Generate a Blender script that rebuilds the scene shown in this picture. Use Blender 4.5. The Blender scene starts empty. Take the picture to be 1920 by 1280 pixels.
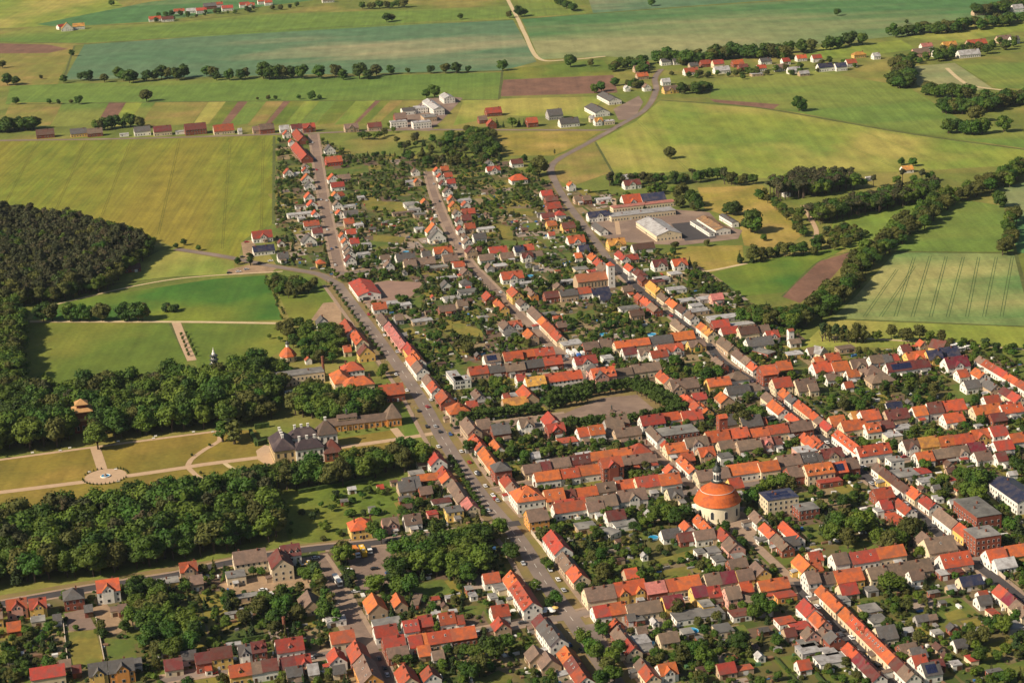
import bpy, bmesh, math, random
import numpy as np
from mathutils import Matrix, Vector
random.seed(7)
RNG = np.random.default_rng(11)
S = bpy.context.scene
COL = S.collection

# ------------------------------------------------------------------ camera
H, F = 400.0, 3600.0
PITCH, ROLL = math.radians(17.33), math.radians(-2.74)
cp, sp = math.cos(PITCH), math.sin(PITCH)
cr, sr = math.cos(ROLL), math.sin(ROLL)
_f = np.array([0, cp, -sp]); _u = np.array([0, sp, cp]); _x = np.array([1.0, 0, 0])
CX = cr * _x + sr * _u; CU = -sr * _x + cr * _u
cam = bpy.data.cameras.new('camera'); cam.sensor_width = 36; cam.lens = F / 1920 * 36
cam.clip_start = 10; cam.clip_end = 60000
camo = bpy.data.objects.new('camera', cam); COL.objects.link(camo)
camo.matrix_world = Matrix(((CX[0], CU[0], -_f[0], 0), (CX[1], CU[1], -_f[1], 0), (CX[2], CU[2], -_f[2], H), (0, 0, 0, 1)))
S.camera = camo
# ------------------------------------------------------------------ world, sun, exposure
SUN_EL = math.radians(37); TRAVEL = math.radians(26)   # light travels right and away from the camera
w = bpy.data.worlds.new('World'); S.world = w; w.use_nodes = True
nt = w.node_tree
sky = nt.nodes.new('ShaderNodeTexSky'); sky.sky_type = 'NISHITA'; sky.sun_disc = False
sky.sun_elevation = SUN_EL
az = TRAVEL + math.pi                                   # direction to the sun, from +X
sky.sun_rotation = math.pi / 2 - az
sky.air_density = 1.2; sky.dust_density = 2.0
nt.links.new(sky.outputs[0], nt.nodes['Background'].inputs[0])
nt.nodes['Background'].inputs[1].default_value = 0.05
sl = bpy.data.lights.new('sun', 'SUN'); sl.energy = 5.0; sl.angle = math.radians(0.55); sl.color = (1.0, 0.85, 0.655)
so = bpy.data.objects.new('sun', sl); COL.objects.link(so)
sd = Vector((math.cos(az) * math.cos(SUN_EL), math.sin(az) * math.cos(SUN_EL), math.sin(SUN_EL)))
so.rotation_euler = sd.to_track_quat('Z', 'Y').to_euler(); so.location = sd * 900
S.view_settings.view_transform = 'Standard'; S.view_settings.look = 'None'
S.view_settings.exposure = 0.55; S.view_settings.gamma = 1.0
S.render.engine = 'CYCLES'
S.cycles.max_bounces = 4; S.cycles.diffuse_bounces = 2; S.cycles.glossy_bounces = 2
S.cycles.transmission_bounces = 2; S.cycles.volume_bounces = 0; S.cycles.transparent_max_bounces = 4
S.cycles.use_adaptive_sampling = True; S.cycles.adaptive_threshold = 0.02

# ------------------------------------------------------------------ pixels to ground
def g(px, py):
    d = CX * ((px - 960) / F) - CU * ((py - 640) / F) + _f
    t = -H / d[2]
    return np.array([d[0] * t, d[1] * t])
def pxm(py):                       # pixels per metre at an image row, about
    return (F * sp + (py - 640) * cp) / H
GA = math.radians(-14.12)
AX = np.array([math.sin(GA), math.cos(GA)])      # street axis running away
BX = np.array([math.cos(GA), -math.sin(GA)])     # street axis running across
TO = {'a': (960, 4.0), 'b': (660, 4.0), 'c': (360, 4.0), 'd': (0, 3.2)}
def tile(t, x, y):
    oy, s = TO[t[0]]; k = int(t[1])
    ox = (0, 480, 960, 1420)[k] if t[0] == 'd' else 380 * k
    return ox + x / s, oy + y / s

# ------------------------------------------------------------------ helpers
class MB:
    def __init__(s): s.v = []; s.f = []; s.m = []
    def quad(s, a, b, c, d, m=0):
        n = len(s.v); s.v += [a, b, c, d]; s.f.append((n, n + 1, n + 2, n + 3)); s.m.append(m)
    def poly(s, pts, m=0):
        n = len(s.v); s.v += list(pts); s.f.append(tuple(range(n, n + len(pts)))); s.m.append(m)
    def box(s, x0, y0, z0, x1, y1, z1, m=0, bottom=False):
        n = len(s.v)
        s.v += [(x0, y0, z0), (x1, y0, z0), (x1, y1, z0), (x0, y1, z0), (x0, y0, z1), (x1, y0, z1), (x1, y1, z1), (x0, y1, z1)]
        fs = [(0, 1, 5, 4), (1, 2, 6, 5), (2, 3, 7, 6), (3, 0, 4, 7), (4, 5, 6, 7)]
        if bottom: fs.append((3, 2, 1, 0))
        for q in fs: s.f.append(tuple(n + i for i in q)); s.m.append(m)
    def prism(s, pts, z0, z1, m=0, top=True, m2=None):
        n = len(s.v); k = len(pts)
        s.v += [(p[0], p[1], z0) for p in pts] + [(p[0], p[1], z1) for p in pts]
        for i in range(k):
            j = (i + 1) % k; s.f.append((n + i, n + j, n + k + j, n + k + i)); s.m.append(m)
        if top: s.f.append(tuple(range(n + k, n + 2 * k))); s.m.append(m if m2 is None else m2)
    def lathe(s, prof, seg=24, cx=0, cy=0, m=0, ax=1.0, ay=1.0, a0=0.0):
        n = len(s.v)
        for r, z in prof:
            for i in range(seg):
                a = a0 + 2 * math.pi * i / seg
                s.v.append((cx + ax * r * math.cos(a), cy + ay * r * math.sin(a), z))
        for k in range(len(prof) - 1):
            for i in range(seg):
                j = (i + 1) % seg
                s.f.append((n + k * seg + i, n + k * seg + j, n + (k + 1) * seg + j, n + (k + 1) * seg + i)); s.m.append(m)
    def mesh(s, name, mats, smooth=False):
        me = bpy.data.meshes.new(name)
        me.from_pydata([tuple(map(float, p)) for p in s.v], [], s.f)
        for mm in mats: me.materials.append(mm)
        if len(mats) > 1: me.polygons.foreach_set('material_index', s.m)
        if smooth: me.polygons.foreach_set('use_smooth', [True] * len(s.f))
        me.update()
        return me
    def obj(s, name, mats, parent=None, smooth=False):
        return link(name, s.mesh(name, mats if isinstance(mats, (list, tuple)) else [mats], smooth), parent)
def link(name, data, parent=None):
    o = bpy.data.objects.new(name, data); COL.objects.link(o)
    if parent is not None: o.parent = parent
    return o
def empty(name, loc, rz=0.0):
    o = bpy.data.objects.new(name, None); o.empty_display_size = 0.5; COL.objects.link(o)
    o.location = loc; o.rotation_euler = (0, 0, rz); return o
def tag(o, label=None, cat=None, group=None, kind=None):
    if label: o['label'] = label
    if cat: o['category'] = cat
    if group: o['group'] = group
    if kind: o['kind'] = kind
    return o
def ordn(n):
    W = ['first', 'second', 'third', 'fourth', 'fifth', 'sixth', 'seventh', 'eighth', 'ninth', 'tenth', 'eleventh', 'twelfth']
    if n <= 12: return W[n - 1]
    return '%d%s' % (n, {1: 'st', 2: 'nd', 3: 'rd'}.get(n % 10 if n % 100 // 10 != 1 else 0, 'th'))

# ------------------------------------------------------------------ materials
def mat(name, c1, c2=None, scale=0.3, rough=0.8, detail=4, rand=0.0, c3=None, scale2=0.02, stretch=None, rot=0.0, bump=0.0, spec=0.25, trans=0.0, streak=None, p3=(.5, .66)):
    m = bpy.data.materials.new(name); m.use_nodes = True
    t = m.node_tree; N = t.nodes; L = t.links
    p = N['Principled BSDF']; p.inputs['Roughness'].default_value = rough
    p.inputs['Specular IOR Level'].default_value = spec
    c2 = c2 or tuple(v * 0.8 for v in c1)
    geo = N.new('ShaderNodeNewGeometry')
    mp = N.new('ShaderNodeMapping'); mp.inputs['Rotation'].default_value = (0, 0, rot)
    if stretch: mp.inputs['Scale'].default_value = stretch
    L.new(geo.outputs['Position'], mp.inputs[0])
    nz = N.new('ShaderNodeTexNoise'); nz.inputs['Scale'].default_value = scale; nz.inputs['Detail'].default_value = detail
    nz.inputs['Roughness'].default_value = 0.65
    L.new(mp.outputs[0], nz.inputs['Vector'])
    rp = N.new('ShaderNodeValToRGB'); rp.color_ramp.elements[0].position = 0.36; rp.color_ramp.elements[1].position = 0.64
    rp.color_ramp.elements[0].color = (*c1, 1); rp.color_ramp.elements[1].color = (*c2, 1)
    L.new(nz.outputs[0], rp.inputs[0]); out = rp.outputs[0]
    if c3:
        n2 = N.new('ShaderNodeTexNoise'); n2.inputs['Scale'].default_value = scale2; n2.inputs['Detail'].default_value = 5
        L.new(mp.outputs[0], n2.inputs['Vector'])
        r2 = N.new('ShaderNodeValToRGB'); r2.color_ramp.elements[0].position = p3[0]; r2.color_ramp.elements[1].position = p3[1]
        L.new(n2.outputs[0], r2.inputs[0])
        mx = N.new('ShaderNodeMix'); mx.data_type = 'RGBA'; mx.inputs['B'].default_value = (*c3, 1)
        L.new(r2.outputs[0], mx.inputs['Factor']); L.new(out, mx.inputs['A']); out = mx.outputs['Result']
    if streak:
        for rr, scl, lo_, hi_ in ((streak[0], (streak[1], streak[1] * .02, 1), streak[2], 2 - streak[2]), (0.0, (.35, .35, 1), .86, 1.14), (.7, (.045, .03, 1), .82, 1.18)):
            m2 = N.new('ShaderNodeMapping'); m2.inputs['Rotation'].default_value = (0, 0, rr); m2.inputs['Scale'].default_value = scl
            L.new(geo.outputs['Position'], m2.inputs[0]); n3 = N.new('ShaderNodeTexNoise'); n3.inputs['Scale'].default_value = 1.0; n3.inputs['Detail'].default_value = 3; L.new(m2.outputs[0], n3.inputs['Vector'])
            mr = N.new('ShaderNodeMapRange'); mr.inputs['From Min'].default_value = .3; mr.inputs['From Max'].default_value = .7; mr.inputs['To Min'].default_value = lo_; mr.inputs['To Max'].default_value = hi_
            L.new(n3.outputs[0], mr.inputs[0]); vm = N.new('ShaderNodeVectorMath'); vm.operation = 'SCALE'; L.new(out, vm.inputs[0]); L.new(mr.outputs[0], vm.inputs['Scale']); out = vm.outputs[0]
    if rand:
        oi = N.new('ShaderNodeObjectInfo'); hs = N.new('ShaderNodeHueSaturation')
        a = N.new('ShaderNodeMapRange'); a.inputs['To Min'].default_value = 1 - rand; a.inputs['To Max'].default_value = 1 + rand
        b = N.new('ShaderNodeMapRange'); b.inputs['To Min'].default_value = 0.5 - rand * 0.05; b.inputs['To Max'].default_value = 0.5 + rand * 0.05
        L.new(oi.outputs['Random'], a.inputs[0]); L.new(a.outputs[0], hs.inputs['Value'])
        mm = N.new('ShaderNodeMath'); mm.operation = 'FRACT'; ml = N.new('ShaderNodeMath'); ml.operation = 'MULTIPLY'; ml.inputs[1].default_value = 7.31
        L.new(oi.outputs['Random'], ml.inputs[0]); L.new(ml.outputs[0], mm.inputs[0]); L.new(mm.outputs[0], b.inputs[0]); L.new(b.outputs[0], hs.inputs['Hue'])
        L.new(out, hs.inputs['Color']); out = hs.outputs[0]
    L.new(out, p.inputs['Base Color'])
    if bump:
        bp = N.new('ShaderNodeBump'); bp.inputs['Strength'].default_value = bump; bp.inputs['Distance'].default_value = 0.3
        L.new(nz.outputs[0], bp.inputs['Height']); L.new(bp.outputs[0], p.inputs['Normal'])
    if trans:
        tr = N.new('ShaderNodeBsdfTranslucent'); L.new(out, tr.inputs[0])
        ms = N.new('ShaderNodeMixShader'); ms.inputs[0].default_value = trans
        L.new(p.outputs[0], ms.inputs[1]); L.new(tr.outputs[0], ms.inputs[2]); L.new(ms.outputs[0], N['Material Output'].inputs[0])
    return m
ROOF = {}
for k, c, c2 in (('o', (.46, .110, .034), (.37, .083, .029)), ('r', (.34, .062, .030), (.26, .050, .027)), ('d', (.135, .034, .027), (.100, .028, .024)),
                 ('b', (.105, .050, .036), (.075, .040, .030)), ('t', (.185, .125, .092), (.130, .090, .068)), ('g', (.105, .100, .098), (.070, .068, .068)),
                 ('y', (.52, .27, .055), (.40, .19, .045)), ('k', (.45, .17, .14), (.37, .13, .11)), ('p', (.15, .018, .030), (.11, .014, .024)),
                 ('n', (.022, .026, .055), (.030, .034, .065)), ('l', (.38, .375, .375), (.30, .295, .295)), ('u', (.30, .17, .075), (.17, .10, .06))):
    ROOF[k] = mat('roof_' + k, c, c2, scale=0.8, rough=0.75 if k != 'n' else 0.35, rand=0.2, c3=tuple(.62 * v + .38 * q for v, q in zip(c2, (.11, .085, .07))), scale2=0.30, bump=0.35, p3=(.44, .62))
WALL = {}
for k, c in (('w', (.74, .71, .64)), ('c', (.64, .53, .36)), ('y', (.66, .44, .13)), ('b', (.24, .075, .045)), ('p', (.60, .32, .25)),
             ('g', (.36, .34, .32)), ('t', (.44, .32, .21)), ('o', (.60, .27, .07)), ('r', (.38, .05, .035))):
    WALL[k] = mat('wall_' + k, c, tuple(v * 0.86 for v in c), scale=0.5, rough=0.9, rand=0.07)
GLASS = mat('window_glass', (.025, .030, .038), (.05, .055, .06), scale=0.6, rough=0.15, spec=0.5)
FRAME = mat('window_frame', (.72, .70, .66), rough=0.6)
DOOR = mat('door_wood', (.10, .055, .03), rough=0.6, rand=0.3)
BRICK = mat('chimney_brick', (.23, .085, .05), (.15, .06, .04), scale=1.2, rough=0.9)
PLASTERW = mat('white_plaster', (.76, .73, .67), (.66, .63, .57), scale=0.4, rough=0.85)
FLATR = mat('roofing_felt', (.17, .165, .155), (.115, .11, .105), scale=0.25, rough=0.9, rand=0.35, c3=(.22, .21, .19), scale2=0.12)
SOLAR = mat('solar_panel', (.014, .018, .050), (.020, .026, .065), scale=0.8, rough=0.25, spec=0.5)
CANVAS = mat('white_canvas', (.75, .74, .70), rough=0.7)
GREENC = mat('copper_dark', (.035, .042, .042), (.06, .065, .06), scale=1.0, rough=0.5)
# ------------------------------------------------------------------ ground, fields, roads
def P(pts): return [g(*p) for p in pts]
def inpoly(X, Y, poly):
    ins = np.zeros(np.shape(X), bool); n = len(poly)
    for i in range(n):
        x0, y0 = poly[i]; x1, y1 = poly[(i + 1) % n]
        c = ((y0 > Y) != (y1 > Y)); d = (y1 - y0) or 1e-9
        ins ^= c & (X < (x1 - x0) * (Y - y0) / d + x0)
    return ins
GX0, GY0, GX1, GY1 = -560, 700, 760, 2500
BLOCK = np.zeros((GY1 - GY0, GX1 - GX0), bool)        # 1 m cells that carry a road, a square or a building
gyy, gxx = np.mgrid[0:GY1 - GY0, 0:GX1 - GX0]; gxx = gxx + GX0 + .5; gyy = gyy + GY0 + .5
def block(poly, grow=0.0):
    poly = np.array(poly, float); c = poly.mean(0)
    if grow:
        d = poly - c; ln = np.linalg.norm(d, axis=1, keepdims=True); poly = c + d * (1 + grow * 1.3 / np.maximum(ln, 1))
    x0, y0 = np.floor(poly.min(0)).astype(int); x1, y1 = np.ceil(poly.max(0)).astype(int)
    i0, i1 = max(0, y0 - GY0), min(GY1 - GY0, y1 - GY0 + 1); j0, j1 = max(0, x0 - GX0), min(GX1 - GX0, x1 - GX0 + 1)
    if i0 >= i1 or j0 >= j1: return
    BLOCK[i0:i1, j0:j1] |= inpoly(gxx[i0:i1, j0:j1], gyy[i0:i1, j0:j1], poly)
def blocked(x, y):
    i, j = int(y - GY0), int(x - GX0)
    return 0 <= i < BLOCK.shape[0] and 0 <= j < BLOCK.shape[1] and BLOCK[i, j]

mb = MB(); mb.poly([(-9000, -3000, 0), (9000, -3000, 0), (9000, 22000, 0), (-9000, 22000, 0)])
MEADOW = mat('meadow', (.130, .150, .026), (.095, .128, .022), scale=0.02, c3=(.20, .175, .042), scale2=0.010, rough=0.95, streak=(.4, .1, .9), p3=(.47, .62))
tag(mb.obj('ground', MEADOW), kind='structure')

ZF = [0.03]
def sheet(name, pts, m, z=None, blk=False):
    q = P(pts)
    if z is None: ZF[0] += 0.0009; z = ZF[0]
    mb = MB(); mb.poly([(p[0], p[1], z) for p in q])
    o = mb.obj(name, m); o['kind'] = 'structure'
    if o.data.polygons[0].normal.z < 0: o.data.flip_normals()
    if blk: block(q)
    return o
FM = {}
def fm(key, c1, c2, c3=None, scale=0.05, scale2=0.012, stretch=None, rot=0.0, streak=(math.radians(8), .16, .90)):
    if key not in FM: FM[key] = mat('field_' + key, c1, c2, scale=scale, c3=c3, scale2=scale2, stretch=stretch, rot=rot, rough=0.95, detail=6, streak=streak, p3=(.47, .62))
    return FM[key]
ST = (1.0, 0.09, 1.0)       # long streaks running away from the camera
yel = fm('ripening_rye', (.165, .172, .018), (.125, .158, .016), (.200, .166, .022), scale=.10, scale2=.008, stretch=(1, .12, 1), rot=math.radians(-6), streak=(math.radians(7), .30, .82), )
lush = fm('lush', (.098, .138, .017), (.076, .122, .015), (.150, .160, .023), scale=.02, scale2=.010, streak=(math.radians(3), .2, .9))
dark = fm('dark_green', (.036, .108, .012), (.050, .120, .014), (.140, .175, .020), scale=.02, scale2=.006)
lime = fm('lime', (.200, .225, .032), (.120, .180, .026), (.275, .245, .056), scale=.010, scale2=.007, stretch=(1, .6, 1), rot=.5, streak=(math.radians(-38), .12, .86))
teal = fm('young_wheat', (.086, .146, .072), (.066, .138, .064), (.280, .245, .130), scale=.012, scale2=.0040, stretch=(.30, 1, 1), streak=(math.radians(80), .10, .92))
teald = fm('wheat_dark', (.064, .148, .046), (.050, .126, .038), (.220, .220, .095), scale=.012, scale2=.0036, stretch=(.25, 1, 1), streak=(math.radians(84), .10, .92))
soil = fm('ploughed', (.175, .092, .060), (.135, .074, .050), scale=.05)
oliv = fm('olive', (.185, .170, .034), (.145, .150, .030), (.235, .170, .050), scale=.02, scale2=.012)
mead = fm('mown_meadow', (.115, .175, .028), (.085, .148, .024), (.165, .185, .034), scale=.012, scale2=.006, stretch=(.25, 1, 1), streak=(math.radians(86), .22, .88))
ochre = fm('dry_meadow', (.240, .190, .034), (.185, .165, .030), (.300, .215, .055), scale=.05, scale2=.016)
park = fm('park_lawn', (.185, .140, .022), (.140, .122, .020), (.235, .165, .032), scale=.04, scale2=.02)
cereal = fm('cereal', (.105, .180, .050), (.080, .155, .042), (.265, .255, .090), scale=.03, scale2=.010, stretch=(.25, 1, 1), streak=(math.radians(88), .22, .88))
tan = fm('tan_earth', (.300, .205, .125), (.250, .170, .105), scale=.1)
FIELDS = [
 ('field', [(0, 266), (520, 254), (513, 420), (472, 440), (455, 452), (447, 484), (330, 466), (300, 452), (200, 520), (0, 560), (-160, 480), (-160, 272)], yel),
 ('field', [(205, 532), (330, 518), (440, 514), (438, 490), (330, 469), (300, 470), (200, 520)], lime),
 ('field', [(60, 598), (75, 572), (270, 543), (400, 523), (498, 516), (530, 600), (330, 602)], dark),
 ('field', [(40, 640), (55, 606), (318, 606), (352, 674), (335, 712), (150, 730), (40, 720)], lush),
 ('field', [(345, 606), (548, 609), (560, 640), (470, 690), (370, 690)], lush),
 ('meadow', [(508, 518), (592, 520), (640, 572), (622, 604), (545, 602)], lush),
 ('bare_lot', [(583, 600), (606, 568), (628, 566), (652, 602), (640, 608)], tan),
 ('meadow', [(20, 160), (942, 136), (936, 186), (380, 190), (10, 196)], mead),
 ('field', [(158, 84), (560, 56), (962, 38), (1006, 116), (946, 132), (500, 142), (120, 150)], teal),
 ('meadow', [(-60, 100), (140, 85), (108, 158), (-60, 164)], oliv),
 ('field', [(-60, 80), (90, 84), (128, 92), (90, 100), (-60, 101)], soil),
 ('field', [(-60, -10), (200, -10), (232, 12), (90, 50), (-60, 56)], lime),
 ('field', [(68, 46), (280, 4), (430, -12), (690, -12), (450, 18), (300, 40), (110, 51)], teald),
 ('meadow', [(-60, 78), (70, 50), (300, 44), (470, 28), (960, 12), (966, 36), (160, 81)], mead),
 ('field', [(978, 36), (1400, 6), (1750, -12), (1990, -12), (1990, 14), (1700, 66), (1240, 114), (1138, 106), (1012, 112)], teald),
 ('meadow', [(966, -12), (1060, -12), (1100, 26), (982, 33)], mead),
 ('field', [(1100, -12), (1740, -12), (1400, 4), (1112, 25)], teal),
 ('meadow', [(942, 130), (1130, 112), (1152, 140), (945, 149)], lush),
 ('field', [(944, 150), (1150, 141), (1158, 174), (937, 181)], soil),
 ('meadow', [(870, 187), (1135, 181), (1100, 222), (940, 216), (850, 236)], lime),
 ('field', [(1238, 189), (1420, 203), (1700, 251), (1990, 290), (1900, 310), (1700, 322), (1500, 322), (1450, 336), (1300, 322), (1150, 326), (1116, 266), (1192, 228)], lime),
 ('field', [(1342, 148), (1530, 134), (1700, 162), (1800, 224), (1990, 264), (1990, 288), (1700, 247), (1430, 200), (1330, 184)], mead),
 ('field', [(1330, 186), (1462, 196), (1450, 205), (1340, 192)], soil),
 ('meadow', [(1540, 88), (1690, 76), (1720, 92), (1600, 108), (1500, 110)], lime),
 ('field', [(1700, 70), (1990, 20), (1990, 60), (1900, 60), (1800, 80)], lime),
 ('field', [(1710, 125), (1790, 118), (1860, 165), (1800, 175), (1720, 160)], teald),
 ('field', [(1790, 118), (1990, 118), (1990, 170), (1870, 165)], mead),
 ('meadow', [(925, 250), (1130, 244), (1092, 268), (1040, 292), (940, 292)], ochre),
 ('meadow', [(1040, 294), (1112, 268), (1150, 322), (1070, 350), (1034, 332)], oliv),
 ('meadow', [(1308, 352), (1430, 348), (1505, 440), (1470, 470), (1395, 460), (1385, 415), (1320, 390)], ochre),
 ('meadow', [(1215, 486), (1290, 462), (1392, 460), (1395, 492), (1330, 512), (1270, 512)], ochre),
 ('field', [(1318, 520), (1400, 492), (1590, 462), (1540, 492), (1470, 548), (1385, 556)], dark),
 ('field', [(1466, 556), (1536, 490), (1604, 470), (1560, 520), (1500, 568)], soil),
 ('meadow', [(1560, 412), (1740, 374), (1752, 384), (1670, 452), (1608, 472), (1560, 462)], lime),
 ('field', [(1690, 446), (1800, 374), (1882, 386), (1902, 472), (1680, 471)], mead),
 ('field', [(1678, 473), (1906, 476), (1940, 612), (1560, 596), (1604, 556)], cereal),
 ('meadow', [(1556, 598), (1990, 614), (1990, 650), (1500, 652)], lime),
 ('field', [(1868, 352), (1990, 330), (1990, 480), (1908, 474), (1884, 388)], teald),
 ('park_lawn', [(-60, 868), (180, 838), (410, 806), (480, 806), (500, 850), (490, 895), (430, 915), (200, 960), (-60, 1000)], park),
 ('castle_lawn', [(612, 826), (745, 804), (752, 818), (640, 836)], park),
 ('castle_lawn', [(628, 842), (752, 822), (765, 846), (640, 860)], park),
 ('castle_lawn', [(748, 770), (780, 770), (800, 812), (760, 818)], lush),
 ('orchard_lawn', [(520, 920), (700, 880), (760, 930), (740, 990), (600, 1020), (540, 1010)], lush),
]
for n, p, m in FIELDS: sheet(n, p, m)
# the strip fields above the farm row
cols = [oliv, mead, soil, lime, mead, oliv, lime, lush, soil, mead, oliv, soil, lush, lime, mead, lush, lime, soil, lush, oliv]
tops = [20, 118, 205, 237, 268, 292, 392, 424, 447, 465, 500, 532, 545, 572, 600, 632, 668, 704, 714, 732, 756]
for i in range(len(tops) - 1):
    a, b = tops[i], tops[i + 1]; s = 20 + (a / 750) * 24; s2 = 20 + (b / 750) * 24
    sheet('strip_field', [(a, 193 - a * .006), (b, 193 - b * .006), (b - s2, 236 - b * .008), (a - s, 240 - a * .008)], cols[i % len(cols)])

ROADS = []
def smooth(q, step=6.0):
    q = [np.array(p) for p in q]; out = []
    for i in range(len(q) - 1):
        p0 = q[i - 1] if i else 2 * q[0] - q[1]; p1, p2 = q[i], q[i + 1]; p3 = q[i + 2] if i + 2 < len(q) else 2 * q[-1] - q[-2]
        n = max(2, int(np.linalg.norm(p2 - p1) / step))
        for k in range(n):
            t = k / n
            out.append(.5 * ((2 * p1) + (-p0 + p2) * t + (2 * p0 - 5 * p1 + 4 * p2 - p3) * t * t + (-p0 + 3 * p1 - 3 * p2 + p3) * t ** 3))
    out.append(q[-1]); return np.array(out)
def normals(c):
    d = np.gradient(c, axis=0); d /= np.linalg.norm(d, axis=1, keepdims=True) + 1e-9
    return np.stack([-d[:, 1], d[:, 0]], 1)
def strip(name, pts, width, m, z, off=0.0, blk=True, world=False, parent=None):
    c = smooth(pts if world else P(pts)); n = normals(c)
    l = c + n * (off + width / 2); r = c + n * (off - width / 2)
    mb = MB()
    for i in range(len(c) - 1):
        mb.quad((*r[i], z), (*r[i + 1], z), (*l[i + 1], z), (*l[i], z))
        if blk: block([r[i], r[i + 1], l[i + 1], l[i]])
    o = mb.obj(name, m, parent)
    if parent is None: o['kind'] = 'structure'
    return o
ASPH = mat('asphalt', (.185, .145, .122), (.145, .116, .100), scale=.12, c3=(.225, .175, .145), scale2=.03, rough=.9)
ASPHD = mat('asphalt_new', (.058, .052, .054), (.048, .044, .046), scale=.12, rough=.9)
PAVE = mat('pavement', (.30, .215, .155), (.245, .178, .128), scale=.4, rough=.95)
VERGE = mat('dry_verge', (.205, .150, .055), (.165, .120, .060), scale=.15, c3=(.150, .135, .035), scale2=.05, rough=.95)
COBB = mat('cobbles', (.200, .140, .110), (.160, .115, .090), scale=.3, c3=(.25, .18, .135), scale2=.04, rough=.95)
GRAVEL = mat('gravel_path', (.430, .300, .190), (.370, .260, .165), scale=.3, rough=.95)
PALE = mat('pale_track', (.500, .400, .240), (.410, .320, .180), scale=.2, rough=.95)
PAINT = mat('road_paint', (.70, .68, .62), rough=.7)
def road(name, pts, width, m=ASPH, side=0.0, z=0.16, verge=0.0):
    c = smooth(P(pts)); ROADS.append((c, width))
    if verge: strip('verge', pts, width + 2 * side + 2 * verge, VERGE, 0.10)
    strip(name, pts, width, m, z + 0.002 * len(ROADS))
    return (name, pts, width, side, verge)
LIST = [
 road('avenue', [(632, 532), (735, 670), (785, 742), (835, 830), (900, 925), (972, 1010), (1022, 1090), (1072, 1160), (1112, 1218), (1160, 1290)], 8.5, ASPH, 2.6, verge=5.0),
 road('road', [(330, 467), (420, 481), (500, 497), (560, 507), (600, 515), (632, 532)], 7.0, ASPH, 0, verge=1.5),
 road('street', [(588, 252), (600, 330), (612, 400), (635, 500), (641, 522)], 7.5, COBB, 2.6),
 road('street', [(636, 513), (690, 507), (740, 500)], 6, ASPH, 2),
 road('street', [(803, 322), (815, 366), (842, 430), (877, 490), (905, 520), (950, 567), (1010, 625), (1052, 665), (1085, 700), (1112, 728)], 6, COBB, 2.4),
 road('street', [(1203, 820), (1218, 836), (1232, 850), (1290, 905), (1318, 930)], 6, COBB, 2.2),
 road('road', [(1240, 130), (1228, 147), (1230, 170), (1210, 205), (1160, 236), (1100, 270), (1052, 296), (1034, 312), (1036, 330), (1060, 375), (1100, 430), (1140, 485)], 6.5, ASPH, 0, verge=1.2),
 road('street', [(1140, 485), (1190, 535), (1310, 630), (1357, 680), (1440, 732), (1515, 802), (1557, 830), (1620, 890), (1695, 945), (1745, 985), (1802, 1040), (1845, 1068), (1935, 1140)], 6.5, ASPHD, 2.2),
 road('road', [(-80, 265), (250, 260), (520, 252), (590, 250), (760, 244), (1000, 244), (1130, 244), (1160, 237)], 6, ASPH, 0, verge=1.5),
 road('street', [(848, 806), (920, 798), (1010, 786), (1062, 780)], 9, COBB, 3.5),
 road('street', [(925, 920), (1000, 904), (1160, 880), (1226, 868)], 6, COBB, 2),
 road('street', [(1277, 925), (1415, 907), (1500, 893), (1620, 875), (1770, 847), (1857, 840), (1935, 826)], 6.5, ASPH, 2.2),
 road('road', [(-60, 1143), (0, 1133), (175, 1102), (330, 1078), (420, 1057), (562, 1032), (700, 1018), (800, 1004), (975, 980)], 7, ASPHD, 2, verge=0),
 road('street', [(300, 1275), (380, 1262), (580, 1232), (700, 1212), (892, 1185), (985, 1167), (1060, 1157), (1140, 1139), (1315, 1117), (1440, 1099), (1500, 1090), (1627, 1072), (1720, 1060), (1845, 1047), (1935, 1033)], 6.5, ASPH, 2.2),
 road('street', [(588, 1042), (610, 1075), (640, 1130), (665, 1175), (692, 1224), (728, 1300)], 10, COBB, 2.5),
 road('street', [(1500, 1090), (1520, 1128), (1595, 1200), (1660, 1265), (1700, 1305)], 6.5, ASPHD, 2.2),
 road('lane', [(1395, 1000), (1440, 1044), (1490, 1090)], 5, PAVE, 0),
 road('lane', [(1260, 745), (1320, 741), (1370, 735), (1432, 727)], 6, COBB, 2),
 road('street', [(1760, 680), (1840, 722), (1925, 772)], 6, COBB, 2),
 road('lane', [(1120, 1290), (1135, 1225), (1105, 1170)], 4.5, ASPH, 1),
]
# raised pavements with a kerb, left open where another street runs in
mbp = {}
for k, (name, pts, width, side, verge) in enumerate(LIST):
    if not side: continue
    c = smooth(P(pts), 4.0); n = normals(c); mb = MB()
    for sgn in (1, -1):
        o0 = width / 2 + (verge if verge else 0.0); o1 = o0 + side
        for i in range(len(c) - 1):
            mid = (c[i] + c[i + 1]) / 2 + (n[i] * (o0 + o1) / 2) * sgn
            if any(j != k and np.min(np.linalg.norm(ROADS[j][0] - mid, axis=1)) < ROADS[j][1] / 2 + 2.6 for j in range(len(ROADS))): continue
            q = [c[i] + n[i] * o0 * sgn, c[i + 1] + n[i + 1] * o0 * sgn, c[i + 1] + n[i + 1] * o1 * sgn, c[i] + n[i] * o1 * sgn]
            if sgn < 0: q = q[::-1]
            mb.prism([tuple(p) for p in q[::-1]], 0.0, 0.27); block(q)
    if mb.f:
        o = mb.obj('pavement', PAVE); o['kind'] = 'structure'
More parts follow.
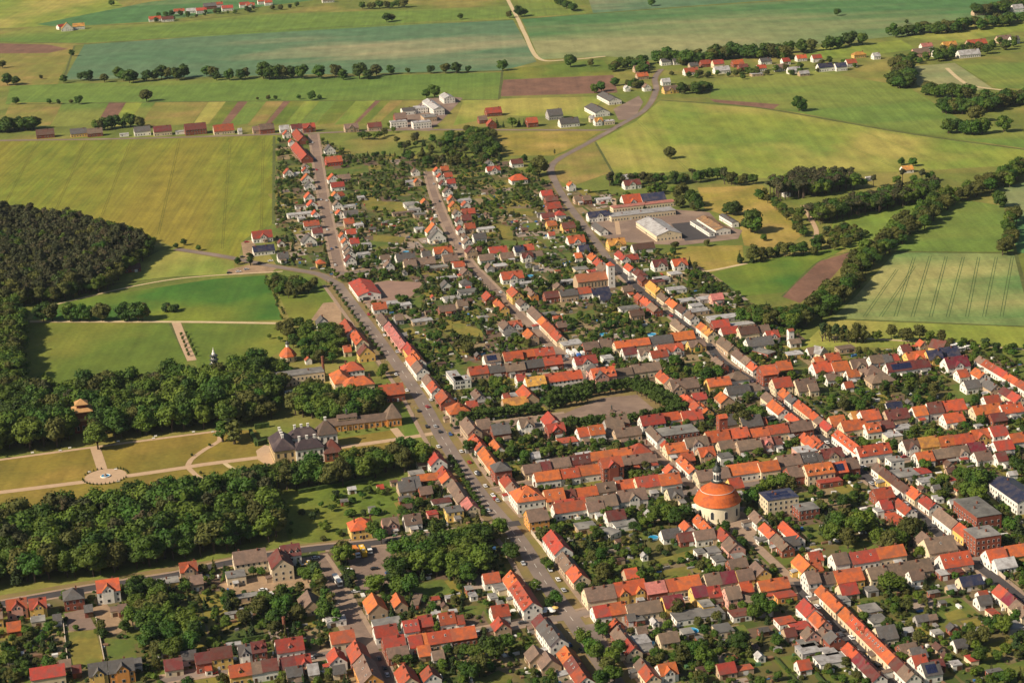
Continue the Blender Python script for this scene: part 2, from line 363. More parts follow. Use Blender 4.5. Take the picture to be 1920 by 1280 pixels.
# centre dashes and parking bay lines of the avenue
c = smooth(P(LIST[0][1]), 1.0); n = normals(c); mb = MB(); i = 30
while i < len(c) - 8:
    a, b = c[i], c[min(i + 5, len(c) - 1)]; w2 = n[i] * .09
    if i > 300 or (i // 12) % 2: mb.quad((*(a - w2), .215), (*(b - w2), .215), (*(b + w2), .215), (*(a + w2), .215))
    i += 11
tag(mb.obj('road_marking', PAINT), kind='structure')
for nm, pts, wd, m in (('field_track', [(-60, 603), (100, 603), (330, 603.5), (450, 605), (562, 607)], 4.5, PALE), ('field_track', [(330, 604), (344, 640), (360, 676)], 6.5, GRAVEL),
                       ('field_track', [(100, 572), (200, 548), (265, 534), (340, 522), (440, 514), (530, 509)], 2.6, PALE),
                       ('field_track', [(946, -12), (960, 15), (972, 38), (985, 66), (1010, 110), (1060, 113), (1135, 106)], 6, PALE),
                       ('field_track', [(1775, 128), (1800, 150), (1826, 162), (1900, 172)], 5, PALE),
                       ('field_track', [(1270, 513), (1330, 508), (1400, 494)], 4, PALE), ('field_track', [(1555, 632), (1680, 638), (1990, 660)], 3, PALE),
                       ('field_track', [(1505, 385), (1530, 430), (1526, 448)], 4, GRAVEL), ('field_track', [(1150, 372), (1160, 440)], 4, GRAVEL),
                       ('garden_path', [(-60, 930), (0, 923), (160, 903), (240, 892), (350, 876), (380, 871), (490, 857)], 5.5, GRAVEL),
                       ('garden_path', [(-60, 872), (0, 862), (170, 839), (300, 822), (402, 809)], 3.2, GRAVEL),
                       ('garden_path', [(178, 838), (186, 862), (193, 884)], 6, GRAVEL),
                       ('garden_path', [(352, 876), (358, 862), (385, 842), (412, 826), (410, 812), (402, 808)], 3.4, GRAVEL),
                       ('garden_path', [(352, 876), (372, 894), (395, 905), (430, 916)], 3.2, GRAVEL),
                       ('garden_path', [(420, 867), (440, 880), (470, 879), (500, 876)], 2.8, PALE),
                       ('castle_drive', [(610, 842), (700, 830), (780, 818), (836, 808)], 5.5, GRAVEL),
                       ('garden_path', [(738, 803), (752, 820), (763, 838)], 5, GRAVEL),
                       ('footpath', [(540, 1002), (700, 940)], 2.5, lush)):
    strip(nm, pts, wd, m, 0.145 + random.random() * .02)
# squares and yards
sheet('market_square', [(1018, 782), (1045, 765), (1112, 735), (1192, 728), (1262, 772), (1290, 790), (1200, 806), (1070, 812)], VERGE, .125, True)
sheet('square_paving', [(1056, 776), (1128, 746), (1194, 740), (1228, 768), (1150, 788), (1080, 796)], COBB, .135, True)
sheet('church_square', [(1330, 985), (1392, 962), (1412, 980), (1420, 1002), (1394, 1012), (1370, 1000)], PAVE, .135, True)
sheet('bus_yard', [(652, 1050), (690, 1022), (722, 1018), (742, 1056), (740, 1090), (716, 1112), (672, 1110)], COBB, .130, True)
sheet('factory_yard', [(1106, 418), (1130, 400), (1250, 392), (1330, 398), (1350, 420), (1392, 432), (1384, 448), (1280, 460), (1220, 458), (1150, 452), (1118, 438)], COBB, .130, True)
sheet('factory_yard', [(1258, 420), (1300, 416), (1345, 446), (1285, 452)], ASPHD, .134, True)
sheet('factory_yard', [(740, 244), (760, 215), (800, 185), (850, 182), (868, 184), (830, 225), (806, 246)], COBB, .130, True)
sheet('supermarket_lot', [(704, 530), (726, 526), (794, 530), (772, 556), (716, 576), (672, 566)], mat('lot_paving', (.26, .165, .125), (.22, .14, .11), scale=.1), .130, True)
sheet('depot_yard', [(1150, 205), (1198, 180), (1206, 192), (1190, 222), (1160, 226)], COBB, .130, True)
sheet('farm_yard', [(452, 455), (470, 450), (482, 462), (478, 482), (458, 490)], tan, .130, True)
sheet('car_park', [(426, 506), (470, 496), (520, 503), (505, 512), (430, 516)], tan, .130, True)
sheet('castle_forecourt', [(480, 845), (496, 834), (515, 838), (520, 870), (500, 872), (484, 862)], GRAVEL, .130, True)
sheet('villa_yard', [(120, 1150), (160, 1140), (182, 1180), (130, 1182)], COBB, .130, True)
sheet('villa_yard', [(172, 1140), (198, 1130), (240, 1175), (215, 1192), (190, 1175)], tan, .130, True)
sheet('bus_stop_yard', [(410, 1095), (520, 1075), (600, 1085), (600, 1105), (440, 1115)], tan, .130, True)
cc = g(198, 893); mb = MB(); mb.poly([(cc[0] + 12.2 * math.cos(t), cc[1] + 12.2 * math.sin(t), .17) for t in np.linspace(0, 2 * math.pi, 49)[:-1]])
tag(mb.obj('fountain_circle', GRAVEL), kind='structure')
LAWNY = fm('garden_lawn_dry', (.190, .155, .030), (.150, .135, .027), (.12, .125, .024), scale=.15, scale2=.06)
LAWNG = fm('garden_lawn', (.085, .120, .020), (.068, .100, .018), (.12, .12, .025), scale=.15, scale2=.06)
for k_, pts in (('y', [(122, 1186), (178, 1180), (197, 1245), (140, 1256)]), ('g', [(195, 1195), (250, 1200), (258, 1240), (207, 1242)]), ('y', [(1838, 1212), (1890, 1195), (1918, 1216), (1845, 1240)]), ('g', [(1572, 1024), (1618, 1012), (1665, 1032), (1650, 1042), (1582, 1048)]),
                ('y', [(1222, 1050), (1330, 1022), (1338, 1034), (1232, 1060)]), ('y', [(1240, 1070), (1290, 1060), (1300, 1080), (1250, 1088)]), ('g', [(1308, 1222), (1342, 1214), (1350, 1250), (1325, 1256)]), ('g', [(1370, 1176), (1394, 1170), (1406, 1186), (1380, 1196)]),
                ('g', [(872, 1136), (912, 1134), (902, 1152), (866, 1152)]), ('g', [(880, 1284), (935, 1256), (962, 1268), (950, 1290)]), ('g', [(848, 690), (880, 676), (905, 688), (860, 706)]), ('y', [(818, 616), (860, 605), (906, 620), (905, 632), (840, 628)]), ('g', [(762, 562), (792, 555), (792, 576), (760, 582)]),
                ('g', [(1060, 592), (1112, 580), (1118, 592), (1070, 602)]), ('g', [(608, 320), (690, 310), (692, 324), (604, 334)]), ('y', [(676, 376), (762, 380), (764, 400), (690, 394)]), ('g', [(1780, 722), (1820, 714), (1832, 750), (1786, 762)]), ('g', [(1394, 1012), (1406, 1006), (1448, 1050), (1440, 1060)]), ('g', [(1452, 1062), (1470, 1075), (1480, 1092), (1462, 1092)]),
                ('y', [(1770, 1150), (1800, 1140), (1815, 1155), (1780, 1165)]), ('y', [(1690, 1160), (1740, 1150), (1740, 1165), (1700, 1175)]), ('g', [(1600, 1105), (1640, 1100), (1650, 1130), (1620, 1140)]), ('g', [(1880, 1250), (1925, 1235), (1930, 1265), (1890, 1275)]), ('y', [(950, 390), (1000, 392), (1000, 405), (955, 402)]), ('y', [(920, 420), (960, 425), (962, 448), (945, 450)]),
                ('y', [(700, 440), (760, 445), (755, 456), (700, 452)]), ('g', [(690, 450), (730, 452), (725, 470), (690, 466)]), ('g', [(940, 450), (985, 452), (980, 466), (940, 462)]), ('y', [(800, 292), (760, 288), (770, 300), (800, 302)]), ('g', [(700, 975), (740, 962), (760, 985), (720, 1000)]), ('g', [(770, 1095), (830, 1085), (850, 1110), (790, 1125)]), ('y', [(1090, 905), (1130, 900), (1132, 912), (1095, 915)])):
    sheet('garden_lawn', pts, LAWNY if k_ == 'y' else LAWNG, .088 + random.random() * .008, True)
sheet('verge', [(-60, 1126), (0, 1116), (120, 1096), (230, 1078), (330, 1060), (420, 1046), (560, 1020), (700, 1005), (700, 1012), (560, 1027), (420, 1053), (230, 1087), (0, 1128), (-60, 1138)], VERGE, .115, True)
# wheel tracks in the cereal field
TRK = fm('wheel_track', (.050, .085, .026), (.065, .105, .032))
for xt, xb, yt in ((1680, 1618, 505), (1712, 1648, 500), (1712, 1676, 482), (1742, 1708, 480), (1772, 1742, 481), (1804, 1774, 482), (1833, 1810, 482), (1866, 1842, 482), (1896, 1875, 482)):
    for dx in (0, 4.5):
        strip('wheel_track', [(xt + dx, yt), (xb + dx * 1.25, 594)], .5, TRK, .092 + random.random() * .01, blk=False)
RYT = fm('rye_track', (.110, .112, .015), (.125, .120, .017)); LMT = fm('lime_track', (.125, .165, .028), (.145, .170, .032))
for xt, xb, y1 in ((70, 5, 388), (160, 100, 400), (245, 190, 402), (335, 295, 440), (430, 415, 466), (492, 488, 430)):
    for dx in (0, 3.6): strip('wheel_track', [(xt + dx, 262), (xb + dx, y1)], .55, RYT, .092 + random.random() * .01, blk=False)
for a, b in (((1195, 230), (1285, 318)), ((1262, 208), (1420, 326)), ((1345, 210), (1540, 318)), ((1470, 218), (1680, 316)), ((1600, 240), (1790, 316))):
    for dx in (0, 5): strip('wheel_track', [(a[0] + dx, a[1]), (b[0] + dx, b[1])], .6, LMT, .092 + random.random() * .01, blk=False)
# weedy margins along the field edges
WEED = fm('weedy_margin', (.060, .085, .020), (.100, .105, .030), scale=.2)
for pts, wd in (([(10, 196), (380, 191), (936, 187)], 4), ([(120, 152), (500, 144), (946, 133)], 7), ([(158, 83), (560, 55), (962, 37)], 3.5), ([(140, 86), (118, 152)], 3), ([(1238, 188), (1420, 202), (1700, 250), (1990, 290)], 4.5), ([(1680, 472), (1905, 475)], 2.5), ([(1904, 474), (1940, 612)], 3), ([(514, 256), (513, 420)], 3), ([(942, 132), (936, 186)], 3), ([(1116, 266), (1150, 326)], 2.5), ([(978, 36), (1400, 6), (1750, -10)], 3), ([(205, 533), (330, 519), (440, 515)], 1.5), ([(1556, 598), (1940, 613)], 2.5), ([(70, 51), (300, 43), (470, 27)], 4), ([(0, 79), (160, 82)], 4), ([(1466, 556), (1536, 490), (1604, 470)], 1.5), ([(318, 606), (352, 674)], 2)):
    strip('field_margin', pts, wd, WEED, .098 + random.random() * .01, blk=False)
# town garden plots
TOWN = P([(524, 262), (600, 262), (660, 290), (930, 300), (1010, 335), (1050, 350), (1200, 370), (1210, 395), (1105, 400), (1118, 440), (1190, 470), (1260, 480), (1330, 515), (1395, 562), (1500, 602), (1500, 655),
          (1620, 660), (1780, 645), (1990, 700), (1990, 1400), (-140, 1400), (-140, 1160), (230, 1095), (560, 1045), (700, 1022), (640, 1005), (735, 990), (760, 930), (800, 900), (790, 830), (800, 820), (735, 720), (640, 600), (640, 525), (520, 502), (515, 340)])
PLOT = [mat('plot_lawn', (.100, .130, .022), (.076, .104, .018), scale=.2, c3=(.13, .115, .025), scale2=.06), mat('plot_yellow_lawn', (.200, .165, .032), (.155, .138, .028), scale=.2),
        mat('plot_soil', (.135, .090, .058), (.100, .070, .046), scale=.3), mat('plot_green', (.060, .085, .016), (.045, .068, .013), scale=.2, c3=(.09, .08, .03), scale2=.08),
        mat('plot_paving', (.30, .235, .19), (.22, .175, .14), scale=.3), mat('plot_tan', (.25, .185, .105), (.19, .145, .07), scale=.25)]
mbs = [MB() for _ in PLOT]
tb = np.array(TOWN); gm = MB(); gm.poly([(p[0], p[1], .07) for p in TOWN])
o = gm.obj('town_ground', mat('town_ground', (.115, .095, .030), (.080, .085, .022), scale=.08, c3=(.165, .125, .070), scale2=.04)); o['kind'] = 'structure'
if o.data.polygons[0].normal.z < 0: o.data.flip_normals()
u = -700.0
while u < 700:
    wu = random.uniform(9, 17); v = 650.0
    while v < 2300:
        wv = random.uniform(10, 30); cx, cy = BX * (u + wu / 2) + AX * (v + wv / 2)
        if inpoly(np.array([cx]), np.array([cy]), TOWN)[0] and not blocked(cx, cy) and random.random() < .85:
            k = random.choices(range(6), (5, 2.4, 1.3, 5, 1.3, 2))[0]; e = random.uniform(.2, 1.2)
            q = [BX * (u + a) + AX * (v + b) for a, b in ((e, e), (wu - e, e), (wu - e, wv - e), (e, wv - e))]
            mbs[k].poly([(p[0], p[1], .08) for p in q])
        v += wv
    u += wu
for m_, b_ in zip(PLOT, mbs):
    if b_.f: tag(b_.obj('garden_plot', m_), 'garden plots of lawn, soil and paving between the houses', kind='stuff')
# field roads and yards are known to the planting
# ------------------------------------------------------------------ buildings read off the photograph
# tile x0 y0 x1 y1 depth | eaves roof wall options | ... : ground line of the visible facade, building to its far side
ROWS = '''
@of the villas on the wood road from the photo's left edge#villas along the wood road
a0 -70 880 30 862 8 | 5 t y
a0 60 812 215 792 9 | 5.5 r p x
a0 230 802 360 782 9 | 5 r y x
a0 490 752 640 722 11 | 6 g b h
a0 740 702 910 662 10 | 6.5 o w x d1
a0 1190 605 1350 572 8 | 4 g y f
a0 1360 522 1490 502 9 | 5 r t x
a0 1440 602 1530 582 8 | 4 t t
a0 60 942 165 925 8 | 3 o b
a0 240 870 345 855 7 | 3 g c f
a0 405 862 450 852 6 | 3 g w
a0 640 797 690 785 6 | 3.2 g b
a0 835 792 890 780 6 | 3 t c f
a0 895 792 950 780 6 | 3 t b
@of the bottom street's north row from the photo's left edge#houses on the bottom street
a0 450 1212 540 1195 6 | 3 t w
a0 550 1252 600 1240 6 | 3 d b
a0 240 1335 500 1290 9 | 5 r c
a0 680 1325 820 1302 10 | 6 g y x
a0 830 1300 1020 1270 10 | 6 g o x
a0 990 1202 1070 1185 6 | 3 g w
a0 1245 1245 1380 1218 9 | 3.5 d c
a0 1370 1162 1480 1140 7 | 3.2 g w
a1 -40 1215 75 1195 9 | 5 d b
a1 78 1195 235 1170 9 | 6 d y
a1 285 1162 378 1145 9 | 5.5 g w x
a1 382 1146 490 1127 9 | 6 d b d2
a1 565 1115 770 1080 10 | 3.8 r w d1
a1 975 1050 1150 1012 9 | 3.8 r c
a1 940 872 1080 845 6 | 3 l w f
a1 1305 1002 1470 968 9 | 4 r w
a1 1520 962 1632 940 9 | 4 r w k3
a2 115 930 215 908 9 | 4.5 r b
a2 270 906 385 882 9 | 4 r w k2
a2 390 890 435 878 7 | 3.2 r w
a2 665 850 790 825 9 | 4 r w
a1 1290 906 1500 870 8 | 3 g w f
@of the bottom street's south row from the photo's left edge#houses on the bottom street
a1 215 1312 575 1245 9 | w=1.4 4.5 r y d1 | w=.7 4.5 t w | 4.8 d w
a1 600 1242 720 1215 9 | 4 d p
a1 715 1222 825 1200 9 | 4 r p x
a1 640 1300 760 1280 8 | 4 g t
a1 800 1270 880 1255 8 | 3.2 l c
a1 930 1130 960 1200 8 | 4 r w
a1 1080 1105 1130 1215 9 | 5.5 r b
a1 1130 1215 1200 1370 10 | 5 t o k3
a1 985 1265 1080 1245 7 | 3 g c
a1 1370 1092 1530 1065 9 | 4.5 r b
a1 1400 1158 1555 1130 8 | 4 t b
a1 1560 1078 1660 1062 9 | 4 r w
a1 1440 1262 1490 1370 9 | 4 r c
a2 55 1072 540 992 9 | 4 o c | w=1.5 4 o t k2 | w=1.5 4 o b
a2 110 1132 200 1112 8 | 3.2 o t
a2 215 1155 300 1140 7 | 3 t g
a2 640 897 680 952 8 | 4 r t
a2 100 1270 160 1330 8 | 4 r w
@around the bus yard, counted from the wood#buildings around the bus yard
a1 250 478 490 427 12 | 5.5 t c
a1 500 442 525 530 11 | 7.5 d c
a1 605 430 745 397 11 | 6.5 d w d3
a1 190 562 330 537 9 | 4.5 g c f
a1 715 700 752 787 10 | 3.5 t t B
a1 1202 722 1250 812 9.5 | 3.8 o t B
a1 1400 692 1450 762 6.5 | 3.2 o t B
a1 1120 217 1300 187 12 | 5.5 o y h
a1 1365 172 1480 152 9 | 4 t p x
a1 1525 150 1650 130 9 | 4 t w d1
a1 250 690 440 655 5 | 2.6 g t f
a1 640 800 730 785 5 | 2.6 t t f
a2 100 730 130 640 4 | 2.4 t b f
@of the avenue's west row, from the castle toward the viewer#houses along the avenue
b2 140 842 195 932 11 | 6.5 r w
b2 215 957 295 1035 10 | 4 r c | 4 o c
b2 300 1052 410 1180 9 | 4 t t
b2 412 1182 462 1245 9 | 4 k c
b2 320 1282 440 1258 9 | 5.5 g y f
a2 735 562 885 817 10.5 | w=.5 4.5 o w k2 | 5.5 r w d4
a2 950 882 1090 1102 10 | w=.6 4.5 d t | w=.8 5 g w | 6.5 g w k2
a2 1130 1122 1300 1362 9.5 | 4.2 o c d1 | 4.2 d c k3 | 4.2 r w
a2 890 1112 940 1180 9 | 3.6 t t B
a2 980 1162 1032 1232 9 | 3.6 t t B
a2 600 592 720 572 8 | 4 r w
a2 640 692 690 682 6 | 3 g w f
a2 670 617 780 597 7 | 3 g w f
b2 0 1082 125 1062 12 | 4 g t B
b2 100 1007 255 985 7 | 3 o b
b2 40 962 150 945 7 | 3 g t f
b2 120 1112 210 1095 8 | 3.2 t b
b2 215 1182 350 1155 7 | 3 d w f
b2 100 892 160 882 7 | 3.2 t w
b1 1480 1092 1600 1075 10 | 3.5 g t
b2 175 1262 250 1250 6 | 3 r p f
@of the avenue's east row, from the supermarket toward the viewer#houses along the avenue
c1 1300 982 1355 1047 9 | 4 t w
c1 1357 1050 1490 1222 9 | 4 k p k3
c1 1492 1212 1600 1345 9 | 5 r y | 5 o w
b2 0 102 90 217 10 | 5 o w | 5 t w
b2 120 252 203 357 9 | 4.5 t w | 4.5 r w
b2 220 382 275 442 11 | 5 r b
b2 300 482 345 532 15 | 5.5 o c h
b2 420 612 465 702 10 | 7 t t
b2 470 702 535 785 9 | 3.8 o w k2
b2 540 802 640 932 9 | 3.8 o c
b2 680 1002 800 977 11 | 8 g b h
b2 710 1022 795 1142 9 | 5 r c | 5 t w
b2 850 1227 1045 1180 16 | 7 o w h d3
a2 938 152 1080 120 12 | 5.5 t o
a2 1040 272 1115 402 11 | 6 r w d1
a2 1120 402 1205 502 9.5 | 3.8 t t k2
a2 1205 504 1265 582 10 | 3.8 o c
b2 625 722 680 782 7 | 3 o w
b2 385 285 495 266 9 | 6 l w f
b2 290 212 383 283 8 | 6 l w f
b2 555 662 650 642 11 | 6.5 t t
b2 665 682 795 660 11 | 5 g b
b2 490 352 530 402 8 | 4 t g
b2 510 422 660 397 9 | 3 g t f
b2 470 472 550 456 8 | 4 r c
@between avenue and market, from the photo's top#houses near the market square
b2 605 127 720 110 10 | 4.5 t w s
b2 750 112 890 90 10 | 4 o c
b2 895 82 982 68 9 | 4 o r
b2 985 77 1125 57 10 | 4 r b k2
b2 490 217 630 198 10 | 4 r t
b2 640 202 760 185 9 | 4 g b
b2 762 192 905 170 9 | 4 t b
b2 908 168 1050 145 9 | 4 g b
b2 1052 152 1185 130 10 | 4.5 r b
b2 920 322 1060 296 10 | 5.5 y w k2
b2 1062 295 1330 250 10 | 5.5 o w
b2 845 262 910 250 8 | 4 r w
b2 830 342 890 412 10 | 4 o t B
b2 745 442 930 418 9 | 3 y t
b2 745 397 790 387 7 | 3.6 r w
b2 770 372 850 358 7 | 3 l w f
b2 1290 152 1440 118 10 | 4.5 r w x
b2 1370 202 1418 282 9 | 7 g p
b2 1422 282 1580 245 11 | 7 o p d4
b2 1490 92 1565 78 8 | 3.5 l w f
b3 0 237 60 222 9 | 4.5 o w d1
b3 62 232 190 210 9 | 4.5 t c
b3 192 212 400 175 10 | 4.5 t c
@south of the market trees, from the avenue eastward#houses near the market square
b2 875 632 970 608 10 | 5 t w x
b2 1030 562 1052 627 10 | 5.5 r w
b2 1080 662 1205 640 10 | 4.5 r b x
b2 1310 692 1390 676 10 | 4.5 o w
b2 1395 686 1500 665 10 | 5 o w k2
b2 1520 642 1645 618 11 | 5 t g
b2 1160 722 1300 705 9 | 3 r w f
b2 970 602 1035 590 8 | 3 g w f
b3 70 692 250 655 9 | 4 t t
b3 190 832 330 802 12 | 4.5 r c h
b3 10 602 160 572 11 | 4 t b
@in the rows west of the red corner house, from the avenue#rows between avenue and church
b2 900 962 1025 940 9 | 4 t t
b2 1027 942 1100 926 9 | 4 d t
b2 1105 922 1245 896 9 | 4 t c
b2 1247 897 1400 868 9 | 4 d p k3
b2 1402 872 1560 845 9 | 4.5 o c
b3 42 852 188 822 9 | 4 o t
b2 985 1037 1170 1008 9 | 5 o w
b2 1175 1008 1315 985 9 | 4.5 o w k2
b2 1318 985 1480 957 9 | 4.5 o w
b2 1490 987 1640 962 11 | 9 r b x
b2 1065 1197 1205 1168 11 | 5.5 o c k2
b2 1215 1157 1288 1142 9 | 4 d c x
b2 1290 1142 1450 1114 9 | 4 o c
b2 1452 1114 1585 1088 9 | 4.5 t t d1
b2 1145 1255 1375 1218 10 | 4.5 r c k1
b2 1380 1242 1600 1205 11 | 5 t w
b3 0 1212 85 1192 10 | 4.5 t w
b3 95 1192 300 1157 11 | 5 t w x
b3 80 1077 240 1050 9 | 3.5 o w
b3 230 1087 400 1057 11 | 5 r c k2
b3 405 1067 555 1040 11 | 5 o w k1
b3 405 932 440 962 9 | 4 o w
b3 110 902 268 876 9 | 4 t b
b3 270 882 372 862 9 | 4 t w
b3 470 1152 570 1132 10 | 4 g c x
b2 1300 825 1420 805 7 | 3 l t f
b2 950 835 1015 822 6 | 3 l w
b2 1000 880 1110 862 6 | 3 l t f
a2 1130 72 1375 28 9 | 4.5 r w
a2 1377 52 1500 30 9 | 4 t w
a2 1300 172 1440 148 9 | 3 g t f
a2 1450 182 1540 215 8 | 3 g w f
a2 1525 122 1620 105 9 | 4 d w
a3 20 122 140 100 9 | 4.5 d w
a3 60 152 230 128 8 | 3 g w f
@east of the market, from the square toward the church#houses east of the market
b3 350 232 425 292 10 | 5 o c
b3 427 302 490 362 11 | 6 t t
b3 492 362 685 327 11 | 6.5 t t
b3 530 402 590 457 9 | 6 o w h
b3 605 462 640 502 10 | 5 r w
b3 640 452 720 512 9 | 4 o y
b3 650 410 745 392 8 | 4 r t
b3 265 622 430 590 10 | 5.5 r w
b3 432 578 570 552 9 | 5 o w
b3 572 572 715 545 10 | 4.5 r c
b3 285 642 365 732 8 | 5 t w
b3 400 712 680 660 14 | 6 g b f
b3 600 792 755 757 9 | 6 t w x
b3 760 757 920 724 11 | 6 o c k1
b3 922 726 1065 700 11 | 6 o b
b3 1075 702 1215 678 9 | 5 o b
b3 1217 680 1360 655 9 | 5 r c
b3 895 612 1000 590 12 | 5 g t
b3 1020 627 1165 600 12 | 5 g t
b3 450 812 605 785 10 | 4 o c
b3 395 742 450 805 8 | 4 o c
b3 510 862 610 962 9 | 4 o w d2
b3 570 872 655 855 9 | 4 r b
b3 700 852 810 832 10 | 5 o t x
b3 850 862 940 842 8 | 5 g w f
b3 850 792 990 768 9 | 4.5 t c
b3 992 802 1160 772 10 | 5 t t
b3 1170 762 1240 748 9 | 5 k p x
b3 1242 747 1310 732 8 | 4 d w
b3 1130 600 1200 588 8 | 4 r t
@of the church street's north row, from the church eastward#houses on the church street
b3 690 1032 920 988 11 | 4.5 t c
b3 922 988 1150 945 11 | 4.5 o w
b3 1152 962 1292 937 10 | 5 o c
b3 1294 917 1460 887 11 | 4.5 t c
b3 1462 887 1570 868 10 | 4.5 g c k3
b3 1370 1007 1500 985 11 | 5 t b
b3 1502 1012 1700 977 11 | 6.5 o c d4
b4 185 972 285 955 10 | 5 o b s
b4 290 940 370 925 10 | 5 t b
b4 375 852 605 807 10 | 5 o w d3
b4 720 792 830 767 10 | 4.5 b w x
b4 835 777 968 752 10 | 4.5 y y
b4 970 757 1088 738 9.5 | 4 o c d1
b4 1090 742 1228 717 9.5 | 4 o t
b4 1230 716 1350 696 10 | 4.5 o y x
b4 1372 707 1485 688 11 | 6 r w
b4 1515 732 1620 712 9 | 4 o w
@of the church street's south row, from the corner eastward#houses on the church street
b3 930 1092 1020 1072 10 | 5 r y
b4 815 880 930 855 10 | 4 o w
b4 932 855 1095 825 9 | 4 t b
b4 1097 832 1195 812 9 | 4 t w x
b4 1200 812 1320 790 10 | 4.2 p w
b4 1250 862 1370 845 9 | 3.5 t w
b4 1400 792 1530 770 10 | 4 r w
b4 1410 872 1480 856 8 | 4 d w
b4 605 902 700 884 8 | 6 g w f
b4 640 992 820 962 12 | 3.5 g t f
b4 800 957 910 940 9 | 3 r w f
b4 830 1020 950 1000 7 | 3 l w f
b4 75 1030 240 1000 8 | 3.2 r b f
@of the east street's west row, from the factory toward the viewer#houses along the east street
c3 195 822 225 850 8 | 4 r b
c3 240 852 290 897 9 | 4 o b
c3 290 897 345 940 9 | 4 t b
c3 470 1022 535 1087 10 | 4 t c
c3 620 1212 735 1192 9 | 4 t y x
b3 760 122 840 172 9 | 5 t b
b3 925 277 1060 252 11 | 5 t w h
b3 765 322 925 292 10 | 5 o y
b3 910 382 1070 350 9 | 5 g w
b3 1075 347 1150 332 9 | 4.5 t w
b3 800 382 845 427 9 | 3.6 o t B
b3 1140 392 1220 452 10 | 5 t c
b3 1212 452 1250 532 11 | 5 o w
b3 1320 532 1400 590 9 | 4 o c
b3 1340 662 1540 625 10 | 4.5 t b
b3 1420 702 1530 785 10 | 4.5 o c
b3 1430 822 1570 797 10 | 5 l p f
b4 -20 722 45 787 10 | 5 o w
b4 100 860 250 832 10 | 4.5 d c x
b4 0 880 95 862 9 | 4 g w
b4 455 922 690 1112 9 | w=.6 4.5 t w | 4.5 b y | 4.5 b w
b4 500 1162 630 1140 10 | 4.5 r b
b4 540 1235 620 1220 9 | 4 r w
b4 620 1192 700 1275 9 | 4 r w
a4 550 52 680 155 8 | 3 o b f
a4 500 52 545 45 6 | 4 l w f
a4 775 252 880 347 12 | 4 t t
a4 890 372 1105 340 13 | 4.5 t c k1
@of the east street's east row, from the factory toward the viewer#houses along the east street
c3 15 452 135 432 10 | 5 y y x
c3 60 502 95 552 9 | 4 r w
c3 125 597 150 637 9 | 4 o w
c3 185 642 215 677 11 | 4.5 d w h
c3 220 682 250 712 8 | 4 d b
c3 275 742 360 802 10 | 4.5 y y
c3 365 817 420 862 9 | 4 t c
c3 425 867 490 912 10 | 4 o c
c3 510 912 545 952 9 | 4 b w
c3 575 962 612 1002 9 | 4 t w
c3 665 1062 745 1135 10 | w=.7 5 o w | 5 y c
c3 800 1172 912 1242 11 | 4.5 t t
b3 920 62 1035 148 10 | w=1.6 4.5 t w | 4.5 t w
b3 1037 148 1085 187 9 | 4 o w
b3 1170 262 1270 242 12 | 7.5 o b
b3 1290 197 1385 178 11 | 5 o b
b3 1260 342 1385 317 11 | 6 r c
b3 1275 352 1370 432 9.5 | 4 o b | 4 g w
b3 1390 442 1540 562 9 | 4 o c
b3 1542 562 1640 645 9 | 4 t c | w=1.6 4 r c
b4 160 682 330 822 10 | 5 o w d5
b4 700 1102 785 1157 10 | 4 o c
b4 805 1167 885 1232 10 | 4 r w
a4 900 82 1060 190 10 | 5 t w
a4 1062 192 1162 268 10 | 5 o y
a4 1365 652 1480 765 10 | 4 r w | 4 p c
a4 1485 768 1580 850 10 | 4 t c d1
a4 1350 442 1480 412 10 | 4.5 o w
a4 1490 402 1640 378 10 | 4.5 o y
a4 1400 472 1550 448 8 | 3.2 l w
b3 1430 342 1580 320 13 | 4 t c
b4 0 342 60 327 8 | 4 t c
c3 155 545 230 530 8 | 3.5 r t
c3 350 602 450 588 10 | 4 d w x
c3 500 597 600 582 11 | 4 o w x
@behind the east street's upper part, from the field side#outbuildings behind the east street
c3 195 467 355 448 9 | 3.5 b w B
c3 330 710 430 698 9 | 3 d t f
c3 360 690 470 678 9 | 3 l w f
c3 470 650 560 640 9 | 3 l c f
c3 460 772 590 752 9 | 3 l w f
c3 545 857 660 842 9 | 3 l c f
c3 690 840 790 828 8 | 3 l g f
c3 785 852 870 838 8 | 4 k p
c3 630 892 720 880 8 | 3 l w f
c3 600 937 760 918 9 | 3 l t f
c3 770 992 1015 962 10 | 3 l g f
c3 800 1062 915 1042 9 | 4 r b
c3 865 1112 985 1092 9 | 4 r w
c3 1000 1122 1135 1100 11 | 4.5 b c
c3 1140 1097 1220 1083 9 | 4 t w
c3 1060 1202 1245 1172 11 | 3.5 g w
c3 1200 1137 1290 1122 9 | 3.6 r w x
c3 920 1040 1100 1015 8 | 3 l c f
c3 1080 1220 1200 1250 8 | 3 g b f
c3 1370 1172 1450 1160 6 | 3 t w
c3 1350 1260 1470 1245 8 | 3 l y f
c3 1510 1250 1600 1240 8 | 3 t w
@around the U-shaped court, from the east street eastward#houses around the court
b4 250 652 430 628 10 | 5 o c
b4 432 662 530 642 10 | 4.5 o w d2
b4 170 612 270 590 11 | 4 o c
b4 395 572 535 558 11 | 5 o w
b4 585 572 745 545 11 | 5 d t d1
b4 790 542 880 522 10 | 5 o w
b4 900 522 1000 502 11 | 5 d w k1
b4 1005 502 1170 475 11 | 4.5 o c
b4 1020 582 1160 560 10 | 4 o w
b4 640 622 770 602 8 | 3 l w f
b4 545 622 630 607 8 | 4 d b
b4 580 702 690 684 8 | 5 l c f
b4 1240 522 1440 492 10 | 4 o c
b4 1450 512 1600 487 10 | 4 o w k2
b4 1370 562 1475 545 9 | 3.2 d b
b4 320 545 390 535 8 | 3.5 y c
b4 580 470 700 455 8 | 3 n w
@of the upper right quarter, from the tramlined field rightward#houses in the upper right quarter
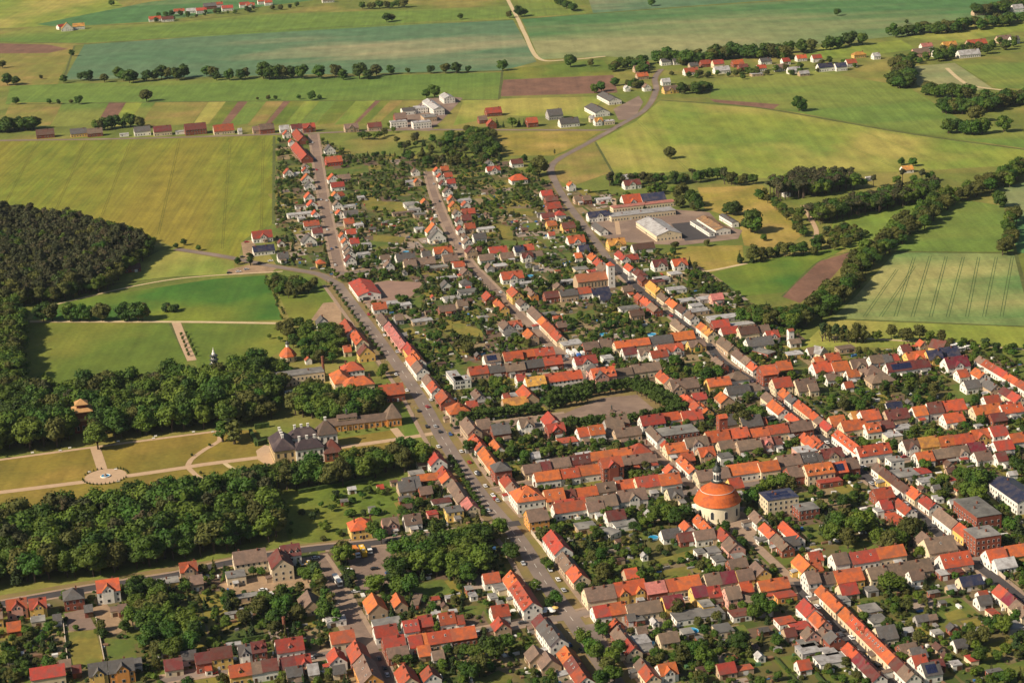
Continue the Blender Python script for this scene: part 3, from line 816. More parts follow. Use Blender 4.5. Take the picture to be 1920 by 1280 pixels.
b4 40 202 180 182 12 | 4 o w
b4 182 192 295 172 11 | 4 o w
b4 40 135 110 125 8 | 4 o c
b4 125 112 230 98 9 | 4 o c
b4 320 177 430 160 10 | 4.5 t c x
b4 460 132 555 118 9 | 4 t w
b4 557 120 620 112 9 | 4 g w
b4 622 112 665 100 8 | 4 r w
b4 735 117 885 100 11 | 4.5 o y x
b4 890 117 1000 103 11 | 5 n y x
b4 985 87 1130 72 12 | 4 n c
b4 1030 177 1200 157 12 | 5 p w x
b4 590 197 795 165 10 | 4 d w s
b4 797 167 900 150 9 | 4 d w
b4 460 282 640 258 12 | 4 t t h
b4 420 222 560 205 12 | 4 t t h
b4 130 262 230 245 8 | 4 t w
b4 285 242 370 228 8 | 4.5 o w
b4 265 307 325 296 7 | 3.2 r w
b4 1120 237 1190 225 9 | 4 o w
b4 1195 212 1260 257 10 | 5 o w
b4 1170 322 1280 305 9 | 4 g w
b4 1275 292 1345 345 11 | 4.5 g t
b4 1320 432 1430 415 9 | 3.5 r w
b4 1235 112 1600 345 9 | w=.6 4.5 t w | 4.5 r w k2 | 4.5 r w | 4.5 o w | 4.5 r w
b4 1405 342 1530 425 10 | 4 d c | 4 r c
c4 775 1180 830 1200 8 | 4 o t
c4 880 1205 985 1225 11 | 4 d y
c4 215 1215 340 1200 8 | 3 t t f
c4 0 1240 70 1255 9 | 3.5 l c
c4 690 1240 760 1230 8 | 4 d w
@of the church court and yards, from the church toward the viewer#houses by the round church
a3 530 152 575 197 8 | 4 o w
a3 625 112 740 222 9 | 3.8 o w k4
a3 665 267 810 240 8 | 4 t w
a3 800 212 850 277 10 | 4 r w
a3 850 292 905 352 12 | 4 t p
a3 750 352 850 335 8 | 3 g w f
a3 670 352 748 338 6 | 3 g w f
a3 420 247 545 224 8 | 3.2 g w
a3 545 267 660 247 8 | 3 d b
a3 810 417 890 402 8 | 3 g w f
a3 960 402 1050 386 8 | 3 g b f
a3 925 482 1055 457 8 | 4 t b
a3 1050 82 1115 142 9 | 4 t w
a3 1130 172 1205 252 9 | 4 o w
a3 1265 162 1390 275 9 | 4 o w
a3 1225 257 1300 347 9 | 4 t b
a3 1310 300 1450 285 8 | 3 g w
a3 1380 432 1450 517 11 | 4.5 o y
a3 1545 502 1610 490 9 | 4 r y
a3 1520 420 1620 405 8 | 3.5 r c
a3 140 545 240 540 9 | 3.2 o t
@of the long south street's north row, from the avenue eastward#houses on the long south street
a3 -145 747 65 704 11 | 5 t c
a3 70 702 300 672 11 | 5 o y x2
a3 302 682 445 655 10 | 4.5 k b
a3 450 657 708 612 10.5 | w=.5 4 r c | 4 o c
a3 750 614 970 575 10 | 4 t c | 4 p c
a3 985 582 1103 560 9 | 4.5 t y
a3 1065 482 1105 555 10 | 5 t y
a4 20 502 95 487 9 | 4 o y
a4 190 467 295 447 10 | 5 t w
a4 320 447 515 412 10 | 4 r w k2
a4 520 414 720 380 10 | 4.5 o c
@of the long south street's south row, from the avenue eastward#houses on the long south street
a3 -95 842 155 815 9.5 | 4 r w | 4 o t
a3 160 832 410 788 9 | 3.6 t c
a3 435 792 580 770 10 | 5 p y x
a3 650 712 760 694 9 | 5 p y
a3 715 772 800 757 8 | 4 g y f
a3 765 704 860 690 9 | 4.5 r p d1
a3 905 737 1008 717 10 | 5.5 t p
a3 1012 662 1095 645 9 | 4 o t
a3 1150 652 1370 617 9 | 4 o c | 4 o t
a3 1275 692 1420 668 7 | 3 r o f
a3 1505 622 1600 605 10 | 6 t w
a4 -10 617 190 580 9 | 4 t w
a4 205 592 405 557 11 | 4 o y
a4 455 562 590 537 10 | 4 t c
a4 592 537 920 480 10 | 3.6 t t
a4 1005 477 1220 440 11 | 4 o w k4
a3 520 862 880 800 10 | 3 g w f
a3 940 832 1080 812 8 | 3 d w f
a3 830 952 950 930 9 | 3 g c f
a3 980 710 1100 740 6 | 3 t c
a3 0 905 20 925 9 | 4 o b
@of the short lane's rows below the brown barn, toward the viewer#houses on the short lane
a3 25 962 80 1060 9.5 | 4 t b
a3 82 1062 150 1132 10 | 4 r c
a3 195 1202 230 1252 9 | 4 t c
a3 230 1254 290 1335 9 | 4 r c
a3 400 1290 530 1265 9 | 4 o w x
a3 155 862 215 852 6 | 3 g b
a3 215 862 280 850 7 | 3 g b f
a3 400 1032 540 1008 8 | 3 t c
a3 180 1042 330 1017 9 | 3 l p f
a3 240 1102 360 1080 8 | 3 g p f
a3 840 1262 970 1240 8 | 3 r t
a3 975 1232 1095 1212 5 | 2.6 r t f
a3 570 962 650 946 6 | 3 g g f
a3 230 960 300 945 6 | 2.8 t g
@of the lower right street's east row, from the corner toward the viewer#row houses on the lower right street
a4 30 652 185 812 9.5 | w=.7 4 o w | 4.2 o c
a4 200 827 720 1335 9.5 | 4.2 o c | w=.9 4.2 o c k2 | w=.9 4.2 r c d2 | 4.2 r c k3 | w=1.1 4.2 r c k4 | w=.9 4.2 o c | w=.9 4.2 d w | 4.2 t w
a4 240 672 365 648 9 | 3.2 r c
a4 215 722 300 705 8 | 3 g w f
a4 410 802 540 778 9 | 3 g t f
a4 470 882 590 860 9 | 3 g w f
a4 520 1022 660 997 10 | 4 g c
a4 690 1122 810 1098 8 | 3.5 t b
a4 770 1152 880 1130 8 | 3.5 g t
a4 790 1232 890 1212 9 | 4 r w
a4 860 1292 990 1268 9 | 4 g w s
a4 920 1217 1010 1200 6 | 3 d b
a4 430 642 510 627 6 | 3 g g f
@of the lower right street's west row, from the corner toward the viewer#row houses on the lower right street
a3 1405 772 1490 852 11 | 4.5 r w
a3 1492 854 1590 925 9 | 4 o p
a4 30 960 85 1005 9 | 3.6 t t
a4 88 1012 148 1062 10 | 5 g b
a4 215 1092 480 1335 9 | 4.2 o w | 4.2 p w | 4.2 d w
a3 1290 892 1420 870 8 | 3 r w f
a3 1395 932 1530 908 8 | 3 r c f
a3 1340 982 1420 967 7 | 3 d t
a3 1435 972 1490 1015 10 | 4 t p
a3 1440 1232 1530 1215 7 | 3 r w
a3 1460 1112 1600 1085 9 | 3 l g f
a4 75 1192 320 1150 9 | 3 l w f
a4 120 1122 215 1105 8 | 3 l w f
a4 0 860 60 850 7 | 3 g t f
a4 -60 1060 60 1040 8 | 3 g b f
@in the gardens at lower right, from the brick block leftward#garden buildings at lower right
a4 1140 602 1300 575 8 | 3 n c
a4 1270 742 1365 725 7 | 3 g w
a4 1275 692 1340 680 6 | 3 r w
a4 760 562 865 545 8 | 3.5 t w
a4 930 957 1000 945 5 | 2.6 g w f
a4 800 862 900 845 5 | 2.6 g g
a4 895 847 940 838 4 | 2.6 t t
a4 1060 500 1150 485 8 | 2.8 d b f
a4 1500 930 1600 905 8 | 3 g g f
a4 980 520 1040 505 7 | 3 l b f
a4 1040 630 1080 622 5 | 2.6 l t
a4 1090 1060 1180 1045 6 | 2.8 g w
@of the houses on the big field's street, west side from the top#houses on the street beside the big field#g
d1 165 832 212 830 8 | 4 r w
d1 200 880 235 876 8 | 4 r w
d1 232 902 250 985 12 | 4 r b a
d1 230 822 242 872 11 | 4 r b a
d1 280 1030 325 1027 8 | 4 t w
d1 280 1055 325 1052 8 | 4 r w
d1 170 1070 230 1066 9 | 4 r w
d1 275 1110 350 1105 8 | 4 o w
d1 295 1148 360 1144 8 | 4 g w
d1 205 1065 270 1060 8 | 3 l w f
c1 770 80 845 73 9 | 4 o w
c1 790 140 865 133 9 | 4 o w
c1 700 135 790 125 7 | 3 t w f
c1 825 208 882 203 9 | 4 o w
c1 640 200 830 185 9 | 3 l w f
c1 720 228 775 222 7 | 3.2 l w f
c1 765 292 880 280 9 | 4 r w a
c1 830 347 905 338 9 | 4 d w a
c1 750 417 860 405 10 | 3.6 g w
c1 860 572 925 564 8 | 3.4 o y h
c1 380 385 530 372 12 | 4 r w a x
c1 385 482 545 466 10 | 3.6 n w a
c1 570 532 650 522 9 | 3.6 g w a
c1 570 415 615 410 7 | 3 d w
@of the houses on the big field's street, east side from the top#houses on the street beside the big field#g
d1 415 932 480 926 9 | 4 g w
d1 425 1002 520 990 11 | 4 r r a
d1 435 1106 500 1100 9 | 4 o w
d1 500 1100 570 1092 9 | 3.5 t t a
d1 455 1150 535 1143 9 | 4 r w a
c1 975 66 1030 60 8 | 4 o w
c1 1030 60 1070 52 8 | 3.5 r w a
c1 985 142 1050 135 8 | 4.5 t w
c1 1050 140 1150 128 8 | 3 l w f
c1 1005 202 1065 196 8 | 4 o w
c1 1065 205 1170 192 8 | 3.2 g w a
c1 1070 272 1140 262 9 | 3.6 r t a
c1 1145 280 1210 270 8 | 3.2 l w f
c1 1030 378 1090 370 8 | 4 o w
c1 1085 352 1155 342 9 | 3.6 r w a
c1 1050 422 1110 415 8 | 4 o w
c1 1112 422 1178 412 9 | 3.6 r w a
c1 1060 482 1130 475 8 | 4.5 t w
c1 1070 518 1150 511 8 | 4.5 t w
c1 1075 567 1155 552 9 | 4 d w
c1 1170 500 1260 490 8 | 3 l w f
c1 1200 425 1270 416 7 | 3 l w f
c1 1165 70 1220 62 8 | 3 l w f
c1 1285 922 1385 905 9 | 3.6 r w a
c1 1385 872 1480 858 8 | 3 l g f
c1 1475 884 1570 872 8 | 3 l w f
c1 1450 1000 1510 990 8 | 3.6 t g a
c1 1460 1120 1540 1105 8 | 3 g t f
c1 1370 602 1440 592 8 | 4 t w
c1 1460 547 1600 528 10 | 3.6 g w a
c1 1520 600 1610 586 10 | 4 t c a
c1 1340 545 1410 535 8 | 3.6 t w a
c1 1520 125 1600 115 10 | 3.4 g w f
c1 1430 190 1590 172 7 | 2.8 t t f
@of the middle street's upper part, west side from the top#houses on the middle street#g
d1 900 1115 985 1108 9 | 3.2 l w f
d1 955 1122 990 1116 7 | 4 o t
d1 940 1060 985 1055 8 | 3.6 t w
c2 125 117 182 113 8 | 4 o t
c2 0 127 115 115 10 | 3 l w f
c2 30 165 120 155 8 | 3 g w f
c2 70 200 160 190 8 | 3 g t f
c2 195 245 225 243 5 | 4 o t
c2 80 310 150 300 8 | 3 l w f
c2 165 342 285 332 10 | 4 o w
c2 180 388 310 380 9 | 4 g w
c2 225 502 360 486 10 | 4 o w a x
c2 135 527 200 518 9 | 4 g w a
c2 0 592 230 562 10 | 3.6 t t a
c2 295 557 400 542 10 | 3.6 t t a
c2 370 602 450 592 8 | 4 r w a
c2 395 632 438 657 9 | 4 t t a
c2 250 682 390 662 7 | 2.6 l t f
c2 425 742 500 728 9 | 4.5 g w a h
c2 275 747 355 735 9 | 2.8 g w
c2 300 842 420 825 10 | 3 g w f
c2 410 790 550 770 10 | 3 g w f
c2 265 937 385 920 9 | 3.6 t b a
c2 400 897 475 885 9 | 3.8 t t a
c2 550 977 630 966 6 | 2.8 g y f
c2 570 817 610 852 9 | 4 r b a
c2 665 872 705 932 8 | 4.5 o y a
c2 695 1032 740 1072 9 | 4 t g a
c2 785 1062 880 1048 9 | 4 r w a x
c2 750 1110 860 1095 9 | 3 g w f
c2 880 1112 922 1157 9 | 5 o t a
c2 60 1010 210 990 8 | 3 l t f
c2 0 570 60 590 8 | 3.4 t w
c2 170 600 330 590 8 | 3 g t f
@of the middle street's upper part, east side from the top#houses on the middle street#g
d1 1070 1056 1115 1053 8 | 4 o w
d1 1115 1048 1160 1042 9 | 3.5 o t a
d1 1090 1092 1135 1089 8 | 4 r w
d1 1135 1088 1182 1081 9 | 3.6 r w a
d1 1105 1137 1150 1133 8 | 4 d w
d1 1150 1127 1200 1120 9 | 3.6 r w a
c2 290 40 360 35 8 | 4 t w
c2 325 98 385 92 8 | 4 o t
c2 390 95 500 85 9 | 3 l w f
c2 335 152 410 144 8 | 4 o y
c2 430 135 490 128 8 | 3.4 r w
c2 365 208 430 200 8 | 4 t w
c2 430 195 530 185 9 | 3.4 r t a
c2 385 262 435 256 8 | 4 d w
c2 432 246 500 237 9 | 3.6 d t a
c2 395 327 450 320 8 | 4 r w
c2 455 310 530 300 9 | 3.6 r t a
c2 545 310 680 298 8 | 3 l w f
c2 435 380 480 375 8 | 4 t w
c2 520 388 610 374 9 | 3.6 g w a
c2 440 430 515 424 8 | 4.5 t w
c2 465 505 545 495 9 | 5 d t
c2 545 480 580 474 8 | 3.6 d t a
c2 640 497 770 478 10 | 3.6 r w a
c2 830 487 895 475 9 | 4 n w a
c2 897 472 970 462 9 | 3.6 o c a
c2 565 552 670 535 9 | 3.6 t w a
c2 725 537 820 520 9 | 3.6 t c a
c2 680 590 770 578 9 | 3 l t f
c2 615 610 670 600 8 | 3.4 t g
c2 885 537 960 522 8 | 4 d w a x
c2 955 522 1035 508 8 | 3.6 t w a
c2 735 700 890 676 11 | 4 r w a x
c2 800 727 985 706 6 | 3 l w f
c2 755 802 810 847 10 | 6 r y a
c2 885 772 945 822 7 | 4 t o a
c2 825 862 865 897 8 | 4 t w a
c2 910 932 1085 1107 9.5 | w=1.2 4 t w a | w=.5 4 o w a | 4.2 r c a
c2 1087 1110 1135 1162 9 | 4 r c a
c2 1190 1192 1330 1165 12 | 3.2 l c f
c2 1150 1055 1215 1045 8 | 3.6 t b a
c2 1350 1230 1460 1212 10 | 4 t b a
c2 1470 1210 1560 1195 10 | 4 t w a
c2 1055 837 1168 822 9 | 4 d b a
c2 1170 832 1300 815 9 | 5 g t a
c2 1305 815 1405 800 9 | 5 r w a
c2 1410 807 1540 790 9 | 3.6 n w a
c2 1470 842 1550 830 8 | 3 n w a
c2 1090 722 1130 757 8 | 3.2 t t a
c2 1165 702 1275 688 6 | 2.6 l w f
c2 1020 960 1140 945 8 | 3 g t f
@of the rows behind the market's north side, from the middle street#houses north of the market
c3 65 1227 320 1190 9 | 5 o c
c3 322 1192 490 1165 9 | 4.5 g w
c3 492 1167 655 1140 10 | 4.5 o b
c3 385 1252 570 1225 10 | 4 r w x2
c3 125 1267 225 1250 9 | 4 d w
c3 245 1272 325 1258 9 | 4 t w x
c3 335 1290 455 1272 9 | 4 r w
c3 0 1200 60 1190 8 | 4 g w
c3 100 915 240 895 8 | 3 g w f
c3 175 970 275 955 8 | 3.6 b t
c3 125 790 190 775 8 | 4 t t
@of the upper road's west side, from the top#houses on the upper road
d2 342 1150 385 1145 8 | 5 o w g
c2 1030 65 1110 52 10 | 4 r w
c2 1060 105 1150 92 9 | 4 d b
c2 1070 160 1172 146 10 | 3.6 r b
c2 1135 222 1205 213 10 | 5 r w h
c2 1030 227 1120 215 8 | 3.6 d w
c2 1070 287 1140 278 8 | 3.6 o y
c2 1185 312 1280 300 10 | 4 d y
c2 1080 357 1125 350 6 | 3.2 r w
c2 1230 422 1355 408 11 | 4 o w x
c2 1310 482 1385 472 9 | 4 n w
c2 1280 530 1330 522 8 | 3.6 o w
c2 1360 522 1400 552 8 | 4 o c
c2 1405 567 1440 597 9 | 4 r w
c2 1430 602 1475 642 9 | 4 t t
c2 1380 632 1440 622 7 | 3 r w f
c2 1280 617 1375 602 9 | 3 g c f
c2 1275 97 1335 90 8 | 4 t t
c2 1340 97 1400 90 8 | 4 t b
c2 1440 87 1550 75 8 | 3 l w f
c2 1380 232 1540 212 9 | 4.5 n w x
c2 1407 277 1450 332 7 | 3 g w
d2 680 1142 775 1130 10 | 4 d w x
d2 660 1100 720 1094 9 | 3.5 l w
d2 0 1112 95 1100 12 | 4 o w h
d2 0 1010 70 1003 10 | 4 d w
d1 1385 1012 1430 1008 8 | 4 g w g
d1 1390 1052 1470 1044 9 | 4 r w x
@of the farms along the field road, from the photo's left edge#farms along the field road
d0 220 832 330 828 12 | 4 b b
d0 425 825 525 822 12 | 4 g y
d0 527 823 620 819 11 | 4 t b
d0 720 822 775 820 6 | 3 l w f
d0 808 818 908 814 12 | 5 g w
d0 925 818 1035 813 12 | 5 d c
d0 1055 808 1110 806 8 | 3 l w f
d0 1112 812 1245 807 14 | 6 d b
d0 1285 810 1410 805 14 | 4 r c
d0 1430 808 1455 807 6 | 4 l w
d0 1520 806 1562 804 9 | 4 t t
d1 25 805 115 801 12 | 5 t b
d1 145 800 205 797 9 | 4 l w
d1 215 800 285 796 10 | 5 d w
d1 285 798 360 792 10 | 5 r b x
d1 535 797 620 792 10 | 4.5 t t x
d1 675 787 760 782 10 | 4 d t
d1 1340 745 1392 741 10 | 4 t b
d1 1393 777 1445 772 9 | 5 r b g
d1 1385 702 1480 696 12 | 4 r b
d2 95 767 160 762 12 | 5 r b
d2 290 767 410 760 12 | 4 g w
d2 220 722 310 716 14 | 5 g g
d2 470 737 500 735 7 | 4 l c
d2 500 757 550 754 9 | 4.5 y w x
d2 555 752 620 748 9 | 4 l c f
@of the lone farms in the top fields, from the photo's left edge#farms in the top fields
d0 355 180 410 172 9 | 4 r w
d0 370 192 440 186 9 | 4 y w g
d0 440 182 510 175 10 | 5 y w
d0 895 132 970 129 10 | 4 o w x
d0 972 134 1045 129 10 | 4 d w
d0 1045 86 1110 81 9 | 4 r w
d0 1120 84 1178 78 9 | 4 l w
d0 1180 86 1242 80 10 | 5 r w
d0 1225 60 1300 53 12 | 5 g b
d0 1295 48 1340 44 9 | 5 r w
d0 1335 72 1400 65 10 | 5 r w
d0 1440 50 1498 45 10 | 5 r w
d0 1480 54 1530 49 9 | 5 r w x
d0 1550 30 1605 25 10 | 5 r w
d1 55 36 100 32 10 | 5 r w
d1 400 20 470 15 10 | 4 t w
@of the village on the upper road, from its bend rightward#houses of the village on the upper road
d2 680 552 710 549 8 | 4 l w g
d2 710 530 750 526 8 | 3 l w f
d2 795 552 835 547 9 | 4.5 t w g
d2 755 482 820 475 10 | 4 o t
d2 740 440 785 434 10 | 4 t t
d2 787 420 825 415 9 | 5 d t
d2 765 395 800 391 9 | 4 t t
d2 905 517 952 511 9 | 4 l w
d2 915 567 1000 560 11 | 4 t y x
d2 900 397 955 391 9 | 5 g w
d2 970 392 1020 388 9 | 4 g w
d2 1040 457 1122 450 11 | 4 r w
d2 1070 417 1120 412 9 | 4 g t
d2 1140 407 1200 401 11 | 4 r b
d2 1212 412 1275 406 11 | 5 r c
d2 1220 447 1312 440 11 | 4 l w
d2 1330 407 1395 401 11 | 4 o b
d2 1365 432 1420 427 9 | 5 d b
d2 1475 432 1530 428 9 | 4 o w
d2 1495 392 1560 386 10 | 4 g w
d2 1440 462 1510 457 9 | 3 l t f
d3 110 432 190 426 10 | 4 t w
d3 190 447 262 441 9 | 4 l w
d3 155 392 200 388 10 | 4 r w
d3 335 377 390 372 9 | 5 r w
d3 370 434 460 427 11 | 5 n w
d3 475 430 540 424 11 | 5 n w
d3 540 407 600 402 10 | 5 r w
d3 580 352 655 346 9 | 4 y y h
d3 940 347 1040 340 12 | 5 t p
d3 990 307 1055 301 10 | 5 k w
d3 1065 347 1110 342 9 | 5 g w
d3 1120 300 1200 293 10 | 5 y y x
d3 1265 292 1385 284 12 | 5 r t x
d3 1210 352 1345 343 12 | 4 l w
d3 1445 262 1535 256 12 | 4 t t
d3 1527 266 1575 261 10 | 5 g w
d3 1300 97 1365 92 10 | 4 t t
d3 1540 77 1600 71 12 | 5 l w
d3 240 372 300 367 9 | 4 o w
d3 255 460 315 455 8 | 3 l t
d3 700 360 740 356 9 | 4 l w
d3 875 1042 940 1036 8 | 3.2 y w
d3 660 1087 700 1083 5 | 3 l w f
d3 160 1185 200 1180 5 | 3 l w f
'''
RNAME = {'o': 'orange', 'r': 'red', 'd': 'dark red', 'b': 'brown', 't': 'weathered brown', 'g': 'slate grey', 'y': 'ochre', 'k': 'pink', 'p': 'maroon', 'n': 'solar blue', 'l': 'pale grey', 'u': 'rusty'}
WNAME = {'w': 'white', 'c': 'cream', 'y': 'yellow', 'b': 'brick', 'p': 'pink', 'g': 'grey', 't': 'tan', 'o': 'orange', 'r': 'red'}
OCC = []           # footprints, world xy corners
# ------------------------------------------------------------------ house builder
CH_MESH = {}
def chimney_mesh(kind='b'):
    if kind not in CH_MESH:
        mb = MB(); mb.box(-.36, -.36, -1.4, .36, .36, 1.0, 0); mb.box(-.44, -.44, 1.0, .44, .44, 1.16, 0, True); mb.box(-.16, -.16, 1.16, .16, .16, 1.34, 1)
        CH_MESH[kind] = mb.mesh('chimney', [BRICK if kind == 'b' else PLASTERW, GREENC])
    return CH_MESH[kind]
DM = {}
def dormer_mesh(R, W, sl):
    key = (R, W, round(sl, 1))
    if key not in DM:
        h, wd = 1.35, .85; dp = (h + .55) / max(sl, .3); mb = MB()
        mb.box(-wd, 0, -.4, wd, dp, h, 0)
        mb.poly([(-wd, 0, h), (wd, 0, h), (0, 0, h + .6)], 0)
        for s in (-1, 1):
            a = [(s * (wd + .18), -.22, h - .1), (0, -.22, h + .68), (0, dp + .3, h + .68), (s * (wd + .18), dp + .3, h - .1)]
            mb.poly(a if s > 0 else a[::-1], 1)
            mb.poly([(p[0], p[1], p[2] - .1) for p in (a[::-1] if s > 0 else a)], 1)
        mb.box(-.52, -.05, .12, .52, .02, 1.12, 2)
        DM[key] = mb.mesh('dormer', [WALL[W], ROOF[R], GLASS])
    return DM[key]
SKY = MB(); SKY.box(-.4, -.6, 0, .4, .6, .1, 1); SKY.box(-.32, -.52, .1, .32, .52, .12, 0); SKYM = SKY.mesh('skylight', [GLASS, FRAME])
def slabs(mb, L, D, S, rise, e=.35, eg=.22, th=.18, m=0, yc=0.0, x0=None, x1=None):
    """gabled roof, ridge along x"""
    sl = rise / (D / 2); a = -L / 2 - eg if x0 is None else x0; b = L / 2 + eg if x1 is None else x1
    for s in (-1, 1):
        ye, ze = s * (D / 2 + e), S - e * sl + .03; yr, zr = 0.0, S + rise + .03
        lo = [(a, yc + ye, ze), (b, yc + ye, ze), (b, yc + yr, zr), (a, yc + yr, zr)]
        hi = [(p[0], p[1], p[2] + th) for p in lo]
        if s > 0: lo = lo[::-1]; hi = hi[::-1]
        mb.poly(hi, m); mb.poly(lo[::-1], m)
        for i in range(4):
            j = (i + 1) % 4; mb.quad(lo[i], lo[j], hi[j], hi[i], m)
def window_rows(mb, face, a0, a1, b, S, ww=1.0, hh=1.35, gap=2.6, z0=.95, step=2.9, skip=None):
    n = max(1, int((a1 - a0 - .8) / gap)); ln = a1 - a0; z = z0
    while z + hh < S + .05:
        for i in range(n):
            c = a0 + ln * (i + .5) / n
            if skip is not None and z < 1.2 and abs(c - skip) < 1.3: continue
            pane(mb, face, c, b, z, ww, hh)
        z += step
def pane(mb, face, c, b, z, ww=1.0, hh=1.35):
    f = .09
    if face == 'f': mb.box(c - ww / 2 - f, b - .05, z - f, c + ww / 2 + f, b + .05, z + hh + f, 1); mb.box(c - ww / 2, b - .08, z, c + ww / 2, b - .03, z + hh, 0)
    elif face == 'k': mb.box(c - ww / 2 - f, b - .05, z - f, c + ww / 2 + f, b + .05, z + hh + f, 1); mb.box(c - ww / 2, b + .03, z, c + ww / 2, b + .08, z + hh, 0)
    elif face == 'l': mb.box(b - .05, c - ww / 2 - f, z - f, b + .05, c + ww / 2 + f, z + hh + f, 1); mb.box(b - .08, c - ww / 2, z, b - .03, c + ww / 2, z + hh, 0)
    else: mb.box(b - .05, c - ww / 2 - f, z - f, b + .05, c + ww / 2 + f, z + hh + f, 1); mb.box(b + .03, c - ww / 2, z, b + .08, c + ww / 2, z + hh, 0)
def gable_walls(mb, L, D, S, rise, m=0):
    n = len(mb.v); mb.box(-L / 2, -D / 2, -.3, L / 2, D / 2, S, m)
    for s in (-1, 1):
        q = [(s * L / 2, -D / 2, S), (s * L / 2, D / 2, S), (s * L / 2, 0, S + rise)]
        mb.poly(q if s > 0 else q[::-1], m)
def building(center, rz, L, D, Sv, R, W, opts, name, cat, label, group, ends=(True, True), far=False):
    root = empty(name, (center[0], center[1], 0), rz); tag(root, label, cat, group)
    flat = 'f' in opts; hip = 'h' in opts; gab = 'g' in opts and not flat and not hip
    L -= .04
    lowp = .16 if 'z' in opts else random.uniform(.38, .45)
    minor = cat in ('shed', 'barn')
    wall = MB(); rf = MB(); win = MB()
    rw = ROOF[R]
    if flat:
        wall.box(-L / 2, -D / 2, -.3, L / 2, D / 2, Sv, 0); rise = 0
        rf.box(-L / 2 - .15, -D / 2 - .15, Sv, L / 2 + .15, D / 2 + .15, Sv + .22, 0, True)
        if random.random() < .5: rf.box(-L / 4, -D / 5, Sv + .22, -L / 4 + .9, -D / 5 + .9, Sv + .55, 0)
        if R == 'g': rw = FLATR
    elif hip:
        d = min(L, D); rise = d * .40; wall.box(-L / 2, -D / 2, -.3, L / 2, D / 2, Sv, 0)
        e = .45; x, y = L / 2 + e, D / 2 + e
        rx, ry = (max(L / 2 - D / 2, .25), 0) if L >= D else (0, max(D / 2 - L / 2, .25))
        b0 = [(-x, -y, Sv - .08), (x, -y, Sv - .08), (x, y, Sv - .08), (-x, y, Sv - .08)]; b1 = [(p[0], p[1], Sv + .12) for p in b0]
        for i in range(4): rf.quad(b0[i], b0[(i + 1) % 4], b1[(i + 1) % 4], b1[i])
        rf.poly(b0[::-1]); z = Sv + rise
        if L >= D: p, q = (-rx, 0, z), (rx, 0, z); rf.quad(b1[0], b1[1], q, p); rf.poly([b1[1], b1[2], q]); rf.quad(b1[2], b1[3], p, q); rf.poly([b1[3], b1[0], p])
        else: p, q = (0, -ry, z), (0, ry, z); rf.poly([b1[0], b1[1], p]); rf.quad(b1[1], b1[2], q, p); rf.poly([b1[2], b1[3], q]); rf.quad(b1[3], b1[0], p, q)
    elif gab:
        rise = L * (lowp + .06); tmp = MB(); gable_walls(tmp, D, L, Sv, rise); t2 = MB(); slabs(t2, D, L, Sv, rise)
        for src, dst in ((tmp, wall), (t2, rf)):
            dst.v = [(-y, x, z) for x, y, z in src.v]; dst.f = src.f; dst.m = src.m
    else:
        rise = D * lowp; gable_walls(wall, L, D, Sv, rise); slabs(rf, L, D, Sv, rise)
    wo = wall.obj('wall', WALL[W], root); ro = rf.obj('roof', rw, root)
    # openings
    dx = -L / 2 + L * random.choice((.3, .5, .7))
    gp = 2.6 if not minor else 3.4
    window_rows(win, 'f', -L / 2, L / 2, -D / 2, Sv, gap=gp, skip=dx)
    if not far: window_rows(win, 'k', -L / 2, L / 2, D / 2, Sv, gap=gp)
    if ends[0]: window_rows(win, 'l', -D / 2, D / 2, -L / 2, Sv, gap=3.0)
    if ends[1] and not far: window_rows(win, 'r', -D / 2, D / 2, L / 2, Sv, gap=3.0)
    if not flat and not hip and not minor and rise > 2.6:
        if gab:
            for c_ in ((-1.1, 1.1) if L > 7 else (0,)): pane(win, 'f', c_, -D / 2, Sv + .35, .85, 1.1)
        else:
            for c_ in (-1.0, 1.0):
                if ends[0]: pane(win, 'l', c_, -L / 2, Sv + .35, .8, 1.1)
                if ends[1]: pane(win, 'r', c_, L / 2, Sv + .35, .8, 1.1)
    if win.f: tag(win.obj('window', [GLASS, FRAME], wo), kind='stuff')
    db = MB()
    if minor: db.box(dx - 1.2, -D / 2 - .06, 0, dx + 1.2, -D / 2 + .04, min(2.3, Sv - .3))
    else: db.box(dx - .6, -D / 2 - .07, 0, dx + .6, -D / 2 + .04, 2.15)
    if not far: db.obj('door', DOOR if random.random() < .7 else FRAME, wo)
    sl = rise / (D / 2) if not gab else 0
    for o in opts:
        if o[0] == 'x' and not gab:
            n = int(o[1:] or 1); wd = min(L * .42 / n + 1.2, 5.6)
            for k in range(n):
                cx = L * ((k + .5) / n - .5) + random.uniform(-.4, .4); r2 = wd * .5; rtop = min(Sv + rise * .92, Sv + .5 + r2); z1 = rtop - r2
                yb = -D / 2 - .45; wb = MB()
                wb.poly([(cx - wd / 2, yb, -.2), (cx + wd / 2, yb, -.2), (cx + wd / 2, yb, z1), (cx, yb, rtop), (cx - wd / 2, yb, z1)])
                ye = 0.0
                for s in (-1, 1):
                    q = [(cx + s * wd / 2, yb, -.2), (cx + s * wd / 2, ye, -.2), (cx + s * wd / 2, ye, z1), (cx + s * wd / 2, yb, z1)]
                    wb.poly(q if s > 0 else q[::-1])
                go = wb.obj('gable_bay', WALL[W], root)
                t = MB(); slabs(t, 1, wd, z1, r2, e=.25, th=.15, x0=yb - .25, x1=-.15)
                t.v = [(-y + cx, x, z) for x, y, z in t.v]; t.obj('gable_roof', rw, go)
                w2 = MB(); pane(w2, 'f', cx - .8, yb, z1 - .6, .8, 1.2); pane(w2, 'f', cx + .8, yb, z1 - .6, .8, 1.2)
                pane(w2, 'f', cx, yb, 1.0, 1.3, 1.4); tag(w2.obj('window', [GLASS, FRAME], go), kind='stuff')
        elif o[0] == 'd' and not flat:
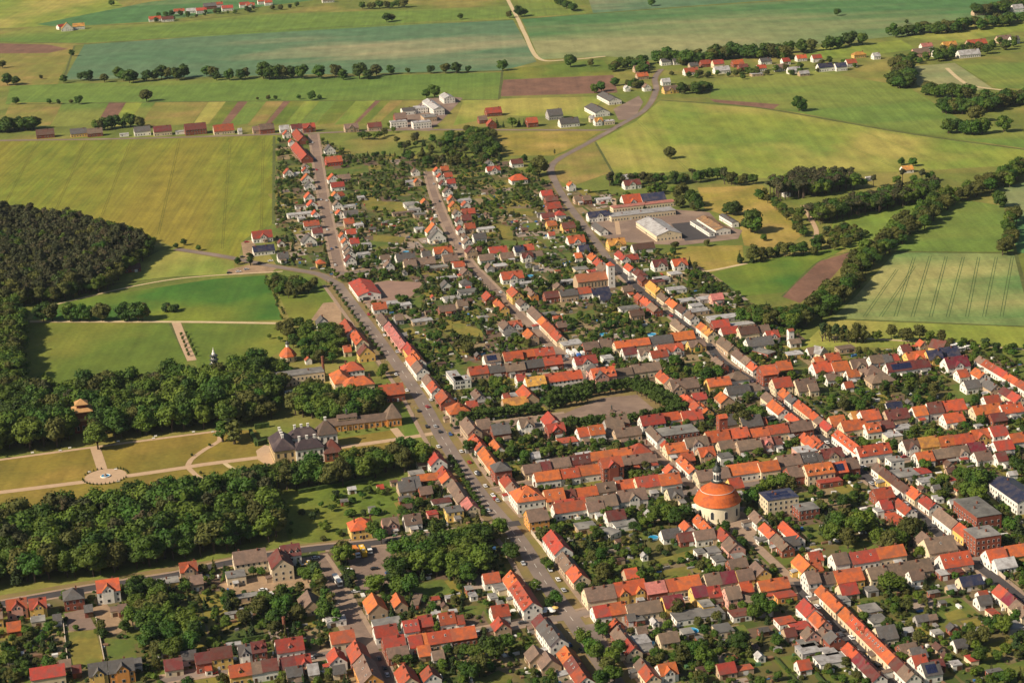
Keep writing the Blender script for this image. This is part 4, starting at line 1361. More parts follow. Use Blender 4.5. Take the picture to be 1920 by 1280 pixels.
            n = int(o[1:]); s2 = rise / (min(L, D) / 2) if hip else sl
            for k in range(n):
                cx = (L if not hip else L * .6) * ((k + .5) / n - .5); q = link('dormer', dormer_mesh(R, W, s2), ro)
                q.location = (cx, -D / 2 + .22 * D / 2, Sv + rise * .22)
        elif o[0] == 'k' and not flat and not hip:
            n = int(o[1:])
            for k in range(n):
                q = link('skylight', SKYM, ro); t = .55
                if gab: continue
                q.location = (L * ((k + .5) / n - .5), -D / 2 * (1 - t), Sv + rise * t + .24); q.rotation_euler = (math.atan(sl), 0, 0)
        elif o[0] == 's':
            t0, t1 = .18, .85; nx = max(2, int(L * .7 / 1.7)); x0 = -L * .35
            pm = MB(); pm.box(-.78, -1.1, 0, .78, 1.1, .08); pmm = pm.mesh('solar_panel', [SOLAR])
            for k in range(nx):
                for t in ((.3, .62) if not flat else (.3, .6)):
                    q = link('solar_panel', pmm, ro)
                    if flat: q.location = (x0 + (k + .5) * 1.7, -D / 2 + D * t, Sv + .42); q.rotation_euler = (.2, 0, 0)
                    else: q.location = (x0 + (k + .5) * 1.7, -D / 2 * (1 - t), Sv + rise * t + .26); q.rotation_euler = (math.atan(sl), 0, 0)
    if not minor and not (flat and L < 8):
        for k in range(1 if L < 12.5 or far else 2):
            q = link('chimney', chimney_mesh(), ro)
            if flat: q.location = (random.uniform(-.3, .3) * L, random.uniform(-.2, .3) * D, Sv + .3)
            elif gab: q.location = (random.choice((-.7, .7)), random.uniform(-.2, .3) * D, Sv + rise - .2)
            else: q.location = (random.uniform(.1, .42) * L * (-1 if k else 1), random.choice((-.8, .8)), Sv + rise - .1 - .8 * (rise / (D / 2)) * .6)
            q.rotation_euler = (0, 0, 0)
    if ANNEX[0] and not minor and not far and L > 6 and random.random() < ANNEX[0]:
        aw, ad, ah = random.uniform(2.6, min(5, L * .55)), random.uniform(2.2, 5.0), random.uniform(2.3, 3.0); ax0 = random.uniform(-L / 2 + .3, L / 2 - aw - .3)
        q = MB(); q.box(ax0, -D / 2 - ad, -.2, ax0 + aw, -D / 2 + .1, ah); ao = q.obj('annex', WALL[random.choice('wctg' + W)], root)
        q = MB(); q.quad((ax0 - .2, -D / 2 - ad - .25, ah + .05), (ax0 + aw + .2, -D / 2 - ad - .25, ah + .05), (ax0 + aw + .2, -D / 2 + .1, ah + .55), (ax0 - .2, -D / 2 + .1, ah + .55)); q.quad((ax0 - .2, -D / 2 - ad - .25, ah - .1), (ax0 + aw + .2, -D / 2 - ad - .25, ah - .1), (ax0 + aw + .2, -D / 2 - ad - .25, ah + .05), (ax0 - .2, -D / 2 - ad - .25, ah + .05))
        q.obj('annex_roof', random.choice((FLATR, ROOF['l'], ROOF['t'], ROOF['r'], FLATR)), ao); q = MB(); pane(q, 'f', ax0 + aw / 2, -D / 2 - ad, 1.0, min(1.4, aw * .5), 1.1); tag(q.obj('window', [GLASS, FRAME], ao), kind='stuff')
    hx, hy = L / 2, D / 2; ca, sa = math.cos(rz), math.sin(rz)
    fp = [(center[0] + x * ca - y * sa, center[1] + x * sa + y * ca) for x, y in ((-hx, -hy), (hx, -hy), (hx, hy), (-hx, hy))]
    OCC.append(fp); block(fp, 1.0)
    return root
ANNEX = [0.0]
def snap(p0, p1):
    d = p1 - p0; a = math.atan2(d[1], d[0])
    for ax in (BX, -AX, AX, -BX):
        t = math.atan2(ax[1], ax[0]); df = (a - t + math.pi) % (2 * math.pi) - math.pi
        if abs(df) < math.radians(20):
            m = (p0 + p1) / 2; ln = np.linalg.norm(d) * math.cos(df); return m - ax * ln / 2, m + ax * ln / 2
    return p0, p1
phrase = group = ''; dopts = []; counts = {}
for ln in ROWS.strip().split('\n'):
    if ln[0] == '@':
        q = ln[1:].split('#'); phrase, group = q[0], q[1]; ANNEX[0] = .6 if any(t in phrase for t in ('south row', 'west row', 'west side', 'behind', 'yards', 'around', 'between', 'south of', 'rows west', 'east of', 'quarter')) else .12; dopts = q[2].split() if len(q) > 2 else []; continue
    head, *units = ln.split('|'); h = head.split(); t = h[0]; x0, y0, x1, y1, D = map(float, h[1:6])
    p0, p1 = g(*tile(t, x0, y0)), g(*tile(t, x1, y1)); p0, p1 = snap(p0, p1)
    d = p1 - p0; LL = np.linalg.norm(d); d = d / LL; nrm = np.array([-d[1], d[0]]); rz = math.atan2(d[1], d[0])
    LL = max(LL, 4.0)
    if abs(d @ AX) > .97 and not any('B' in u_.split() for u_ in units):      # rows seen along their ridge: only the near slope shows
        if any(q_ in group for q_ in ('lower right', 'east street', 'east of the market', 'upper right', 'short lane', 'round church', 'long south')): D *= .76
        elif 'avenue' in group or 'middle street' in group: D *= .88
    us = []
    for u_ in units:
        q = u_.split(); wgt = 1.0
        if q[0].startswith('w='): wgt = float(q[0][2:]); q = q[1:]
        us.append((wgt, float(q[0]), q[1], q[2], q[3:]))
    # very long A-rows read with one unit are split where the photo shows one roof after another
    tot = sum(u_[0] for u_ in us); s = 0.0
    for k, (wgt, Sv, R, W, op) in enumerate(us):
        L = LL * wgt / tot; c = p0 + d * (s + L / 2) + nrm * (D / 2); s += L
        opts = [o for o in op if o != 'a'] + ([] if 'a' in op else [o for o in dopts if not ('f' in op or 'h' in op)])
        far = t[0] == 'd'; L0, D0, c0, rz0 = L, D, c, rz
        if 'B' in opts: name = cat = 'barn'
        elif Sv <= 3.45 and ('f' in opts or D <= 9): name = cat = 'shed'
        elif 'villas' in group: name = cat = 'villa'
        elif len(us) > 1 or 'row houses' in group: name, cat = 'row_house', 'row house'
        elif group in ('houses on the street beside the big field', 'houses on the middle street', 'houses on the upper road'): name = cat = 'cottage'
        elif far: name = cat = 'farmhouse'
        else: name = cat = 'house'
        key = (phrase, cat); counts[key] = counts.get(key, 0) + 1
        rt = 'flat roof' if 'f' in opts else 'roof'
        lab = f"{ordn(counts[key])} {WNAME[W]} {cat} with {RNAME[R]} {rt} {phrase}"
        wl = lab.split()
        if len(wl) > 16: lab = f"{ordn(counts[key])} {WNAME[W]} {RNAME[R].split()[-1]}-roofed {cat} {phrase}"; wl = lab.split()
        if len(lab.split()) > 16: lab = f"{ordn(counts[key])} {WNAME[W]} {cat} {phrase}"
        if len(lab.split()) > 16: lab = f"{ordn(counts[key])} {cat} {phrase}"
        building(c0, rz0, L0, D0, Sv, R, W, opts, name, cat, lab, (cat + 's ' if cat not in group else '') + group if cat in ('shed', 'barn') else group, (k == 0 or Sv > us[k - 1][1] + .5, k == len(us) - 1 or Sv > us[(k + 1) % len(us)][1] + .5), far)
ANNEX[0] = 0.0
# ------------------------------------------------------------------ single buildings
def one(t, x0, y0, x1, y1, D, Sv, R, W, opts, name, cat, label, group=None):
    p0, p1 = snap(g(*tile(t, x0, y0)), g(*tile(t, x1, y1))); d = p1 - p0; LL = np.linalg.norm(d); d /= LL
    c = (p0 + p1) / 2 + np.array([-d[1], d[0]]) * D / 2
    return building(c, math.atan2(d[1], d[0]), LL, D, Sv, R, W, opts.split(), name, cat, label, group)
one('b3', 1200, 1242, 1430, 1205, 13, 9.5, 'n', 'c', 'f s', 'town_office', 'office', 'cream three-storey office block with solar panels beside the round church')
one('b3', 1440, 1268, 1585, 1240, 10, 5.5, 'g', 'b', 'f', 'office_annex', 'office', 'low brick flat-roofed annex beside the solar-topped office block')
one('a4', 1237, 336, 1425, 305, 13, 10, 'g', 'b', 'f', 'brick_block', 'office', 'tall red brick corner block with flat grey roof on the east street')
one('a4', 1085, 10, 1228, 150, 14, 8, 'g', 'b', 'f', 'brick_block', 'office', 'long red brick block with flat roof behind the tall corner block')
one('b4', 1335, 1062, 1540, 1225, 15, 7, 'n', 'w', 'z', 'solar_hall', 'hall', 'white gabled hall with dark blue solar roof at the right edge')
sm_ = one('c1', 1085, 722, 1182, 820, 17.5, 4.2, 'r', 'w', 'z', 'supermarket', 'supermarket', 'white supermarket with wide red roof beside the pink car park')
xe = max(v_.co.x for v_ in sm_.children[0].data.vertices); mb = MB(); mb.box(xe + .02, -1.3, 4.3, xe + .14, 1.3, 5.9, 0, True); mb.obj('sign', mat('sign_red', (.45, .02, .03)), sm_); mb = MB(); mb.box(xe + .02, -5.2, .1, xe + .1, -.6, 2.9, 0, True); mb.obj('shop_window', GLASS, sm_)
one('c3', 120, 117, 260, 105, 14, 3.6, 'o', 'w', 'x', 'supermarket', 'supermarket', 'white supermarket with orange entrance gable beside the factory yard')
one('c3', 262, 105, 440, 88, 14, 4, 'n', 'w', '', 'store_hall', 'hall', 'white store wing with blue solar roof beside the orange gable')
one('c3', 20, 222, 515, 178, 15, 4.5, 'l', 'c', 'f', 'factory_range', 'factory', 'long cream factory range with flat roof along the factory yard')
one('c3', 30, 150, 520, 112, 10, 4.0, 'k', 'c', 'f', 'factory_range', 'factory', 'long pinkish flat-roofed factory strip behind the cream range')
one('c3', 240, 262, 335, 377, 22, 4.8, 'l', 'c', 'z', 'warehouse', 'warehouse', 'big warehouse with pale metal roof and cream gable on the factory yard')
one('c3', 690, 235, 785, 332, 13, 4.5, 'u', 'w', 'z', 'workshop_hall', 'workshop', 'white workshop hall with rusty ribbed roof and glazed gable')
one('c3', 640, 242, 735, 340, 5, 3.2, 'g', 'w', 'f', 'workshop_annex', 'workshop', 'low white annex with dark flat roof beside the rusty hall')
one('c3', 850, 207, 915, 270, 6, 4.2, 'g', 'w', 'z', 'garage_block', 'garage', 'white garage block with grey roof right of the rusty hall')
one('d1', 810, 772, 912, 765, 10, 7, 'l', 'w', 'f', 'works_office', 'factory', 'white two-storey works office with window bands on the field road')
one('d1', 945, 777, 1055, 768, 12, 7, 'l', 'w', 'f', 'works_hall', 'factory', 'white flat-roofed works hall right of the works office')
one('d1', 1068, 697, 1132, 690, 60, 7, 'l', 'w', 'g z', 'works_hall', 'factory', 'long white gabled hall at the works yard\'s right side')
one('d1', 1130, 625, 1195, 618, 26, 6, 'l', 'w', 'g z', 'works_hall', 'factory', 'farthest white hall at the top of the works yard')
one('d1', 880, 692, 960, 688, 14, 5, 'g', 'w', 'z', 'works_hall', 'factory', 'grey-roofed hall in the middle of the works yard')
one('d1', 962, 684, 1032, 676, 16, 6, 'l', 'w', 'f', 'works_hall', 'factory', 'pale boxy hall in the middle of the works yard')
one('d1', 838, 742, 910, 737, 14, 5, 't', 'b', '', 'works_hall', 'factory', 'brick hall with brown roof behind the works office')
one('d1', 1010, 734, 1088, 728, 20, 5, 'g', 't', 'f', 'works_hall', 'factory', 'dark flat-roofed hall behind the white works hall')
one('d2', 578, 630, 662, 627, 46, 4.5, 'g', 'w', 'g z', 'depot_hall', 'depot', 'upper dark-roofed depot hall beside the bend of the upper road')
one('d2', 497, 702, 592, 698, 42, 4.5, 'g', 'w', 'g z', 'depot_hall', 'depot', 'lower dark-roofed depot hall beside the bend of the upper road')
one('b1', 548, 264, 922, 228, 12, 7, 'g', 'c', 'f', 'school', 'school', 'long flat-roofed school block with rows of windows behind the castle')
one('b1', 1060, 217, 1215, 192, 12, 6, 'o', 'w', 'h', 'school_wing', 'school', 'white school wing with orange hipped roof nearest the avenue bend')
one('b1', 935, 222, 1015, 292, 12, 5, 'o', 'c', 'h', 'school_wing', 'school', 'orange-roofed school wing running toward the viewer')
one('b1', 1075, 322, 1290, 287, 12, 5, 'o', 'c', 'h', 'school_wing', 'school', 'front school wing with broad orange hipped roof')
one('b1', 625, 372, 720, 350, 10, 3.6, 'l', 'w', 'f', 'pavilion', 'pavilion', 'left white flat-roofed pavilion among the trees behind the castle')
one('b1', 722, 337, 810, 322, 8, 3.6, 'l', 'w', 'f', 'pavilion', 'pavilion', 'right white flat-roofed pavilion among the trees behind the castle')
one('b1', 1340, 387, 1520, 362, 12, 5, 'r', 'b', '', 'fire_station', 'hall', 'red brick hall with red roof above the castle stables')
one('b1', 775, 96, 822, 90, 6, 3, 'r', 'w', 'g', 'chapel', 'chapel', 'small white chapel with steep red roof behind the school')
one('c1', 865, 1047, 950, 1030, 9, 5, 'g', 'w', 'g', 'house', 'house', 'white house with dark gable roof among trees by the rotunda')
one('c1', 1012, 1042, 1095, 1120, 9, 5, 'r', 'w', '', 'house', 'house', 'first red-roofed house of the avenue\'s upper west side')
one('c1', 1095, 1125, 1165, 1200, 9, 5, 'o', 'c', 'd2', 'house', 'house', 'second orange-roofed house of the avenue\'s upper west side')
one('c1', 1180, 1285, 1295, 1262, 10, 5, 'd', 'y', 'g', 'house', 'house', 'yellow gabled house with dark red roof on the avenue\'s west side')
one('c1', 1065, 1240, 1120, 1230, 8, 3.6, 'o', 'c', '', 'house', 'house', 'small orange-roofed house behind the yellow gabled house')
one('c0', 935, 607, 1060, 598, 8, 3, 'b', 'b', '', 'field_barn', 'barn', 'lone brown wooden barn at the pine wood\'s corner')
one('c0', -20, 930, 50, 920, 8, 3, 'b', 'b', '', 'field_barn', 'barn', 'brown barn half hidden at the left edge below the pine wood')

def arch_window(mb, ang, r, cx, cy, z, w, h, ax=1, ay=1):
    """a tall window on a round wall"""
    nx, ny = math.cos(ang), math.sin(ang); tx, ty = -ny, nx; x, y = cx + nx * r * ax, cy + ny * r * ay
    for e, off, m in ((.16, .05, 1), (0, .10, 0)):
        pts = [(-w / 2 - e, z - e), (w / 2 + e, z - e), (w / 2 + e, z + h), (w / 4, z + h + w * .45 + e), (-w / 4, z + h + w * .45 + e), (-w / 2 - e, z + h)]
        out = [(x + tx * a + nx * off, y + ty * a + ny * off, b) for a, b in pts]; inn = [(x + tx * a - nx * .3, y + ty * a - ny * .3, b) for a, b in pts]
        mb.poly(out, m)
        for i in range(6): j = (i + 1) % 6; mb.quad(inn[i], inn[j], out[j], out[i], m)
# --- round church
c = g(1345.5, 966.5); ch = empty('round_church', (c[0], c[1], 0)); tag(ch, 'cream round church with orange bell-shaped roof and dark domed lantern', 'church')
mb = MB(); mb.lathe([(12.0, -.3), (12.0, .8), (11.85, .85), (11.85, 8.9), (12.2, 9.0), (12.2, 9.4), (0, 9.4)], 56); cw = mb.obj('wall', mat('church_plaster', (.74, .66, .48), (.66, .58, .42), scale=.3), ch)
CHR = mat('church_roof_tile', (.50, .12, .028), (.42, .09, .024), scale=.8, c3=(.30, .075, .03), scale2=.2, bump=.2)
mb = MB(); mb.lathe([(12.7, 9.3), (12.7, 9.45), (12.1, 10.4), (11.4, 12.0), (10.5, 13.6), (9.4, 14.9), (8.9, 15.4), (9.0, 15.6), (8.3, 16.0), (6.2, 17.2), (4.4, 18.3), (3.1, 19.3), (2.7, 20.0), (0, 20.0)], 56); cro = mb.obj('roof', CHR, ch)
mb = MB(); mb.lathe([(9.02, 15.38), (9.15, 15.5), (9.02, 15.66)], 56); mb.obj('roof_ring', FRAME, cro)
mb = MB(); mb.lathe([(3.3, 19.8), (3.3, 20.4), (0, 20.4)], 16); mb.obj('platform', GREENC, cro)
lan = MB(); lan.lathe([(2.1, 20.4), (2.1, 25.2), (2.45, 25.3), (2.45, 25.6), (0, 25.6)], 8, a0=math.pi / 8); lo = lan.obj('lantern', PLASTERW, ch)
mb = MB(); mb.lathe([(2.4, 25.6), (2.5, 26.4), (2.2, 27.3), (1.4, 28.1), (.8, 28.7), (.75, 29.6), (.9, 30.0), (.4, 30.8), (.1, 32.0), (.06, 34.5)], 16); mb.obj('dome', GREENC, lo, True)
for k in range(8):
    m2 = MB(); arch_window(m2, k * math.pi / 4 + math.pi / 8 * 0, 1.95, 0, 0, 21.2, 1.0, 2.4); m2.obj('lantern_window', [GLASS, GREENC], lo)
for k in range(10):
    m2 = MB(); arch_window(m2, -math.pi / 2 + .28 + k * math.pi / 5, 11.85, 0, 0, 2.6, 1.7, 3.4); m2.obj('window', [GLASS, PLASTERW], cw)
m2 = MB(); m2.box(-13.6, -2.2, 0, -11.2, 2.2, 5.6); m2.poly([(-13.6, -2.2, 5.6), (-13.6, 2.2, 5.6), (-13.6, 0, 7.4)][::-1]); m2.quad((-13.7, -2.4, 5.5), (-11, -2.4, 5.5), (-11, 0, 7.6), (-13.7, 0, 7.6)); m2.quad((-13.7, 0, 7.6), (-11, 0, 7.6), (-11, 2.4, 5.5), (-13.7, 2.4, 5.5))
po = m2.obj('porch', PLASTERW, ch); m2 = MB(); m2.box(-13.68, -1.1, 0, -13.5, 1.1, 3.4); m2.obj('door', DOOR, po)
block([(c[0] + 13 * math.cos(t), c[1] + 13 * math.sin(t)) for t in np.linspace(0, 6.28, 20)])
# --- castle
def frame_at(px, py): 
    p = g(px, py); return p, math.atan2(BX[1], BX[0])
p, rz = frame_at(517, 875.5); ca = empty('castle', (p[0], p[1], 0), rz); tag(ca, 'baroque castle with dark mansard roofs, white chimneys and two wings', 'castle')
CW = PLASTERW; CR = mat('castle_slate', (.060, .042, .046), (.042, .032, .036), scale=.5, c3=(.10, .075, .07), scale2=.12, rough=.6)
def wing(x0, y0, x1, y1, S_, rise, wm, rm, nm, ridge='x', hipped=True, chim=(), sills=2, wspx=2.9):
    mb = MB(); mb.box(x0, y0, -.3, x1, y1, S_); wo = mb.obj('wall', wm, ca); wo['label'] = nm
    e = .5; a, b, c_, d_ = x0 - e, y0 - e, x1 + e, y1 + e; z0 = S_ - .05; zt = S_ + rise; rm_ = MB()
    B0 = [(a, b, z0), (c_, b, z0), (c_, d_, z0), (a, d_, z0)]; B1 = [(q[0], q[1], z0 + .3) for q in B0]
    for i in range(4): rm_.quad(B0[i], B0[(i + 1) % 4], B1[(i + 1) % 4], B1[i])
    if ridge == 'x':
        h = (d_ - b) / 2 * .9; P0, P1 = (a + h, (b + d_) / 2, zt), (c_ - h, (b + d_) / 2, zt)
        if P1[0] < P0[0]: P0 = P1 = ((a + c_) / 2, (b + d_) / 2, zt)
        rm_.quad(B1[0], B1[1], P1, P0); rm_.poly([B1[1], B1[2], P1]); rm_.quad(B1[2], B1[3], P0, P1); rm_.poly([B1[3], B1[0], P0])
    else:
        h = (c_ - a) / 2 * .9; P0, P1 = ((a + c_) / 2, b + h, zt), ((a + c_) / 2, d_ - h, zt)
        rm_.poly([B1[0], B1[1], P0]); rm_.quad(B1[1], B1[2], P1, P0); rm_.poly([B1[2], B1[3], P1]); rm_.quad(B1[3], B1[0], P0, P1)
    ro = rm_.obj('roof', rm, ca)
    for cx, cy in chim:
        m = MB(); m.box(cx - .65, cy - .5, zt - 2.0, cx + .65, cy + .5, zt + 1.5); m.box(cx - .8, cy - .65, zt + 1.5, cx + .8, cy + .65, zt + 1.75, 0, True); m.obj('chimney', PLASTERW, ro)
    for fc, s0, s1, bb in (('f', x0, x1, y0), ('k', x0, x1, y1), ('l', y0, y1, x0), ('r', y0, y1, x1)):
        n = max(2, int((s1 - s0 - 1) / wspx))
        for k in range(n):
            for q in range(sills):
                m = MB(); pane(m, fc, s0 + (s1 - s0) * (k + .5) / n, bb, 1.1 + q * (S_ - 1.2) / sills, 1.3, 2.5 if S_ > 7 else 1.7); m.obj('window', [GLASS, WALL['t']], wo)
    return ro
wing(0, 0, 12.5, 25, 9.6, 6.2, mat('castle_ochre', (.52, .38, .20), (.45, .33, .17), scale=.4), CR, 'ochre south front of the main castle block', 'y', chim=((6.2, 6), (6.2, 10.5), (6.2, 15), (6.2, 19.5)))
wing(12.5, 19.5, 29, 28.5, 9.2, 5.2, CW, CR, 'white north castle wing', chim=((16, 24), (20, 24), (24, 24)))
wing(12.5, -1.5, 29, 7.5, 9.2, 5.2, CW, CR, 'white south castle wing', chim=((15.5, 3), (20, 3), (24.5, 3)))
wing(29, 18, 40.5, 30, 9.4, 7.5, CW, mat('pavilion_slate', (.11, .075, .055), (.08, .06, .05), scale=.5), 'white north castle pavilion with pyramid roof', chim=((34.7, 24),))
wing(29, -3, 39.5, 8, 5.2, 7.0, WALL['b'], ROOF['d'], 'brick south pavilion with red pyramid roof', chim=())
q0 = ca; RZ = Matrix.Rotation(rz, 2)
def cw_(x, y): v = RZ @ Vector((x, y)); return (p[0] + v[0], p[1] + v[1])
block([cw_(-2, -4), cw_(42, -4), cw_(42, 32), cw_(-2, 32)])
# --- castle stables
p0, p1 = g(611, 812), g(744, 797); d = p1 - p0; Ls = np.linalg.norm(d); rz2 = math.atan2(d[1], d[0]); D = 9
cst = empty('castle_stables', (*((p0 + p1) / 2 + np.array([-d[1], d[0]]) / Ls * D / 2), 0), rz2); tag(cst, 'long tan castle stable range with brown roof and end pavilion', 'stables')
mb = MB(); gable_walls(mb, Ls, D, 4.2, 3.2); wo = mb.obj('wall', WALL['o'], cst); mb = MB(); slabs(mb, Ls, D, 4.2, 3.2); ro = mb.obj('roof', ROOF['t'], cst)
n = int(Ls / 3.2)
for k in range(n):
    x = -Ls / 2 + Ls * (k + .5) / n; mb = MB()
    if k % 3 == 1: mb.box(x - .8, -D / 2 - .08, 0, x + .8, -D / 2, 2.8); mb.obj('door', DOOR, wo)
    else: pane(mb, 'f', x, -D / 2, 1.2, 1.1, 1.6); mb.obj('window', [GLASS, FRAME], wo)
for k in range(12):
    mb = MB(); mb.box(-Ls / 2 + Ls * (k + .5) / 12 - .2, -D / 2 - .25, 0, -Ls / 2 + Ls * (k + .5) / 12 + .2, -D / 2 - .05, 4.0); mb.obj('pilaster', WALL['t'], wo)
mb = MB(); mb.box(Ls / 2 - 6, -D / 2 - 1.5, 0, Ls / 2 + 3, D / 2 + 1.5, 5.2); pv = mb.obj('end_pavilion', WALL['o'], cst)
mb = MB(); X0, X1, Y0, Y1 = Ls / 2 - 6.6, Ls / 2 + 3.6, -D / 2 - 2.1, D / 2 + 2.1; ap = (Ls / 2 - 1.5, 0, 13.5)
for a, b in (((X0, Y0), (X1, Y0)), ((X1, Y0), (X1, Y1)), ((X1, Y1), (X0, Y1)), ((X0, Y1), (X0, Y0))): mb.poly([(*a, 5.2), (*b, 5.2), ap])
mb.obj('pavilion_roof', ROOF['t'], pv)
for x in (Ls / 2 - 4, Ls / 2 - 1.5, Ls / 2 + 1): m = MB(); pane(m, 'f', x, -D / 2 - 1.5, 1.2, 1.1, 2.2); m.obj('window', [GLASS, FRAME], pv)
mb = MB(); mb.box(-14, -2.5, 6.4, -2, 2.5, 8.0); do = mb.obj('roof_gallery', WALL['t'], cst); mb = MB(); slabs(mb, 12, 5, 8.0, 1.4, yc=0); mb.v = [(x - 8, y, z) for x, y, z in mb.v]; mb.obj('gallery_roof', ROOF['t'], do)
for k in range(4): m = MB(); pane(m, 'f', -12.5 + k * 3, -2.5, 7.1, 1.0, .7); m.obj('window', [GLASS, FRAME], do)
mb = MB(); mb.lathe([(.7, 9.2), (.7, 11), (1.0, 11.1), (.8, 11.9), (.2, 12.6), (.05, 14.5)], 8, cx=-8); mb.obj('cupola', GREENC, do)
block([tuple(p0), tuple(p1), tuple(p1 + AX * D), tuple(p0 + AX * D)], 1)
# --- tea house pavilion in the park
p = g(158, 806); th = empty('tea_house', (p[0], p[1], 0), rz); th.scale = (1.15, 1.15, 1.25); tag(th, 'square park pavilion with tiered tan roofs standing among dark trees', 'pavilion')
TR = mat('shingle_tan', (.42, .24, .10), (.33, .19, .08), scale=.8)
mb = MB(); mb.box(-5, -4.5, 0, 5, 4.5, 11.0); wo = mb.obj('wall', WALL['b'], th)
for k, (z, r, hgt) in enumerate(((6.6, 6.8, 1.5), (11.0, 6.2, 1.6), (14.2, 4.0, 1.8))):
    mb = MB(); r2 = r - 2.6
    mb.lathe([(r * 1.3, z), (r * 1.3, z + .25), (r2 * 1.2, z + hgt), (0.05, z + hgt + (.8 if k == 2 else 0))], 4, a0=math.pi / 4); mb.obj('tier_roof', TR, th)
mb = MB(); mb.box(-2.6, -2.6, 12.4, 2.6, 2.6, 14.4); mb.obj('upper_storey', WALL['b'], th)
for fc, bb in (('f', -4.5), ('k', 4.5)):
    for k in range(3): m = MB(); pane(m, fc, -3 + 3 * k, bb, 1.5, 1.2, 2.2); m.obj('window', [GLASS, FRAME], wo)
# --- pagoda
p = g(405, 712); pg = empty('pagoda', (p[0], p[1], 0)); tag(pg, 'slim white and dark tiered pagoda tower rising above the park trees', 'tower')
z, r = 0.0, 4.2
for k in range(6):
    hh = 3.3 - k * .12
    mb = MB(); mb.lathe([(r, z), (r, z + hh * .7)], 8); to = mb.obj('storey', PLASTERW, pg)
    for q in range(8):
        m = MB(); arch_window(m, q * math.pi / 4 + math.pi / 8, r * .925, 0, 0, z + .5, .9, 1.1); m.obj('window', [GLASS, GREENC], to)
    mb = MB(); mb.lathe([(r * .9, z + hh * .66), (r + 1.0, z + hh * .62), (r + 1.0, z + hh * .7), (r * .82, z + hh), (0, z + hh)], 8); mb.obj('tier_roof', GREENC, pg)
    z += hh; r *= .86
mb = MB(); mb.lathe([(1.3, z), (1.2, z + .8), (.7, z + 1.6), (.75, z + 2.2), (.3, z + 3.2), (.08, z + 5)], 8); mb.obj('spire', PLASTERW, pg)
# --- rotunda
p = g(541, 676); rt = empty('rotunda', (p[0], p[1], 0)); tag(rt, 'octagonal rotunda with orange tent roof and little lantern near the meadow', 'rotunda')
mb = MB(); mb.lathe([(5.6, 0), (5.6, 4.2)], 8); wo = mb.obj('wall', WALL['c'], rt); mb = MB(); mb.lathe([(6.3, 4.0), (6.3, 4.2), (4.2, 7.4), (1.4, 10.0), (0, 10.0)], 8); ro = mb.obj('roof', ROOF['o'], rt)
mb = MB(); mb.lathe([(1.1, 9.8), (1.1, 12.2)], 8); lo = mb.obj('lantern', PLASTERW, rt); mb = MB(); mb.lathe([(1.5, 12.1), (1.4, 12.8), (.7, 13.6), (.15, 14.4), (.05, 17)], 8); mb.obj('dome', GREENC, lo)
for q in range(8): m = MB(); arch_window(m, q * math.pi / 4 + math.pi / 8, 5.2, 0, 0, 1.0, 1.1, 1.8); m.obj('window', [GLASS, FRAME], wo)
# --- hall church with tower
p0, p1 = snap(g(1085, 547), g(1140, 539)); d = p1 - p0; Ln = np.linalg.norm(d); D = 13
hc = empty('hall_church', (*((p0 + p1) / 2 + AX * D / 2), 0), math.atan2(BX[1], BX[0])); tag(hc, 'tan hall church with terracotta roof and square white tower', 'church')
mb = MB(); gable_walls(mb, Ln, D, 7, 4.6); wo = mb.obj('wall', WALL['t'], hc); mb = MB(); slabs(mb, Ln, D, 7, 4.6); mb.obj('roof', mat('nave_tile', (.30, .105, .05), (.23, .085, .045), scale=.6, c3=(.17, .09, .06), scale2=.2), hc)
for k in range(8): m = MB(); pane(m, 'f', -Ln / 2 + Ln * (k + 1.2) / 9, -D / 2, 2.2, .8, 3.4); m.obj('window', [GLASS, WALL['c']], wo)
mb = MB(); mb.box(Ln / 2, -D / 2 - 1, 0, Ln / 2 + 5.2, -D / 2 + 4.5, 17.5); tw = mb.obj('tower', PLASTERW, hc)
mb = MB(); xm, ym = Ln / 2 + 2.6, -D / 2 + 1.75
for a, b in (((-3, -3.1), (3, -3.1)), ((3, -3.1), (3, 3.1)), ((3, 3.1), (-3, 3.1)), ((-3, 3.1), (-3, -3.1))): mb.poly([(xm + a[0], ym + a[1], 17.4), (xm + b[0], ym + b[1], 17.4), (xm, ym, 20)])
mb.obj('tower_roof', ROOF['o'], tw)
for k in range(4): m = MB(); pane(m, 'f', xm, -D / 2 - 1, 3 + 3.6 * k, .7, 1.8); m.obj('window', [GLASS, WALL['t']], tw)
block([tuple(p0), tuple(p1 + BX * 6), tuple(p1 + BX * 6 + AX * D), tuple(p0 + AX * D)], 1)
